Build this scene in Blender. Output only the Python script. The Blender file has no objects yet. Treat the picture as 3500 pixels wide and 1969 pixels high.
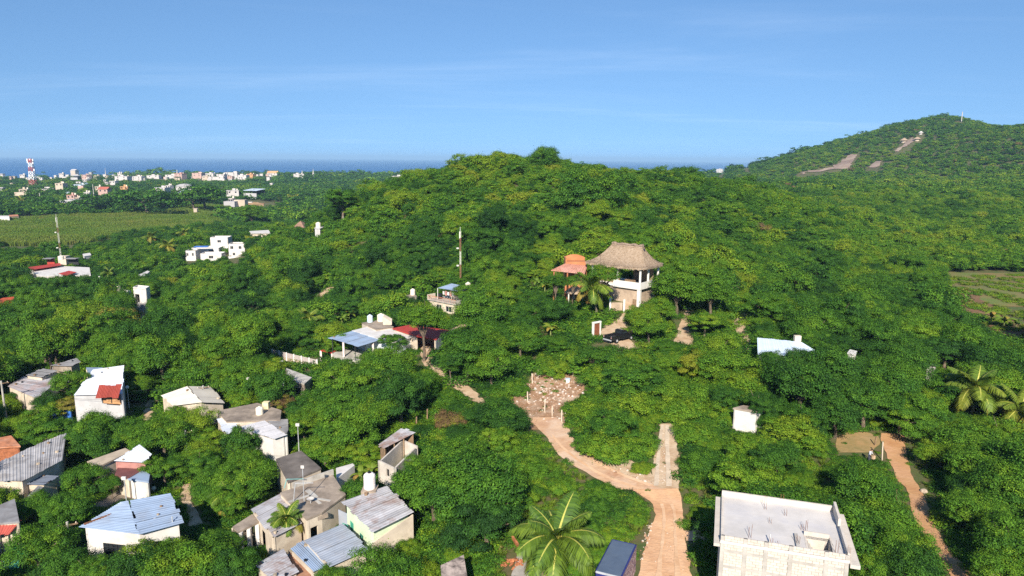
import bpy, bmesh, math, random
import numpy as np
from mathutils import Vector, Matrix
random.seed(7); RNG = np.random.default_rng(11)
R = math.radians
scn = bpy.context.scene
COL = scn.collection
# ------------------------------------------------------------------ camera
CAM = Vector((0.0, 0.0, 62.0)); FPX = 2365.0; PITCH = 10.57; ROLL = 0.44
cam_d = bpy.data.cameras.new('camera'); cam = bpy.data.objects.new('camera', cam_d); COL.objects.link(cam)
CR = Matrix.Rotation(R(90 - PITCH), 3, 'X') @ Matrix.Rotation(R(ROLL), 3, 'Z')
cam.matrix_world = Matrix.Translation(CAM) @ CR.to_4x4()
cam_d.sensor_width = 36.0; cam_d.lens = FPX / 3500 * 36.0
cam_d.clip_start = 0.5; cam_d.clip_end = 90000
scn.camera = cam
# ------------------------------------------------------------------ sky and sun
SUN_EL, SUN_AZ = 33.0, 187.0          # azimuth clockwise from +Y: behind the camera
SUN_STRENGTH, SKY_STRENGTH = 5.0, 0.09
world = bpy.data.worlds.new('World'); scn.world = world; world.use_nodes = True
wt = world.node_tree; wt.nodes.clear()
w_out = wt.nodes.new('ShaderNodeOutputWorld'); w_bg = wt.nodes.new('ShaderNodeBackground')
w_sky = wt.nodes.new('ShaderNodeTexSky'); w_sky.sky_type = 'NISHITA'; w_sky.sun_disc = False
w_sky.sun_elevation = R(SUN_EL); w_sky.sun_rotation = R(SUN_AZ)
w_sky.air_density = 1.45; w_sky.dust_density = 0.0; w_sky.ozone_density = 8.5; w_sky.altitude = 60
w_bg.inputs['Strength'].default_value = SKY_STRENGTH
# the lowest degrees of the real sky are hazed over: read the sky a little above the true direction everywhere
w_tc0 = wt.nodes.new('ShaderNodeTexCoord'); w_add = wt.nodes.new('ShaderNodeVectorMath'); w_add.operation = 'ADD'; w_add.inputs[1].default_value = (0, 0, 0.20)
w_nrm = wt.nodes.new('ShaderNodeVectorMath'); w_nrm.operation = 'NORMALIZE'; wt.links.new(w_tc0.outputs['Generated'], w_add.inputs[0]); wt.links.new(w_add.outputs[0], w_nrm.inputs[0]); wt.links.new(w_nrm.outputs[0], w_sky.inputs['Vector'])
# thin high cirrus: a wisp texture on the sky's own dome (projected to a cloud layer), whitening the sky slightly
w_tc = wt.nodes.new('ShaderNodeTexCoord'); w_sep = wt.nodes.new('ShaderNodeSeparateXYZ')
wt.links.new(w_tc.outputs['Generated'], w_sep.inputs[0])
def wmath(op, a, b=None, clamp=False):
    n = wt.nodes.new('ShaderNodeMath'); n.operation = op; n.use_clamp = clamp
    for i, v in enumerate((a, b)):
        if v is None: continue
        if isinstance(v, (int, float)): n.inputs[i].default_value = v
        else: wt.links.new(v, n.inputs[i])
    return n.outputs[0]
zc = wmath('ADD', wmath('MAXIMUM', w_sep.outputs[2], 0.0), 0.09)
wx = wmath('DIVIDE', w_sep.outputs[0], zc); wy = wmath('DIVIDE', w_sep.outputs[1], zc)
w_cmb = wt.nodes.new('ShaderNodeCombineXYZ'); wt.links.new(wx, w_cmb.inputs[0]); wt.links.new(wy, w_cmb.inputs[1])
w_map = wt.nodes.new('ShaderNodeMapping'); w_map.inputs['Rotation'].default_value = (0, 0, R(-17)); w_map.inputs['Scale'].default_value = (0.13, 0.42, 1); w_map.inputs['Location'].default_value = (1.3, 0.4, 0)
wt.links.new(w_cmb.outputs[0], w_map.inputs[0])
w_n1 = wt.nodes.new('ShaderNodeTexNoise'); w_n1.inputs['Scale'].default_value = 1.9; w_n1.inputs['Detail'].default_value = 7; w_n1.inputs['Roughness'].default_value = 0.62; w_n1.inputs['Distortion'].default_value = 0.6
wt.links.new(w_map.outputs[0], w_n1.inputs['Vector'])
w_r1 = wt.nodes.new('ShaderNodeMapRange'); w_r1.interpolation_type = 'SMOOTHSTEP'
w_r1.inputs[1].default_value = 0.46; w_r1.inputs[2].default_value = 0.92; w_r1.inputs[3].default_value = 0.0; w_r1.inputs[4].default_value = 0.16
wt.links.new(w_n1.outputs[0], w_r1.inputs[0])
w_mix = wt.nodes.new('ShaderNodeMix'); w_mix.data_type = 'RGBA'; w_mix.clamp_factor = True
wt.links.new(w_r1.outputs[0], w_mix.inputs[0]); wt.links.new(w_sky.outputs[0], w_mix.inputs[6]); w_mix.inputs[7].default_value = (8.2, 9.2, 10.4, 1)
wt.links.new(w_mix.outputs[2], w_bg.inputs['Color']); wt.links.new(w_bg.outputs[0], w_out.inputs[0])
sun_d = bpy.data.lights.new('sun', 'SUN'); sun_d.energy = SUN_STRENGTH; sun_d.angle = R(0.53); sun_d.color = (1.0, 0.92, 0.80)
sun = bpy.data.objects.new('sun', sun_d); COL.objects.link(sun)
SUNV = Vector((math.sin(R(SUN_AZ)) * math.cos(R(SUN_EL)), math.cos(R(SUN_AZ)) * math.cos(R(SUN_EL)), math.sin(R(SUN_EL))))
sun.rotation_euler = SUNV.to_track_quat('Z', 'Y').to_euler(); sun.location = (40, -60, 160)
scn.view_settings.view_transform = 'Standard'; scn.view_settings.look = 'None'
scn.view_settings.exposure = 0.78; scn.view_settings.gamma = 1.0; scn.view_settings.use_curve_mapping = False
cy = scn.cycles; cy.max_bounces = 6; cy.diffuse_bounces = 3; cy.glossy_bounces = 3; cy.transmission_bounces = 4; cy.transparent_max_bounces = 8; cy.volume_bounces = 0
cy.use_denoising = False; cy.sample_clamp_indirect = 6.0; cy.use_adaptive_sampling = False
try: cy.denoiser = 'OPENIMAGEDENOISE'; cy.denoising_prefilter = 'ACCURATE'
except Exception: pass
# ------------------------------------------------------------------ projection helpers
CRn = np.array(CR); CAMn = np.array(CAM)
def ray(px, py):
    return CR @ Vector(((px - 1750) / FPX, -(py - 984.5) / FPX, -1.0))
def at(px, py, z):
    d = ray(px, py); t = (z - CAM.z) / d.z; return CAM + d * t
def atY(px, py, Y):
    d = ray(px, py); return CAM + d * (Y / d.y)
def proj(p):
    q = CR.transposed() @ (Vector(p) - CAM)
    return (1750 + FPX * q.x / -q.z, 984.5 - FPX * q.y / -q.z, -q.z)
def projn(P):
    q = (P - CAMn) @ CRn
    return 1750 + FPX * q[:, 0] / -q[:, 2], 984.5 - FPX * q[:, 1] / -q[:, 2], -q[:, 2]
# ------------------------------------------------------------------ terrain height: a smooth surface through surveyed points
_C = []
def cz(px, py, z): p = at(px, py, z); _C.append(tuple(p))
def cY(px, py, Y, off=6.0): p = atY(px, py, Y); _C.append((p.x, p.y, p.z - off))
for a in [(2290,1969,30),(2300,1770,30),(2280,1640,30.2),(1900,1521,30),(1870,1370,30.5),(1900,1280,31.5),(2280,1470,31),(2335,1110,34),
          (2130,1160,34),(2170,1040,36.2),(1640,1365,30),(1450,1200,29.5),(1560,1095,29.6),(1100,1650,26),(450,1880,26),(400,1400,26),(640,1690,25.5),
          (470,1110,24.5),(1110,1010,27),(200,950,23),(730,890,24),(890,815,24),(400,815,21),(400,740,21),(750,705,20),(0,1969,26),(3080,1600,30),
          (3200,1900,30),(3300,1000,33),(3440,1120,32),(2700,1230,33),(2550,1440,31),(2550,1120,34),(3490,1969,30),(1500,1969,28.5),(1300,1450,28),(900,1200,26.5),(40,1300,25),(2620,1900,30)]: cz(*a)
for a in [(1855,548,255,3.2),(1700,545,255,3.2),(1550,572,255,3.2),(1400,602,250,3.5),(1260,640,262,4),(1950,566,252,3.2),(2100,594,250,3.2),(2300,610,250,3.2),(2450,622,255,3.5),(2600,635,262,4),
          (1800,750,175),(2200,750,172),(1500,800,178),(1200,850,190),(900,950,180),(1000,760,275),(2500,800,190),(2800,800,212),(1750,640,215),(2200,660,210),
          (3300,800,240),(3000,720,330),(3400,700,340),(3200,620,520),(2800,640,420),(3450,560,620),(2720,600,600),(2900,560,800),(2560,585,900),
          (2700,549,900,3),(2800,515,920,3),(2900,482,950,3),(3000,448,960,3),(3100,418,960,3),(3180,402,960,3),(3240,393,960,3),(3290,399,950,3),(3340,420,940,3),(3365,434,900,3),(3385,436,800,3),(3430,438,790,3),(3500,424,780,3)]: cY(*a)
_C += [(0,420,22),(110,440,26),(-70,420,18),(60,620,18),(700,1500,40),(450,1500,14),(1000,1100,90),(800,700,95),(500,420,70),(350,200,45),(160,60,32),(-160,60,26),(0,12,29),(60,15,30),(-60,15,27),
       (-800,1000,20),(-300,1000,19),(-600,700,19),(-100,700,18),(-700,1300,21),(-250,1350,21),(0,1350,19),(-1000,1550,15),(-200,1580,13),(200,1600,11),(300,2100,9),(800,2700,9),(1500,2700,9),(-1300,1250,18),(-500,420,21),(-300,250,23)]
_C = np.array(_C)
def _uv(x, y):
    r = np.sqrt(x * x + y * y) + 1e-6
    az = np.clip(np.arctan2(x, np.maximum(y, 0.15 * r)), -1.0, 1.0)
    return np.stack([az * 2.6, np.log(np.clip(r, 12, 3600)) * 1.5], -1)
_P = _uv(_C[:, 0], _C[:, 1])
def _tps(d2): return 0.5 * d2 * np.log(d2 + 1e-9)
_n = len(_C); _A = np.zeros((_n + 3, _n + 3))
_A[:_n, :_n] = _tps(((_P[:, None] - _P[None]) ** 2).sum(-1)) + np.eye(_n) * 0.0002
_A[:_n, _n] = 1; _A[:_n, _n + 1:] = _P; _A[_n, :_n] = 1; _A[_n + 1:, :_n] = _P.T
_W = np.linalg.solve(_A, np.concatenate([_C[:, 2], np.zeros(3)]))
def coast(az):                       # distance of the shore by bearing: the bay, then the far headland
    t = np.clip((az - 0.12) / 0.10, 0, 1); t = t * t * (3 - 2 * t)
    return 1640 + 30 * np.sin(az * 23) + t * 1350
def gnd_exact(x, y):
    x = np.asarray(x, float); y = np.asarray(y, float); sh = np.broadcast(x, y).shape
    x = np.broadcast_to(x, sh).ravel(); y = np.broadcast_to(y, sh).ravel()
    out = np.empty(len(x))
    for s in range(0, len(x), 20000):
        q = _uv(x[s:s + 20000], y[s:s + 20000])
        d2 = ((q[:, None] - _P[None]) ** 2).sum(-1)
        out[s:s + 20000] = _tps(d2) @ _W[:_n] + _W[_n] + q @ _W[_n + 1:]
    r = np.sqrt(x * x + y * y); az = np.arctan2(x, np.maximum(y, 1))
    lump = 0.35 * np.sin(x * 0.11 + 1.3 * np.sin(y * 0.05)) * np.sin(y * 0.09 + 0.7) * np.clip((r - 40) / 60, 0, 1) * np.clip(r / 150, 1, 4)
    out = out + lump
    out = np.minimum(out, 6 + (coast(az) - r) * np.where(coast(az) > r, 0.14, 0.05))
    out = np.maximum(out, -6)
    return out.reshape(sh)
_gr = np.geomspace(3, 4300, 900); _ga = np.concatenate([np.linspace(-math.pi, -1.0, 20)[:-1], np.linspace(-1.0, 1.0, 440), np.linspace(1.0, math.pi, 20)[1:]])
_GR, _GA = np.meshgrid(_gr, _ga, indexing='ij'); _GZ = gnd_exact(_GR * np.sin(_GA), _GR * np.cos(_GA)); _l0, _l1 = math.log(3), math.log(4300)
def gnd(x, y):
    x = np.asarray(x, float); y = np.asarray(y, float); sh = np.broadcast(x, y).shape; x = np.broadcast_to(x, sh).ravel(); y = np.broadcast_to(y, sh).ravel()
    f = np.clip((np.log(np.sqrt(x * x + y * y) + 1e-9) - _l0) / (_l1 - _l0) * 899, 0, 898.999); i = f.astype(int); f = f - i
    a = np.arctan2(x, y); j = np.clip(np.searchsorted(_ga, a) - 1, 0, len(_ga) - 2); g = np.clip((a - _ga[j]) / (_ga[j + 1] - _ga[j]), 0, 1)
    return ((_GZ[i, j] * (1 - g) + _GZ[i, j + 1] * g) * (1 - f) + (_GZ[i + 1, j] * (1 - g) + _GZ[i + 1, j + 1] * g) * f).reshape(sh)
def g1(x, y): return float(gnd(x, y))
_TS = np.concatenate([np.geomspace(22, 3600, 900)])
def gp(px, py, off=0.0):
    """the point of the ground (or off metres above it) seen at this place of the photograph"""
    d = np.array(ray(px, py)); Ys = _TS; P = CAMn[None] + d[None] * (Ys / d[1])[:, None]
    dz = P[:, 2] - gnd(P[:, 0], P[:, 1]) - off
    k = np.argmax(dz < 0)
    if dz[k] >= 0: k = len(Ys) - 1
    if k == 0: return Vector(P[0])
    a = dz[k - 1] / (dz[k - 1] - dz[k] + 1e-12); Y = Ys[k - 1] + a * (Ys[k] - Ys[k - 1])
    p = CAMn + d * (Y / d[1]); return Vector(p)
# ------------------------------------------------------------------ mesh builder and tagging
ORG = {}
class MB:
    def __init__(s): s.v = []; s.f = []; s.mi = []
    def add(s, vs, fs, m=0):
        o = len(s.v); s.v += [tuple(p) for p in vs]; s.f += [tuple(i + o for i in f) for f in fs]; s.mi += [m] * len(fs)
    def quad(s, a, b, c, d, m=0): s.add([a, b, c, d], [(0, 1, 2, 3)], m)
    def box(s, c, size, rz=0.0, m=0, M=None):
        hx, hy, hz = size[0] / 2, size[1] / 2, size[2] / 2; ca, sa = math.cos(rz), math.sin(rz)
        vs = []
        for z in (-hz, hz):
            for x, y in ((-hx, -hy), (hx, -hy), (hx, hy), (-hx, hy)):
                p = Vector((c[0] + x * ca - y * sa, c[1] + x * sa + y * ca, c[2] + z)); vs.append(M @ p if M else p)
        s.add(vs, [(3, 2, 1, 0), (4, 5, 6, 7), (0, 1, 5, 4), (1, 2, 6, 5), (2, 3, 7, 6), (3, 0, 4, 7)], m)
    def prism(s, poly, z0, z1, m=0):
        """poly: xy points (counter-clockwise); z0, z1: a number or a height for each point"""
        n = len(poly)
        a = z0 if hasattr(z0, '__len__') else [z0] * n; b = z1 if hasattr(z1, '__len__') else [z1] * n
        if sum(poly[i][0] * poly[(i + 1) % n][1] - poly[(i + 1) % n][0] * poly[i][1] for i in range(n)) < 0:
            poly = poly[::-1]; a = list(a)[::-1]; b = list(b)[::-1]
        vs = [(p[0], p[1], h) for p, h in zip(poly, a)] + [(p[0], p[1], h) for p, h in zip(poly, b)]
        s.add(vs, [tuple(range(n - 1, -1, -1)), tuple(range(n, 2 * n))] + [(i, (i + 1) % n, n + (i + 1) % n, n + i) for i in range(n)], m)
    def bar(s, p, q, w, h=None, m=0):
        p, q = Vector(p), Vector(q); d = q - p; L = d.length
        if L < 1e-6: return
        rot = d.to_track_quat('X', 'Z').to_matrix().to_4x4(); s.box((L / 2, 0, 0), (L, w, h or w), 0, m, Matrix.Translation(p) @ rot)
    def tube(s, pts, rs, n=8, m=0, cap=True):
        pts = [Vector(p) for p in pts]; rings = []; o = len(s.v)
        for i, p in enumerate(pts):
            d = (pts[min(i + 1, len(pts) - 1)] - pts[max(i - 1, 0)]).normalized()
            u = d.cross(Vector((0.31, 0.95, 0.07))).normalized(); w = d.cross(u)
            r = rs[i] if hasattr(rs, '__len__') else rs
            s.v += [tuple(p + (u * math.cos(6.2832 * k / n) + w * math.sin(6.2832 * k / n)) * r) for k in range(n)]
        for i in range(len(pts) - 1):
            for k in range(n):
                a = o + i * n + k; b = o + i * n + (k + 1) % n; s.f.append((b, a, a + n, b + n)); s.mi.append(m)
        if cap:
            s.f.append(tuple(o + k for k in range(n))); s.f.append(tuple(o + (len(pts) - 1) * n + k for k in range(n - 1, -1, -1))); s.mi += [m, m]
    def lathe(s, c, prof, n=14, m=0):
        o = len(s.v)
        for r, z in prof: s.v += [(c[0] + r * math.cos(6.2832 * k / n), c[1] + r * math.sin(6.2832 * k / n), c[2] + z) for k in range(n)]
        for i in range(len(prof) - 1):
            for k in range(n):
                a = o + i * n + k; b = o + i * n + (k + 1) % n; s.f.append((a, b, b + n, a + n)); s.mi.append(m)
        s.f.append(tuple(o + k for k in range(n - 1, -1, -1))); s.f.append(tuple(o + (len(prof) - 1) * n + k for k in range(n))); s.mi += [m, m]
    def data(s, name, mats, org=(0, 0, 0), smooth=False):
        me = bpy.data.meshes.new(name)
        V = np.array(s.v, float).reshape(-1, 3) - np.array(org)[None]
        me.from_pydata(V.tolist(), [], s.f); 
        for m in (mats if isinstance(mats, (list, tuple)) else [mats]): me.materials.append(m)
        if any(s.mi): me.polygons.foreach_set('material_index', s.mi)
        if smooth: me.polygons.foreach_set('use_smooth', [True] * len(me.polygons))
        me.update(); return me
    def build(s, name, mats, parent=None, smooth=False, base=None):
        org = ORG.get(parent.name, Vector((0, 0, 0))) if parent else (Vector(base) if base is not None else Vector((0, 0, 0)))
        o = bpy.data.objects.new(name, s.data(name, mats, org, smooth)); COL.objects.link(o)
        if parent: o.parent = parent
        else: o.location = org
        ORG[o.name] = Vector(org); return o
def tag(o, label, cat, group=None):
    o['label'] = label; o['category'] = cat
    if group: o['group'] = group
    return o
def thing(name, label, cat, loc, group=None):
    o = bpy.data.objects.new(name, None); COL.objects.link(o); o.location = loc; o.empty_display_size = 0.3; ORG[o.name] = Vector(loc); return tag(o, label, cat, group)
def struct(o): o['kind'] = 'structure'; return o
def stuff(o): o['kind'] = 'stuff'; return o
# ------------------------------------------------------------------ where the photograph shows things clear of foliage
MW, MH = 876, 493                       # a quarter of the photograph's size
MASK = np.full((MH, MW), 1e9); FOOT = []
_gx, _gy = np.meshgrid(np.arange(MW) * 4 + 2, np.arange(MH) * 4 + 2)
def inpoly(X, Y, poly):
    ins = np.zeros(X.shape, bool); n = len(poly)
    for i in range(n):
        x0, y0 = poly[i]; x1, y1 = poly[(i + 1) % n]
        if y0 == y1: continue
        c = ((y0 > Y) != (y1 > Y)) & (X < (x1 - x0) * (Y - y0) / (y1 - y0) + x0); ins ^= c
    return ins
def clear(poly, Y):
    """keep trees nearer than Y from hiding this outline of the photograph"""
    i = inpoly(_gx, _gy, poly); MASK[i] = np.minimum(MASK[i], Y)
def foot(poly, pad=0.0): FOOT.append(([(p[0], p[1]) for p in poly], pad))
# ------------------------------------------------------------------ materials
MATS = {}
def _lin(c): return tuple(c) + (1.0,)
def mat(name, col, rough=0.85, var=0.25, scale=1.2, col2=None, bump=0.0, bscale=None, spec=0.3, metal=0.0, stain=None, stain_amt=0.5, sscale=0.35, obvar=0.0):
    """plain weathered surface: base colour with noise variation, optional stains with a shape of their own, fine relief"""
    if name in MATS: return MATS[name]
    m = bpy.data.materials.new(name); m.use_nodes = True; t = m.node_tree; N = t.nodes; L = t.links
    b = N['Principled BSDF']; b.inputs['Roughness'].default_value = rough; b.inputs['Specular IOR Level'].default_value = spec; b.inputs['Metallic'].default_value = metal
    tc = N.new('ShaderNodeTexCoord'); ge = N.new('ShaderNodeNewGeometry')
    n1 = N.new('ShaderNodeTexNoise'); n1.inputs['Scale'].default_value = scale; n1.inputs['Detail'].default_value = 6; n1.inputs['Roughness'].default_value = 0.65
    L.new(ge.outputs['Position'], n1.inputs['Vector'])
    mx = N.new('ShaderNodeMix'); mx.data_type = 'RGBA'
    c2 = col2 or tuple(max(0, x * (1 - 1.6 * var)) for x in col); c1 = col if col2 else tuple(min(1, x * (1 + 0.5 * var)) for x in col)
    mx.inputs[6].default_value = _lin(c1); mx.inputs[7].default_value = _lin(c2)
    mr = N.new('ShaderNodeMapRange'); mr.inputs[1].default_value = 0.36; mr.inputs[2].default_value = 0.66; L.new(n1.outputs[0], mr.inputs[0]); L.new(mr.outputs[0], mx.inputs[0])
    out = mx.outputs[2]
    if stain:
        n2 = N.new('ShaderNodeTexNoise'); n2.inputs['Scale'].default_value = sscale; n2.inputs['Detail'].default_value = 8; n2.inputs['Roughness'].default_value = 0.7; n2.inputs['Distortion'].default_value = 0.4
        L.new(ge.outputs['Position'], n2.inputs['Vector'])
        r2 = N.new('ShaderNodeMapRange'); r2.inputs[1].default_value = 0.47; r2.inputs[2].default_value = 0.66; r2.inputs[4].default_value = stain_amt; L.new(n2.outputs[0], r2.inputs[0])
        m2 = N.new('ShaderNodeMix'); m2.data_type = 'RGBA'; L.new(r2.outputs[0], m2.inputs[0]); L.new(out, m2.inputs[6]); m2.inputs[7].default_value = _lin(stain); out = m2.outputs[2]
    if obvar:
        oi = N.new('ShaderNodeObjectInfo'); r3 = N.new('ShaderNodeMapRange'); r3.inputs[3].default_value = 1 - obvar; r3.inputs[4].default_value = 1 + obvar; L.new(oi.outputs['Random'], r3.inputs[0])
        hs = N.new('ShaderNodeHueSaturation'); L.new(r3.outputs[0], hs.inputs['Value']); L.new(out, hs.inputs['Color']); out = hs.outputs[0]
    L.new(out, b.inputs['Base Color'])
    if bump:
        n3 = N.new('ShaderNodeTexNoise'); n3.inputs['Scale'].default_value = bscale or scale * 5; n3.inputs['Detail'].default_value = 5; L.new(ge.outputs['Position'], n3.inputs['Vector'])
        bp = N.new('ShaderNodeBump'); bp.inputs['Strength'].default_value = bump; bp.inputs['Distance'].default_value = 0.1; L.new(n3.outputs[0], bp.inputs['Height']); L.new(bp.outputs[0], b.inputs['Normal'])
    MATS[name] = m; return m
def leafmat(name, ramp, trans=0.35, attr=True, spec=0.07, shade=False):
    """foliage: colour by each plant's own tint and each leaf's own shade, a little light passing through"""
    m = bpy.data.materials.new(name); m.use_nodes = True; t = m.node_tree; N = t.nodes; L = t.links; N.clear()
    o = N.new('ShaderNodeOutputMaterial'); cr = N.new('ShaderNodeValToRGB'); el = cr.color_ramp.elements
    while len(el) < len(ramp): el.new(0.5)
    for e, (p, c) in zip(el, ramp): e.position = p; e.color = _lin(c)
    if attr:
        at_ = N.new('ShaderNodeAttribute'); at_.attribute_type = 'INSTANCER'; at_.attribute_name = 'tint'; src = at_.outputs['Fac']
    else:
        oi = N.new('ShaderNodeObjectInfo'); src = oi.outputs['Random']
    ge = N.new('ShaderNodeNewGeometry')
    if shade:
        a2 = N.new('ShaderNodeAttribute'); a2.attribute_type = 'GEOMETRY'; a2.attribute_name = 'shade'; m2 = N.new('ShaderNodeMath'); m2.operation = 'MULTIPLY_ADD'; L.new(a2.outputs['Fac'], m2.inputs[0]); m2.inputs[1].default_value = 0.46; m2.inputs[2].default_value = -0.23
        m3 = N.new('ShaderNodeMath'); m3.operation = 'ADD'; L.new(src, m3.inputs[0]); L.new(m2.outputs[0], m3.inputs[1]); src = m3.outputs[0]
    ad = N.new('ShaderNodeMath'); ad.operation = 'MULTIPLY_ADD'; L.new(ge.outputs['Random Per Island'], ad.inputs[0]); ad.inputs[1].default_value = 0.16; 
    sb = N.new('ShaderNodeMath'); sb.operation = 'SUBTRACT'; L.new(src, sb.inputs[0]); sb.inputs[1].default_value = 0.08; L.new(sb.outputs[0], ad.inputs[2])
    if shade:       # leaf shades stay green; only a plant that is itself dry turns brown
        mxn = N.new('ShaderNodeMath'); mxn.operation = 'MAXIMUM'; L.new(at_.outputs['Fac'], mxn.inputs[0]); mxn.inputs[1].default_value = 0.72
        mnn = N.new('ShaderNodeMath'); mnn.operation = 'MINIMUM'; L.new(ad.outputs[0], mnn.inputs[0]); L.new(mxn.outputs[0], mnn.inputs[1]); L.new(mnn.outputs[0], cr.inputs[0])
    else: L.new(ad.outputs[0], cr.inputs[0])
    hs = N.new('ShaderNodeHueSaturation'); mr = N.new('ShaderNodeMapRange'); mr.inputs[3].default_value = 0.74; mr.inputs[4].default_value = 1.28
    L.new(ge.outputs['Random Per Island'], mr.inputs[0]); L.new(mr.outputs[0], hs.inputs['Value']); L.new(cr.outputs[0], hs.inputs['Color'])
    d = N.new('ShaderNodeBsdfPrincipled'); d.inputs['Roughness'].default_value = 0.55; d.inputs['Specular IOR Level'].default_value = spec; L.new(hs.outputs[0], d.inputs['Base Color'])
    tr = N.new('ShaderNodeBsdfTranslucent'); h2 = N.new('ShaderNodeHueSaturation'); h2.inputs['Hue'].default_value = 0.485; h2.inputs['Value'].default_value = 1.3; L.new(hs.outputs[0], h2.inputs['Color']); L.new(h2.outputs[0], tr.inputs[0])
    mx = N.new('ShaderNodeMixShader'); mx.inputs[0].default_value = trans; L.new(d.outputs[0], mx.inputs[1]); L.new(tr.outputs[0], mx.inputs[2]); L.new(mx.outputs[0], o.inputs[0])
    MATS[name] = m; return m
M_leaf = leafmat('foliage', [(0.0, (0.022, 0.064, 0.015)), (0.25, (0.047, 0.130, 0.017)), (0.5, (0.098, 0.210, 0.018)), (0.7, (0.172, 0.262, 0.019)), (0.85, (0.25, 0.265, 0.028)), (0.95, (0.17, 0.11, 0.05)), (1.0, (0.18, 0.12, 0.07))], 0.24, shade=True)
M_palm = leafmat('palm_frond', [(0.0, (0.055, 0.125, 0.018)), (0.3, (0.13, 0.20, 0.02)), (0.6, (0.19, 0.23, 0.025)), (0.85, (0.26, 0.20, 0.03)), (1.0, (0.34, 0.20, 0.05))], 0.3, spec=0.25)
M_cane = leafmat('cane_leaf', [(0.0, (0.12, 0.21, 0.03)), (0.6, (0.19, 0.235, 0.042)), (1.0, (0.28, 0.23, 0.07))], 0.3)
M_grass = leafmat('grass_blade', [(0.0, (0.06, 0.13, 0.016)), (0.6, (0.15, 0.20, 0.025)), (1.0, (0.30, 0.23, 0.09))], 0.3)
M_bark = mat('bark', (0.16, 0.12, 0.085), 0.95, 0.35, 3, bump=0.5)
M_palmbark = mat('palm_bark', (0.30, 0.24, 0.17), 0.95, 0.35, 5, bump=0.5)
# ground: soil with weeds and leaf litter
M_ground = mat('ground_soil', (0.060, 0.095, 0.020), 0.95, 0.3, 0.5, col2=(0.11, 0.085, 0.04), stain=(0.16, 0.10, 0.055), stain_amt=0.45, sscale=0.12, bump=0.6, bscale=2)
M_dirt = mat('dirt_road', (0.66, 0.40, 0.215), 0.95, 0.2, 0.35, col2=(0.47, 0.25, 0.13), stain=(0.70, 0.45, 0.28), stain_amt=0.75, sscale=0.16, bump=0.55, bscale=3.0)
M_pale = mat('pale_dirt', (0.50, 0.37, 0.24), 0.95, 0.2, 0.8, col2=(0.36, 0.23, 0.13), stain=(0.58, 0.46, 0.33), stain_amt=0.6, sscale=0.3, bump=0.5, bscale=4)
M_rubsoil = mat('rubble_soil', (0.33, 0.19, 0.105), 0.95, 0.3, 1.1, col2=(0.22, 0.12, 0.06), stain=(0.47, 0.36, 0.26), stain_amt=0.7, sscale=0.5, bump=0.8, bscale=3)
M_conc = mat('concrete', (0.46, 0.43, 0.38), 0.9, 0.2, 0.9, stain=(0.22, 0.19, 0.155), stain_amt=0.55, sscale=0.5, bump=0.15)
M_oldconc = mat('weathered_concrete', (0.33, 0.265, 0.205), 0.92, 0.25, 0.7, stain=(0.12, 0.095, 0.075), stain_amt=0.7, sscale=0.33, bump=0.2)
M_white = mat('white_paint', (0.62, 0.59, 0.55), 0.75, 0.08, 0.8, stain=(0.42, 0.36, 0.30), stain_amt=0.5, sscale=0.5)
M_cream = mat('cream_paint', (0.60, 0.51, 0.40), 0.8, 0.12, 0.8, stain=(0.36, 0.28, 0.21), stain_amt=0.55, sscale=0.5)
M_glass = mat('dark_glass', (0.02, 0.025, 0.03), 0.12, 0.1, 1.0, spec=0.6)
M_dark = mat('dark_metal', (0.03, 0.03, 0.033), 0.55, 0.2, 2)
M_steel = mat('galvanised_steel', (0.50, 0.51, 0.52), 0.5, 0.15, 1.5, metal=0.3)
M_rust = mat('rusted_steel', (0.23, 0.10, 0.05), 0.85, 0.3, 3)
M_wood = mat('old_wood', (0.26, 0.17, 0.10), 0.9, 0.3, 3)
M_plastic = mat('tank_plastic', (0.74, 0.66, 0.53), 0.5, 0.06, 1.0)
M_tankblue = mat('tank_pale_blue', (0.52, 0.62, 0.68), 0.5, 0.06, 1.0)
M_black = mat('black_plastic', (0.015, 0.015, 0.017), 0.45, 0.1, 2)
M_red = mat('red_paint', (0.42, 0.045, 0.03), 0.7, 0.15, 0.8, stain=(0.25, 0.06, 0.04), stain_amt=0.35)
M_brick = mat('red_brick', (0.36, 0.13, 0.06), 0.9, 0.25, 4)
M_stone = mat('field_stone', (0.42, 0.34, 0.25), 0.92, 0.3, 1.6, bump=0.5, obvar=0.2)
M_sheet = mat('galvanised_sheet', (0.31, 0.34, 0.39), 0.5, 0.12, 0.6, spec=0.5, stain=(0.27, 0.24, 0.22), stain_amt=0.35, sscale=0.7, obvar=0.12)
M_sheetblue = mat('blue_grey_sheet', (0.26, 0.335, 0.45), 0.45, 0.08, 0.6, spec=0.5, obvar=0.08, stain=(0.24, 0.25, 0.28), stain_amt=0.5, sscale=0.6)
M_sheetold = mat('rusty_sheet', (0.40, 0.39, 0.40), 0.6, 0.15, 0.7, spec=0.4, stain=(0.20, 0.105, 0.065), stain_amt=0.9, sscale=0.45, obvar=0.12)
M_sheetgrey = mat('grey_fibre_sheet', (0.25, 0.245, 0.245), 0.85, 0.2, 0.6, stain=(0.13, 0.11, 0.10), stain_amt=0.6, sscale=0.5, obvar=0.1)
M_sheetwhite = mat('white_sheet', (0.58, 0.61, 0.66), 0.5, 0.06, 0.6, spec=0.5, obvar=0.05)
M_tileorange = mat('terracotta', (0.50, 0.20, 0.10), 0.85, 0.25, 1.5, stain=(0.62, 0.36, 0.25), stain_amt=0.5, sscale=0.8)
M_thatch = mat('palm_thatch', (0.39, 0.295, 0.21), 0.95, 0.3, 2.2, col2=(0.27, 0.19, 0.12), obvar=0.1)
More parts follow.
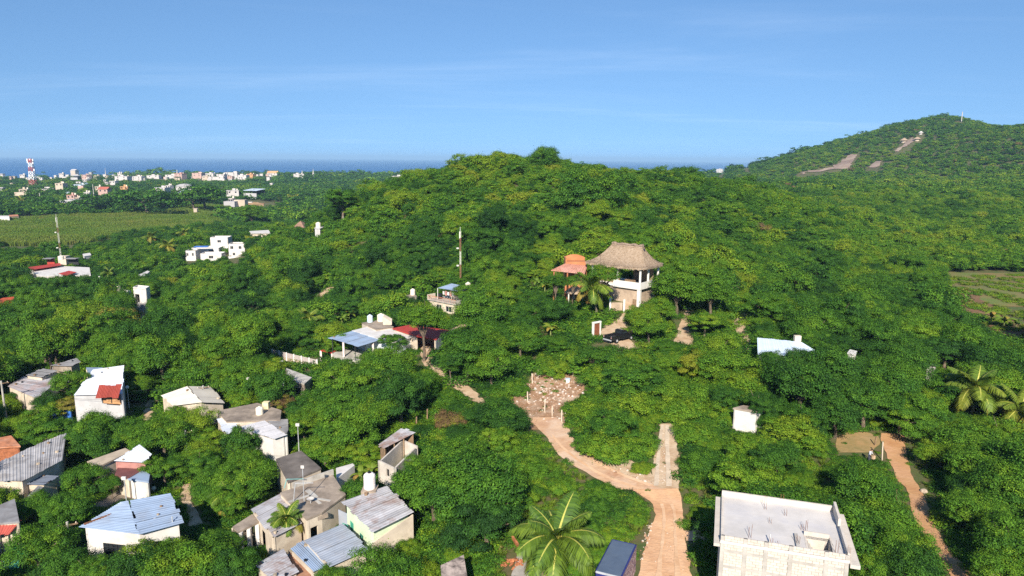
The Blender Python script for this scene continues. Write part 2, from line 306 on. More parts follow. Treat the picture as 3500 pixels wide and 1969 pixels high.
# ------------------------------------------------------------------ the ground
_rr = np.concatenate([np.linspace(3, 24, 8)[:-1], np.geomspace(24, 4200, 560)])
_aa = np.concatenate([np.linspace(-math.pi, -0.95, 24)[:-1], np.linspace(-0.95, 0.95, 420), np.linspace(0.95, math.pi, 24)[1:-1]])
_RR, _AA = np.meshgrid(_rr, _aa, indexing='ij'); _X = _RR * np.sin(_AA); _Y = _RR * np.cos(_AA); _Z = gnd(_X, _Y)
nr, na = _RR.shape; mb = MB(); mb.v = list(map(tuple, np.stack([_X, _Y, _Z], -1).reshape(-1, 3)))
ii, jj = np.meshgrid(np.arange(nr - 1), np.arange(na), indexing='ij'); j2 = (jj + 1) % na
mb.f = list(map(tuple, np.stack([ii * na + jj, ii * na + j2, (ii + 1) * na + j2, (ii + 1) * na + jj], -1).reshape(-1, 4)))
mb.f.append(tuple(range(na - 1, -1, -1))); mb.mi = [0] * len(mb.f)
ground = struct(mb.build('ground', M_ground, smooth=True))
# the sea
m = bpy.data.materials.new('sea_water'); m.use_nodes = True; N = m.node_tree.nodes; L = m.node_tree.links; b = N['Principled BSDF']
b.inputs['Base Color'].default_value = (0.03, 0.11, 0.24, 1); b.inputs['Roughness'].default_value = 0.5; b.inputs['Specular IOR Level'].default_value = 0.16
n1 = N.new('ShaderNodeTexNoise'); n1.inputs['Scale'].default_value = 0.006; n1.inputs['Detail'].default_value = 6; ge = N.new('ShaderNodeNewGeometry'); L.new(ge.outputs['Position'], n1.inputs['Vector'])
mx = N.new('ShaderNodeMix'); mx.data_type = 'RGBA'; mx.inputs[6].default_value = (0.016, 0.090, 0.235, 1); mx.inputs[7].default_value = (0.024, 0.112, 0.275, 1); L.new(n1.outputs[0], mx.inputs[0]); L.new(mx.outputs[2], b.inputs['Base Color'])
mb = MB(); rs = [1200, 1800, 3000, 6000, 14000, 32000]; aa = np.linspace(-1.3, 1.3, 49)
for r_ in rs: mb.v += [(r_ * math.sin(a), r_ * math.cos(a), 0.0) for a in aa]
for i in range(len(rs) - 1):
    for j in range(48): mb.f.append((i * 49 + j, i * 49 + j + 1, (i + 1) * 49 + j + 1, (i + 1) * 49 + j))
mb.mi = [0] * len(mb.f); struct(mb.build('sea', m))
# ------------------------------------------------------------------ roads and paths, sheets laid on the ground
def strip(name, m, rows, lift=0.05, kind='structure', nx=9, seed=0, step=0.6, jag=0.22):
    """rows: (left px, right px, py) down the photograph, turned to ground points and smoothed"""
    rnd = random.Random(seed); Lp = [gp(a, y) for a, b, y in rows]; Rp = [gp(b, y) for a, b, y in rows]
    clear([(a, y) for a, b, y in rows] + [(b, y) for a, b, y in rows[::-1]], min(min(p.y for p in Lp), 1e9) if False else max(p.y for p in Lp))
    def dens(P):
        out = []
        for i in range(len(P) - 1):
            p0, p1, p2, p3 = P[max(i - 1, 0)], P[i], P[i + 1], P[min(i + 2, len(P) - 1)]
            k = max(2, int(((p2 - p1).length) / step))
            for t in range(k):
                u = t / k; out.append(0.5 * ((2 * p1) + (p2 - p0) * u + (2 * p0 - 5 * p1 + 4 * p2 - p3) * u * u + (3 * p1 - p0 - 3 * p2 + p3) * u ** 3))
        return out + [P[-1]]
    n = None; res = []
    for P in (Lp, Rp):
        D = dens(P); res.append(D)
    n = max(len(res[0]), len(res[1]))
    def resamp(D): return [D[min(int(i * (len(D) - 1) / (n - 1) + 0.5), len(D) - 1)] for i in range(n)]
    A, B = resamp(res[0]), resamp(res[1]); mb = MB(); V = []
    ja = jb = 0.0
    for i in range(n):
        ja = ja * 0.7 + rnd.uniform(-jag, jag) * 0.6; jb = jb * 0.7 + rnd.uniform(-jag, jag) * 0.6
        w = (B[i] - A[i]); wl = max(w.length, 0.1); a = A[i] + w * (ja / wl); b_ = B[i] + w * (jb / wl)
        for k in range(nx): p = a.lerp(b_, k / (nx - 1)); V.append((p.x, p.y))
    V = np.array(V); Z = gnd(V[:, 0], V[:, 1]) + lift
    mb.v = [(x, y, z) for (x, y), z in zip(V, Z)]
    for i in range(n - 1):
        for k in range(nx - 1): mb.f.append((i * nx + k + nx, i * nx + k + 1 + nx, i * nx + k + 1, i * nx + k))
    mb.mi = [0] * len(mb.f); o = mb.build(name, m, smooth=True); o['kind'] = kind
    ROADPTS.append(V); return o
ROADPTS = []
strip('dirt_road', M_dirt, [(2165, 2395, 2060), (2180, 2368, 1969), (2200, 2352, 1890), (2225, 2342, 1820), (2237, 2337, 1772), (2226, 2330, 1725), (2180, 2322, 1690), (2140, 2318, 1668), (2080, 2312, 1652)], 0.05, seed=1, nx=15)
M_dirt2 = mat('pink_dirt', (0.58, 0.37, 0.215), 0.95, 0.2, 0.4, col2=(0.42, 0.23, 0.13), stain=(0.60, 0.45, 0.33), stain_amt=0.7, sscale=0.25, bump=0.5, bscale=3)
strip('dirt_road', M_dirt2, [(2120, 2275, 1676), (2040, 2165, 1640), (1972, 2092, 1600), (1916, 2028, 1560), (1884, 1980, 1525), (1860, 1952, 1490), (1826, 1930, 1455), (1795, 1900, 1428)], 0.085, seed=2, nx=9)
strip('stony_verge', M_pale, [(2200, 2240, 1668), (2130, 2232, 1630), (2050, 2200, 1592), (1975, 2090, 1555), (1950, 1995, 1525), (1930, 1955, 1490)], 0.03, seed=3)
strip('dirt_lane', M_pale, [(2222, 2325, 1672), (2230, 2322, 1600), (2236, 2318, 1540), (2246, 2312, 1490), (2254, 2305, 1450)], 0.07, seed=4)
for rows in ([(2233, 2249, 1664), (2240, 2254, 1600), (2247, 2259, 1540), (2253, 2263, 1490), (2259, 2268, 1455)], [(2276, 2295, 1666), (2275, 2292, 1600), (2274, 2289, 1540), (2273, 2287, 1490), (2273, 2285, 1455)]):
    strip('concrete_track', mat('concrete_track', (0.56, 0.45, 0.33), 0.9, 0.15, 1.0, stain=(0.40, 0.28, 0.18), stain_amt=0.5, sscale=0.6, bump=0.3), rows, 0.12, seed=5, nx=3, jag=0.06)
strip('dirt_lane', M_pale, [(2300, 2368, 1180), (2310, 2366, 1150), (2322, 2364, 1110), (2332, 2366, 1085), (2344, 2372, 1066), (2352, 2378, 1050)], 0.06, seed=6)
strip('dirt_path', M_pale, [(2520, 2570, 1195), (2530, 2566, 1165), (2514, 2556, 1130), (2508, 2548, 1105), (2536, 2558, 1072)], 0.06, seed=7)
strip('driveway', M_pale, [(2120, 2200, 1195), (2058, 2150, 1160), (2052, 2145, 1130), (2068, 2138, 1112), (2104, 2140, 1098), (2124, 2146, 1080), (2134, 2156, 1060), (2138, 2160, 1035), (2146, 2164, 1010), (2152, 2168, 998)], 0.06, seed=8)
strip('dirt_path', M_pale, [(1620, 1662, 1378), (1585, 1640, 1350), (1545, 1600, 1322), (1505, 1555, 1300), (1478, 1520, 1275), (1448, 1490, 1245), (1438, 1478, 1215), (1432, 1490, 1190), (1450, 1510, 1165), (1540, 1575, 1128), (1570, 1600, 1110)], 0.06, seed=9)
strip('dirt_path', mat('orange_dirt', (0.46, 0.26, 0.12), 0.95, 0.2, 0.5, col2=(0.40, 0.20, 0.09), stain=(0.60, 0.36, 0.22), stain_amt=0.5, sscale=0.3, bump=0.5, bscale=3), [(3250, 3350, 2010), (3235, 3310, 1950), (3150, 3215, 1838), (3125, 3190, 1770), (3108, 3165, 1710), (3095, 3148, 1670), (3066, 3125, 1640), (3048, 3108, 1590), (3030, 3098, 1550), (3010, 3096, 1510), (3012, 3090, 1482)], 0.06, seed=10)
strip('dirt_path', M_pale, [(470, 506, 1122), (470, 510, 1100), (468, 508, 1083), (476, 500, 1064)], 0.06, seed=11)
strip('dirt_path', M_pale, [(1062, 1085, 1030), (1080, 1110, 1012), (1105, 1140, 992), (1125, 1150, 982)], 0.06, seed=12)
strip('dirt_path', M_pale, [(480, 520, 1440), (495, 530, 1400), (505, 540, 1370)], 0.06, seed=13)
strip('dirt_path', M_pale, [(615, 650, 1710), (622, 648, 1680), (628, 650, 1655)], 0.06, seed=14)
strip('dirt_yard', mat('yard_soil', (0.33, 0.21, 0.09), 0.95, 0.25, 0.6, col2=(0.20, 0.16, 0.06), stain=(0.40, 0.26, 0.14), sscale=0.3, bump=0.5), [(2860, 2985, 1548), (2850, 3000, 1528), (2850, 3010, 1508), (2870, 3000, 1490), (2890, 2960, 1478)], 0.05, seed=15)
M_rut = mat('packed_track', (0.68, 0.46, 0.29), 0.95, 0.15, 0.6, col2=(0.56, 0.34, 0.19), stain=(0.45, 0.24, 0.13), stain_amt=0.4, sscale=0.5, bump=0.3)
for rows in ([(2228, 2246, 2060), (2243, 2258, 1969), (2252, 2264, 1890), (2262, 2274, 1820), (2263, 2273, 1772), (2256, 2266, 1725)], [(2318, 2336, 2060), (2308, 2324, 1969), (2303, 2316, 1890), (2302, 2313, 1820), (2300, 2310, 1772), (2290, 2300, 1725)], [(2170, 2192, 1672), (2062, 2080, 1632), (1998, 2012, 1594), (1944, 1956, 1555), (1908, 1918, 1522), (1884, 1892, 1488)], [(2215, 2238, 1664), (2118, 2138, 1626), (2040, 2058, 1588), (1984, 1998, 1550), (1942, 1954, 1518)]):
    strip('wheel_track', M_rut, rows, 0.10, seed=len(rows), nx=3, jag=0.12)
strip('dirt_path', M_dirt, [(2345, 2410, 1850), (2340, 2412, 1832), (2338, 2405, 1815)], 0.045, seed=44, nx=7)
# cleared lot full of rubble
strip('rubble_lot', M_rubsoil, [(1818, 1932, 1470), (1800, 1930, 1430), (1768, 1924, 1395), (1745, 1960, 1372), (1770, 1996, 1345), (1795, 1996, 1315), (1815, 1988, 1290), (1830, 1960, 1272)], 0.06, seed=16, nx=15)
strip('concrete_yard', M_oldconc, [(300, 470, 1735), (330, 505, 1715), (380, 508, 1692), (410, 500, 1672)], 0.06, seed=51, nx=7)
strip('dirt_lane', M_pale, [(640, 700, 1800), (632, 680, 1750), (622, 660, 1712)], 0.05, seed=52, nx=5)
# hill scars: cut banks and tracks on the far hillside
M_scar = mat('cut_bank', (0.34, 0.26, 0.195), 0.95, 0.25, 0.06, col2=(0.19, 0.125, 0.10), bump=0.3, bscale=0.3)
strip('cut_bank', M_scar, [(2726, 2745, 598), (2740, 2770, 590), (2778, 2830, 583), (2815, 2870, 578), (2850, 2890, 572), (2870, 2900, 560), (2895, 2920, 540), (2918, 2926, 530)], 0.8, seed=17, step=3, jag=6)
strip('hill_track', M_scar, [(3060, 3072, 520), (3075, 3090, 506), (3092, 3108, 492), (3105, 3120, 482), (3122, 3142, 472)], 0.8, seed=18, step=3, jag=4)
strip('hill_track', M_scar, [(2966, 2990, 575), (2985, 3010, 562), (3000, 3016, 553)], 0.8, seed=19, step=3, jag=4)
# clearing at right: planted field with bare strips
strip('field', mat('field_soil', (0.10, 0.15, 0.03), 0.95, 0.3, 0.18, col2=(0.18, 0.14, 0.05), stain=(0.25, 0.12, 0.06), stain_amt=0.7, sscale=0.08, bump=0.8, bscale=2.5), [(3290, 3560, 1050), (3275, 3560, 1010), (3255, 3560, 980), (3240, 3560, 950), (3225, 3560, 930)], 0.05, seed=20, nx=21, jag=1.5)
strip('bare_strip', mat('bare_soil', (0.20, 0.11, 0.055), 0.95, 0.25, 0.6, col2=(0.13, 0.075, 0.035), bump=0.5), [(3440, 3560, 1165), (3400, 3560, 1140), (3340, 3440, 1085), (3280, 3400, 1055), (3272, 3360, 1025), (3268, 3310, 1000)], 0.09, seed=21, nx=9, jag=0.8)
strip('yard', mat('far_yard', (0.42, 0.25, 0.12), 0.95, 0.25, 0.08), [(775, 900, 706), (790, 905, 698), (800, 880, 692)], 0.3, seed=22, step=4, jag=2)
# ------------------------------------------------------------------ building helpers
def roofpts(px, H, dz=None):
    P = [gp(a, b, H) for a, b in px]; z = sum(p.z for p in P) / len(P); dz = dz or [0] * len(px)
    return [at(a, b, z + d) for (a, b), d in zip(px, dz)]
def area2(P): return sum(P[i].x * P[(i + 1) % len(P)].y - P[(i + 1) % len(P)].x * P[i].y for i in range(len(P)))
def inset(P, e):
    c = sum(P, Vector((0, 0, 0))) / len(P); out = []
    for p in P:
        d = Vector((c.x - p.x, c.y - p.y, 0)); L = d.length; q = p + d * min(0.6, e * 1.35 / max(L, 0.1)); q.z = p.z + (c.z - p.z) * min(0.6, e * 1.35 / max(L, 0.1)); out.append(q)
    return out
def wall(parent, p0, p1, z0, zt0, zt1, th, m, ops=(), sgn=1, name='wall', zf=None, frame=None):
    """one wall from p0 to p1 with real openings; ops: (t0, t1, h0, h1, kind) in fractions along and metres above zf"""
    p0 = Vector((p0[0], p0[1], 0)); p1 = Vector((p1[0], p1[1], 0)); d = p1 - p0; L = d.length; d = d / L; n = Vector((d.y, -d.x, 0)) * sgn; zf = z0 if zf is None else zf
    mb = MB()
    def piece(s0, s1, b0, b1, t0, t1):
        if s1 - s0 < 0.02: return
        a, b = p0 + d * s0, p0 + d * s1; ai, bi = a - n * th, b - n * th
        vs = [(a.x, a.y, b0), (b.x, b.y, b1), (bi.x, bi.y, b1), (ai.x, ai.y, b0), (a.x, a.y, t0), (b.x, b.y, t1), (bi.x, bi.y, t1), (ai.x, ai.y, t0)]
        fs = [(3, 2, 1, 0), (4, 5, 6, 7), (0, 1, 5, 4), (1, 2, 6, 5), (2, 3, 7, 6), (3, 0, 4, 7)]
        mb.add(vs, fs if sgn > 0 else [f[::-1] for f in fs])
    T = lambda s: zt0 + (zt1 - zt0) * s / L
    s = 0.0
    for t0, t1, h0, h1, kind in sorted(ops):
        a, b = t0 * L, t1 * L; piece(s, a, z0, z0, T(s), T(a))
        if zf + h0 > z0 + 0.02: piece(a, b, z0, z0, zf + h0, zf + h0)
        if zf + h1 < min(T(a), T(b)) - 0.02: piece(a, b, zf + h1, zf + h1, T(a), T(b))
        s = b
    piece(s, L, z0, z0, T(s), T(L)); w = mb.build(name, m, parent)
    for t0, t1, h0, h1, kind in ops:
        a, b = p0 + d * (t0 * L), p0 + d * (t1 * L); z_a, z_b = zf + h0, zf + h1
        if kind == 'open': continue
        nm = 'door' if kind == 'door' else 'window'; off = -n * (th * 0.55)
        pn = MB(); pn.bar(a + off + Vector((0, 0, (z_a + z_b) / 2)), b + off + Vector((0, 0, (z_a + z_b) / 2)), 0.04, z_b - z_a)
        win = pn.build(nm, frame if kind == 'door' and frame else M_glass, parent)
        fr = MB(); fo = -n * (th * 0.25); c = 0.05
        for z in (z_a + c / 2, z_b - c / 2): fr.bar(a + fo + Vector((0, 0, z)), b + fo + Vector((0, 0, z)), 0.06, c)
        k = 2 if kind == 'window' else (5 if kind == 'grid' else 1)
        for i in range(k + 1):
            q = a.lerp(b, i / k) + fo; fr.bar(q + Vector((0, 0, z_a)), q + Vector((0, 0, z_b)), 0.05)
        if kind == 'grid':
            for i in range(1, 6): z = z_a + (z_b - z_a) * i / 6; fr.bar(a + fo + Vector((0, 0, z)), b + fo + Vector((0, 0, z)), 0.04)
        fr.build('frame', M_dark if kind == 'grid' else (frame or M_white), win)
    return w
def sheets(parent, P, n, m, rib=0.26, h=0.03, name='roof_sheet', seed=0, over=0.04):
    """corrugated roof: n sheets side by side along P0-P1, ribs running P0-P3"""
    rnd = random.Random(seed); P0, P1, P2, P3 = P
    nor = (P1 - P0).cross(P3 - P0).normalized(); nor = nor if nor.z > 0 else -nor
    for i in range(n):
        mb = MB(); u0, u1 = i / n, (i + 1) / n + over / n; wid = (P1 - P0).length / n; k = max(2, int(wid / rib)); dz = nor * (0.025 * (i % 2) + rnd.uniform(0, 0.035)); ex = rnd.uniform(-0.16, 0.12) / max((P3 - P0).length, 1)
        vs = []; rows = 3; us = []
        for j in range(k):
            for f_, hh in ((0, 0), (0.3, 0), (0.45, h), (0.7, h), (0.85, 0)): us.append((u0 + (u1 - u0) * (j + f_) / k, hh))
        us.append((u1, 0))
        for r_ in range(rows):
            v = r_ / (rows - 1) * (1 + 2 * ex) - ex
            for u, hh in us: vs.append(P0.lerp(P1, u).lerp(P3.lerp(P2, u), v) + nor * hh + dz)
        nu = len(us); fs = [(r_ * nu + j, r_ * nu + j + 1, (r_ + 1) * nu + j + 1, (r_ + 1) * nu + j) for r_ in range(rows - 1) for j in range(nu - 1)]
        mb.add(vs, fs); mb.build(name, m, parent)
        if rnd.random() < 0.22 and name == 'roof_sheet':
            q = P0.lerp(P1, (u0 + u1) / 2).lerp(P3.lerp(P2, (u0 + u1) / 2), rnd.uniform(0.1, 0.9)) + nor * 0.1; wb = MB(); s_ = rnd.uniform(0.1, 0.2)
            wb.prism([(q.x + s_ * rnd.uniform(.7, 1.2) * math.cos(k_ * 1.05), q.y + s_ * rnd.uniform(.7, 1.2) * math.sin(k_ * 1.05)) for k_ in range(6)], q.z - 0.08, q.z + s_ * 0.7); wb.build('roof_weight', rnd.choice((M_stone, M_black, M_wood)), parent)
def slab(parent, P, th, m, name='roof', up=0.0):
    mb = MB(); mb.prism([(p.x, p.y) for p in P], [p.z - th + up for p in P], [p.z + up for p in P]); return mb.build(name, m, parent)
def parapet(parent, P, h, m, th=0.16, edges=None, name='parapet'):
    s = 1 if area2(P) > 0 else -1
    for i in range(len(P)):
        if edges is not None and i not in edges: continue
        a, b = P[i], P[(i + 1) % len(P)]; wall(parent, a, b, min(a.z, b.z) - 0.1, a.z + h, b.z + h, th, m, (), s, name)
def house(name, label, cat, px, H, dz=None, roof='slab', wm=None, rm=None, eave=0.25, ops=None, par=0.0, pedges=None, nsh=8, vis=None, skip=(), th=0.18, group=None, clr=True, sheet_order=0, frame=None, rth=0.18, floor=0.0):
    P = roofpts(px, H, dz); c = sum(P, Vector((0, 0, 0))) / len(P); zg = min(g1(p.x, p.y) for p in P); t = thing(name, label, cat, (c.x, c.y, zg), group)
    s = 1 if area2(P) > 0 else -1; Q = inset(P, eave) if eave else P; zf = sum(g1(p.x, p.y) for p in P) / len(P) + floor
    for i in range(len(Q)):
        if i in skip: continue
        a, b = Q[i], Q[(i + 1) % len(Q)]; wall(t, a, b, zg - 0.5, a.z - rth, b.z - rth, th, wm or M_white, (ops or {}).get(i, ()), s, zf=zf, frame=frame)
    if roof == 'slab': slab(t, P, rth, rm or wm or M_white)
    elif roof == 'sheet':
        R4 = P[sheet_order:] + P[:sheet_order]
        if len(R4) == 4: sheets(t, R4, nsh, rm or M_sheet, seed=len(label))
    if par: parapet(t, P, par, wm or M_white, edges=pedges)
    foot(P, 0.3)
    if clr:
        clear(px, c.y + 3)
        if vis: clear(vis, c.y + 3)
    t['_'] = 0; del t['_']
    HOUSES[name] = P; return t, P
HOUSES = {}
LAND = []      # (phrase, position) landmarks that labels of plants refer to
def land(phrase, p): LAND.append((phrase, Vector(p)))
def tank(p, d, h, m, label, parent=None, group='rooftop water tanks'):
    mb = MB(); r = d / 2
    mb.lathe(p, [(r * 0.96, 0), (r, 0.04 * h), (r, 0.30 * h), (r * 0.97, 0.32 * h), (r, 0.34 * h), (r, 0.58 * h), (r * 0.97, 0.60 * h), (r, 0.62 * h), (r, 0.76 * h), (r * 0.93, 0.84 * h), (r * 0.6, 0.93 * h), (r * 0.3, 0.955 * h)], 18)
    t = thing('water_tank', label, 'water tank', p, group); mb.build('body', m, t, smooth=False)
    mb = MB(); mb.lathe((p[0], p[1], p[2] + 0.945 * h), [(r * 0.32, 0), (r * 0.32, 0.06 * h), (r * 0.2, 0.085 * h)], 12); mb.build('lid', M_black if 'black' in label else m, t); return t
def hpx(p, py):
    """height above p whose top shows at row py"""
    lo, hi = 0.0, 60.0
    for _ in range(40):
        mid = (lo + hi) / 2
        if proj((p.x, p.y, p.z + mid))[1] > py: lo = mid
        else: hi = mid
    return lo
def lamp(px, pyb, pyt, label, style='globe'):
    p = gp(px, pyb); h = hpx(p, pyt); t = thing('street_lamp', label, 'street lamp', p, 'street lamps among the trees')
    mb = MB(); mb.tube([p - Vector((0, 0, 0.4)), p + Vector((0, 0, h * 0.5)), p + Vector((0, 0, h))], [0.07, 0.055, 0.04], 8); mb.build('pole', M_steel, t)
    mb = MB()
    if style == 'globe': mb.lathe((p.x, p.y, p.z + h - 0.12), [(0.10, 0), (0.23, 0.12), (0.25, 0.25), (0.18, 0.4), (0.06, 0.46)], 12)
    else:
        mb.box((p.x, p.y - 0.05, p.z + h + 0.1), (0.44, 0.16, 0.34)); mb.box((p.x, p.y + 0.05, p.z + h + 0.02), (0.14, 0.14, 0.16))
    mb.build('lamp_head', M_white, t)
    clear([(px - 7, pyt - 8), (px + 7, pyt - 8), (px + 4, pyt + (pyb - pyt) * 0.5), (px - 4, pyt + (pyb - pyt) * 0.5)], p.y); return t
def upole(px, pyb, pyt, label):
    p = gp(px, pyb); h = hpx(p, pyt); t = thing('utility_pole', label, 'utility pole', p, 'concrete utility poles')
    mb = MB(); mb.tube([p - Vector((0, 0, 0.5)), p + Vector((0, 0, h))], [0.17, 0.11], 8); mb.build('pole', M_conc, t)
    mb = MB(); mb.box((p.x, p.y, p.z + h - 0.35), (1.7, 0.1, 0.12), 0.5); mb.build('crossarm', M_wood, t)
    for k in (-0.7, 0.0, 0.7):
        mb = MB(); mb.lathe((p.x + k * math.cos(0.5), p.y + k * math.sin(0.5), p.z + h - 0.29), [(0.05, 0), (0.07, 0.06), (0.04, 0.16)], 8); mb.build('insulator', M_cream, t)
    clear([(px - 10, pyt - 8), (px + 10, pyt - 8), (px + 6, pyb), (px - 6, pyb)], p.y); return p + Vector((0, 0, h - 0.2))
# ================================================================== the unfinished block building
def block_building():
    A, B, C_, D = roofpts([(2468, 1692), (2852, 1748), (2905, 1916), (2462, 1847)], 7.4)
    u = (B - A + C_ - D); u.z = 0; u.normalize(); v = Vector((-u.y, u.x, 0))
    c = (A + B + C_ + D) / 4; W = ((B - A).length + (C_ - D).length) / 2; Dp = ((D - A).dot(-v) + (C_ - B).dot(-v)) / 2; zr = c.z; zg = min(g1(p.x, p.y) for p in (A, B, C_, D))
    t = thing('unfinished_house', 'unfinished white concrete block house with rebar sticking up from its flat roof', 'house', (c.x, c.y, zg)); land('the unfinished block house', c)
    ml = mat('block_white', (0.56, 0.50, 0.43), 0.9, 0.08, 2.0, stain=(0.52, 0.43, 0.34), stain_amt=0.3, sscale=0.8, bump=0.2, obvar=0.04)
    mj = mat('raw_concrete', (0.44, 0.41, 0.37), 0.92, 0.15, 1.5, stain=(0.36, 0.30, 0.24), stain_amt=0.4, sscale=0.9, bump=0.2)
    mr = mat('roof_screed', (0.56, 0.525, 0.49), 0.9, 0.1, 0.5, stain=(0.47, 0.455, 0.47), stain_amt=0.6, sscale=0.35, bump=0.1)
    def L(a, b, z): return c + u * (a - W / 2) + v * (b - Dp / 2) + Vector((0, 0, z - c.z))
    def bx(mb, a0, a1, b0, b1, z0, z1): mb.prism([tuple(L(a, b, 0))[:2] for a, b in ((a0, b0), (a1, b0), (a1, b1), (a0, b1))], z0, z1)
    # stair well opening leaves the roof slab in four pieces
    s0, s1, t0, t1 = W * 0.70, W * 0.885, Dp * 0.05, Dp * 0.36
    mb = MB()
    for a in ((-0.02, s0, -0.02, Dp + 0.02), (s1, W + 0.02, -0.02, Dp + 0.02), (s0, s1, -0.02, t0), (s0, s1, t1, Dp + 0.02)): bx(mb, *a, zr - 0.2, zr)
    mb.build('roof_slab', mr, t)
    mb = MB(); bx(mb, -0.42, -0.03, -0.1, Dp + 0.1, zr - 0.42, zr - 0.22); mb.build('eave_slab', ml, t)
    mb = MB(); bx(mb, W + 0.03, W + 0.6, -0.25, Dp * 0.99, zr - 0.36, zr - 0.12); mb.build('eave_slab', ml, t)
    # parapets
    for nm, a in (('parapet', (0.0, W - 0.18, Dp - 0.15, Dp, zr - 0.1, zr + 0.42)), ('parapet', (0.0, 0.13, 0.16, Dp - 0.16, zr - 0.1, zr + 0.1))):
        mb = MB(); bx(mb, *a); mb.build(nm, ml, t)
    mb = MB(); bx(mb, W - 0.15, W + 0.02, Dp * 0.62, Dp, zr - 0.1, zr + 0.72); mb.build('parapet', ml, t)
    mb = MB(); bx(mb, W - 0.12, W + 0.02, 0.1, Dp * 0.56, zr - 0.1, zr + 0.42); mb.build('parapet', ml, t)
    # stair head: low block walls with a dark opening
    mb = MB(); bx(mb, s0 - 0.75, s0 - 0.55, t0, t1 * 0.9, zr, zr + 0.2); mb.build('kerb', mj, t)
    mb = MB(); bx(mb, s0 - 0.12, s0, t0, t1, zr - 1.6, zr + 0.02); bx(mb, s0 - 0.12, s1, t1, t1 + 0.12, zr - 2.2, zr + 0.3); bx(mb, s1, s1 + 0.12, t0, t1 + 0.12, zr - 2.2, zr + 0.12); mb.build('stair_wall', ml, t)
    mb = MB()
    for i in range(9): bx(mb, s0 + (s1 - s0) * i / 9, s0 + (s1 - s0) * (i + 1) / 9, t0, t1, zr - 2.4, zr - 0.3 - i * 0.22)
    mb.build('stair', mj, t)
    wz = zr - 0.2
    # side and back walls
    mb = MB(); bx(mb, 0, 0.15, 0.16, Dp - 0.16, zg - 0.3, wz - 0.23); mb.build('wall', ml, t)
    mb = MB(); bx(mb, W - 0.15, W, 0.16, Dp - 0.16, zg - 0.3, wz - 0.01); mb.build('wall', ml, t)
    mb = MB(); bx(mb, 0, W, Dp - 0.15, Dp, zg - 0.3, wz - 0.01); mb.build('wall', ml, t)
    # front: columns, beams, and blocks laid course by course between them
    us = [0.0, 0.19, 0.36, 0.56, 0.84, 1.0]; cw = 0.24
    zs = [zr + 0.36, zr, zr - 0.24, zr - 0.62, zr - 0.8, zr - 1.75, zr - 1.92, zr - 2.95, zr - 3.2, zr - 4.3, zr - 4.45, zr - 5.6, zr - 5.9, zg]
    beams = [(1, 2), (3, 4), (5, 6), (7, 8), (9, 10), (11, 12)]; panels = [(0, 1), (2, 3), (4, 5), (6, 7), (8, 9), (10, 11), (12, 13)]
    for f in us:
        mb = MB(); a = f * (W - cw); bx(mb, a, a + cw, 0.0, 0.2, zg - 0.3, zr + 0.33); mb.build('column', mj, t)
    for i, j in beams:
        for k in range(5):
            mb = MB(); a0 = us[k] * (W - cw) + cw; a1 = us[k + 1] * (W - cw); bx(mb, a0, a1, 0.006, 0.19, zs[j], zs[i]); mb.build('beam', mj, t)
    mb = MB(); bx(mb, 0.05, W - 0.05, 0.075, 0.15, zg, zr + 0.33); mb.build('mortar', mj, t)
    rnd = random.Random(4); blk = MB(); n = 0
    for i, j in panels:
        zt, zb = zs[i], zs[j]; rows = max(1, round((zt - zb) / 0.2))
        for k in range(5):
            a0 = us[k] * (W - cw) + cw; a1 = us[k + 1] * (W - cw)
            for r_ in range(rows):
                h = (zt - zb) / rows; x = a0 + 0.01 - (0.2 if r_ % 2 else 0)
                while x < a1 - 0.03:
                    x0, x1 = max(x, a0 + 0.01), min(x + 0.385, a1 - 0.01)
                    if x1 - x0 > 0.05:
                        e = 0.012 + rnd.uniform(0, 0.012); z0_ = zb + r_ * h + 0.011; z1_ = zb + (r_ + 1) * h - 0.011
                        if n < 300:
                            m_ = MB(); bx(m_, x0, x1, e, 0.09, z0_, z1_); m_.build('block', ml, t); n += 1
                        else: bx(blk, x0, x1, e, 0.09, z0_, z1_)
                    x += 0.4
    if blk.v: stuff(blk.build('blockwork', ml, t))
    # starter bars
    spots = [(0.38, 0.80, 1.25), (0.55, 0.72, 0.5), (0.23, 0.13, 0.95), (0.40, 0.04, 0.6), (0.27, 0.75, 0.35), (0.47, 0.75, 0.35), (0.41, 0.5, 0.4), (0.66, 0.66, 0.4), (0.67, 0.45, 0.45), (0.80, 0.6, 0.35), (0.80, 0.42, 0.3), (0.46, 0.05, 0.4), (0.61, 0.12, 0.85), (0.70, 0.42, 1.0), (0.90, 0.06, 1.1), (0.985, 0.02, 1.0), (0.53, 0.985, 1.0), (0.22, 0.985, 0.5), (0.01, 0.99, 0.4), (0.40, 0.98, 0.5)]
    for a, b, h in spots[:4] + spots[6:7] + spots[8:9] + spots[11:17]:
        mb = MB()
        for k in range(4):
            q = L(a * W + (k % 2) * 0.14, b * Dp + (k // 2) * 0.14, zr); tip = q + Vector((rnd.uniform(-.06, .06), rnd.uniform(-.06, .06), h * rnd.uniform(0.7, 1)))
            mb.bar(q, tip, 0.012)
        mb.build('rebar', M_rust, t)
    mb = MB(); q = L(W * 0.395, Dp * 0.1, zr); mb.bar(q, q + Vector((0, 0, 0.62)), 0.06); mb.build('pipe', M_white, t)
    for a, z in ((0.06, 1.5), (0.1, 1.2), (0.2, 1.1), (0.25, 1.3), (0.48, 0.9)):
        mb = MB(); q = L(a * W, -0.35, zg); mb.bar(q, q + Vector((0, 0, z + 2.4)), 0.03); mb.build('rebar', M_rust, t)
    foot([A, B, C_, D], 0.8); clear([(2438, 1680), (2470, 1678), (2880, 1745), (2930, 1945), (2925, 1969), (2400, 1969), (2385, 1850), (2440, 1700)], c.y)
    clear([(2360, 1780), (2460, 1760), (2460, 1969), (2380, 1969)], c.y)
block_building()
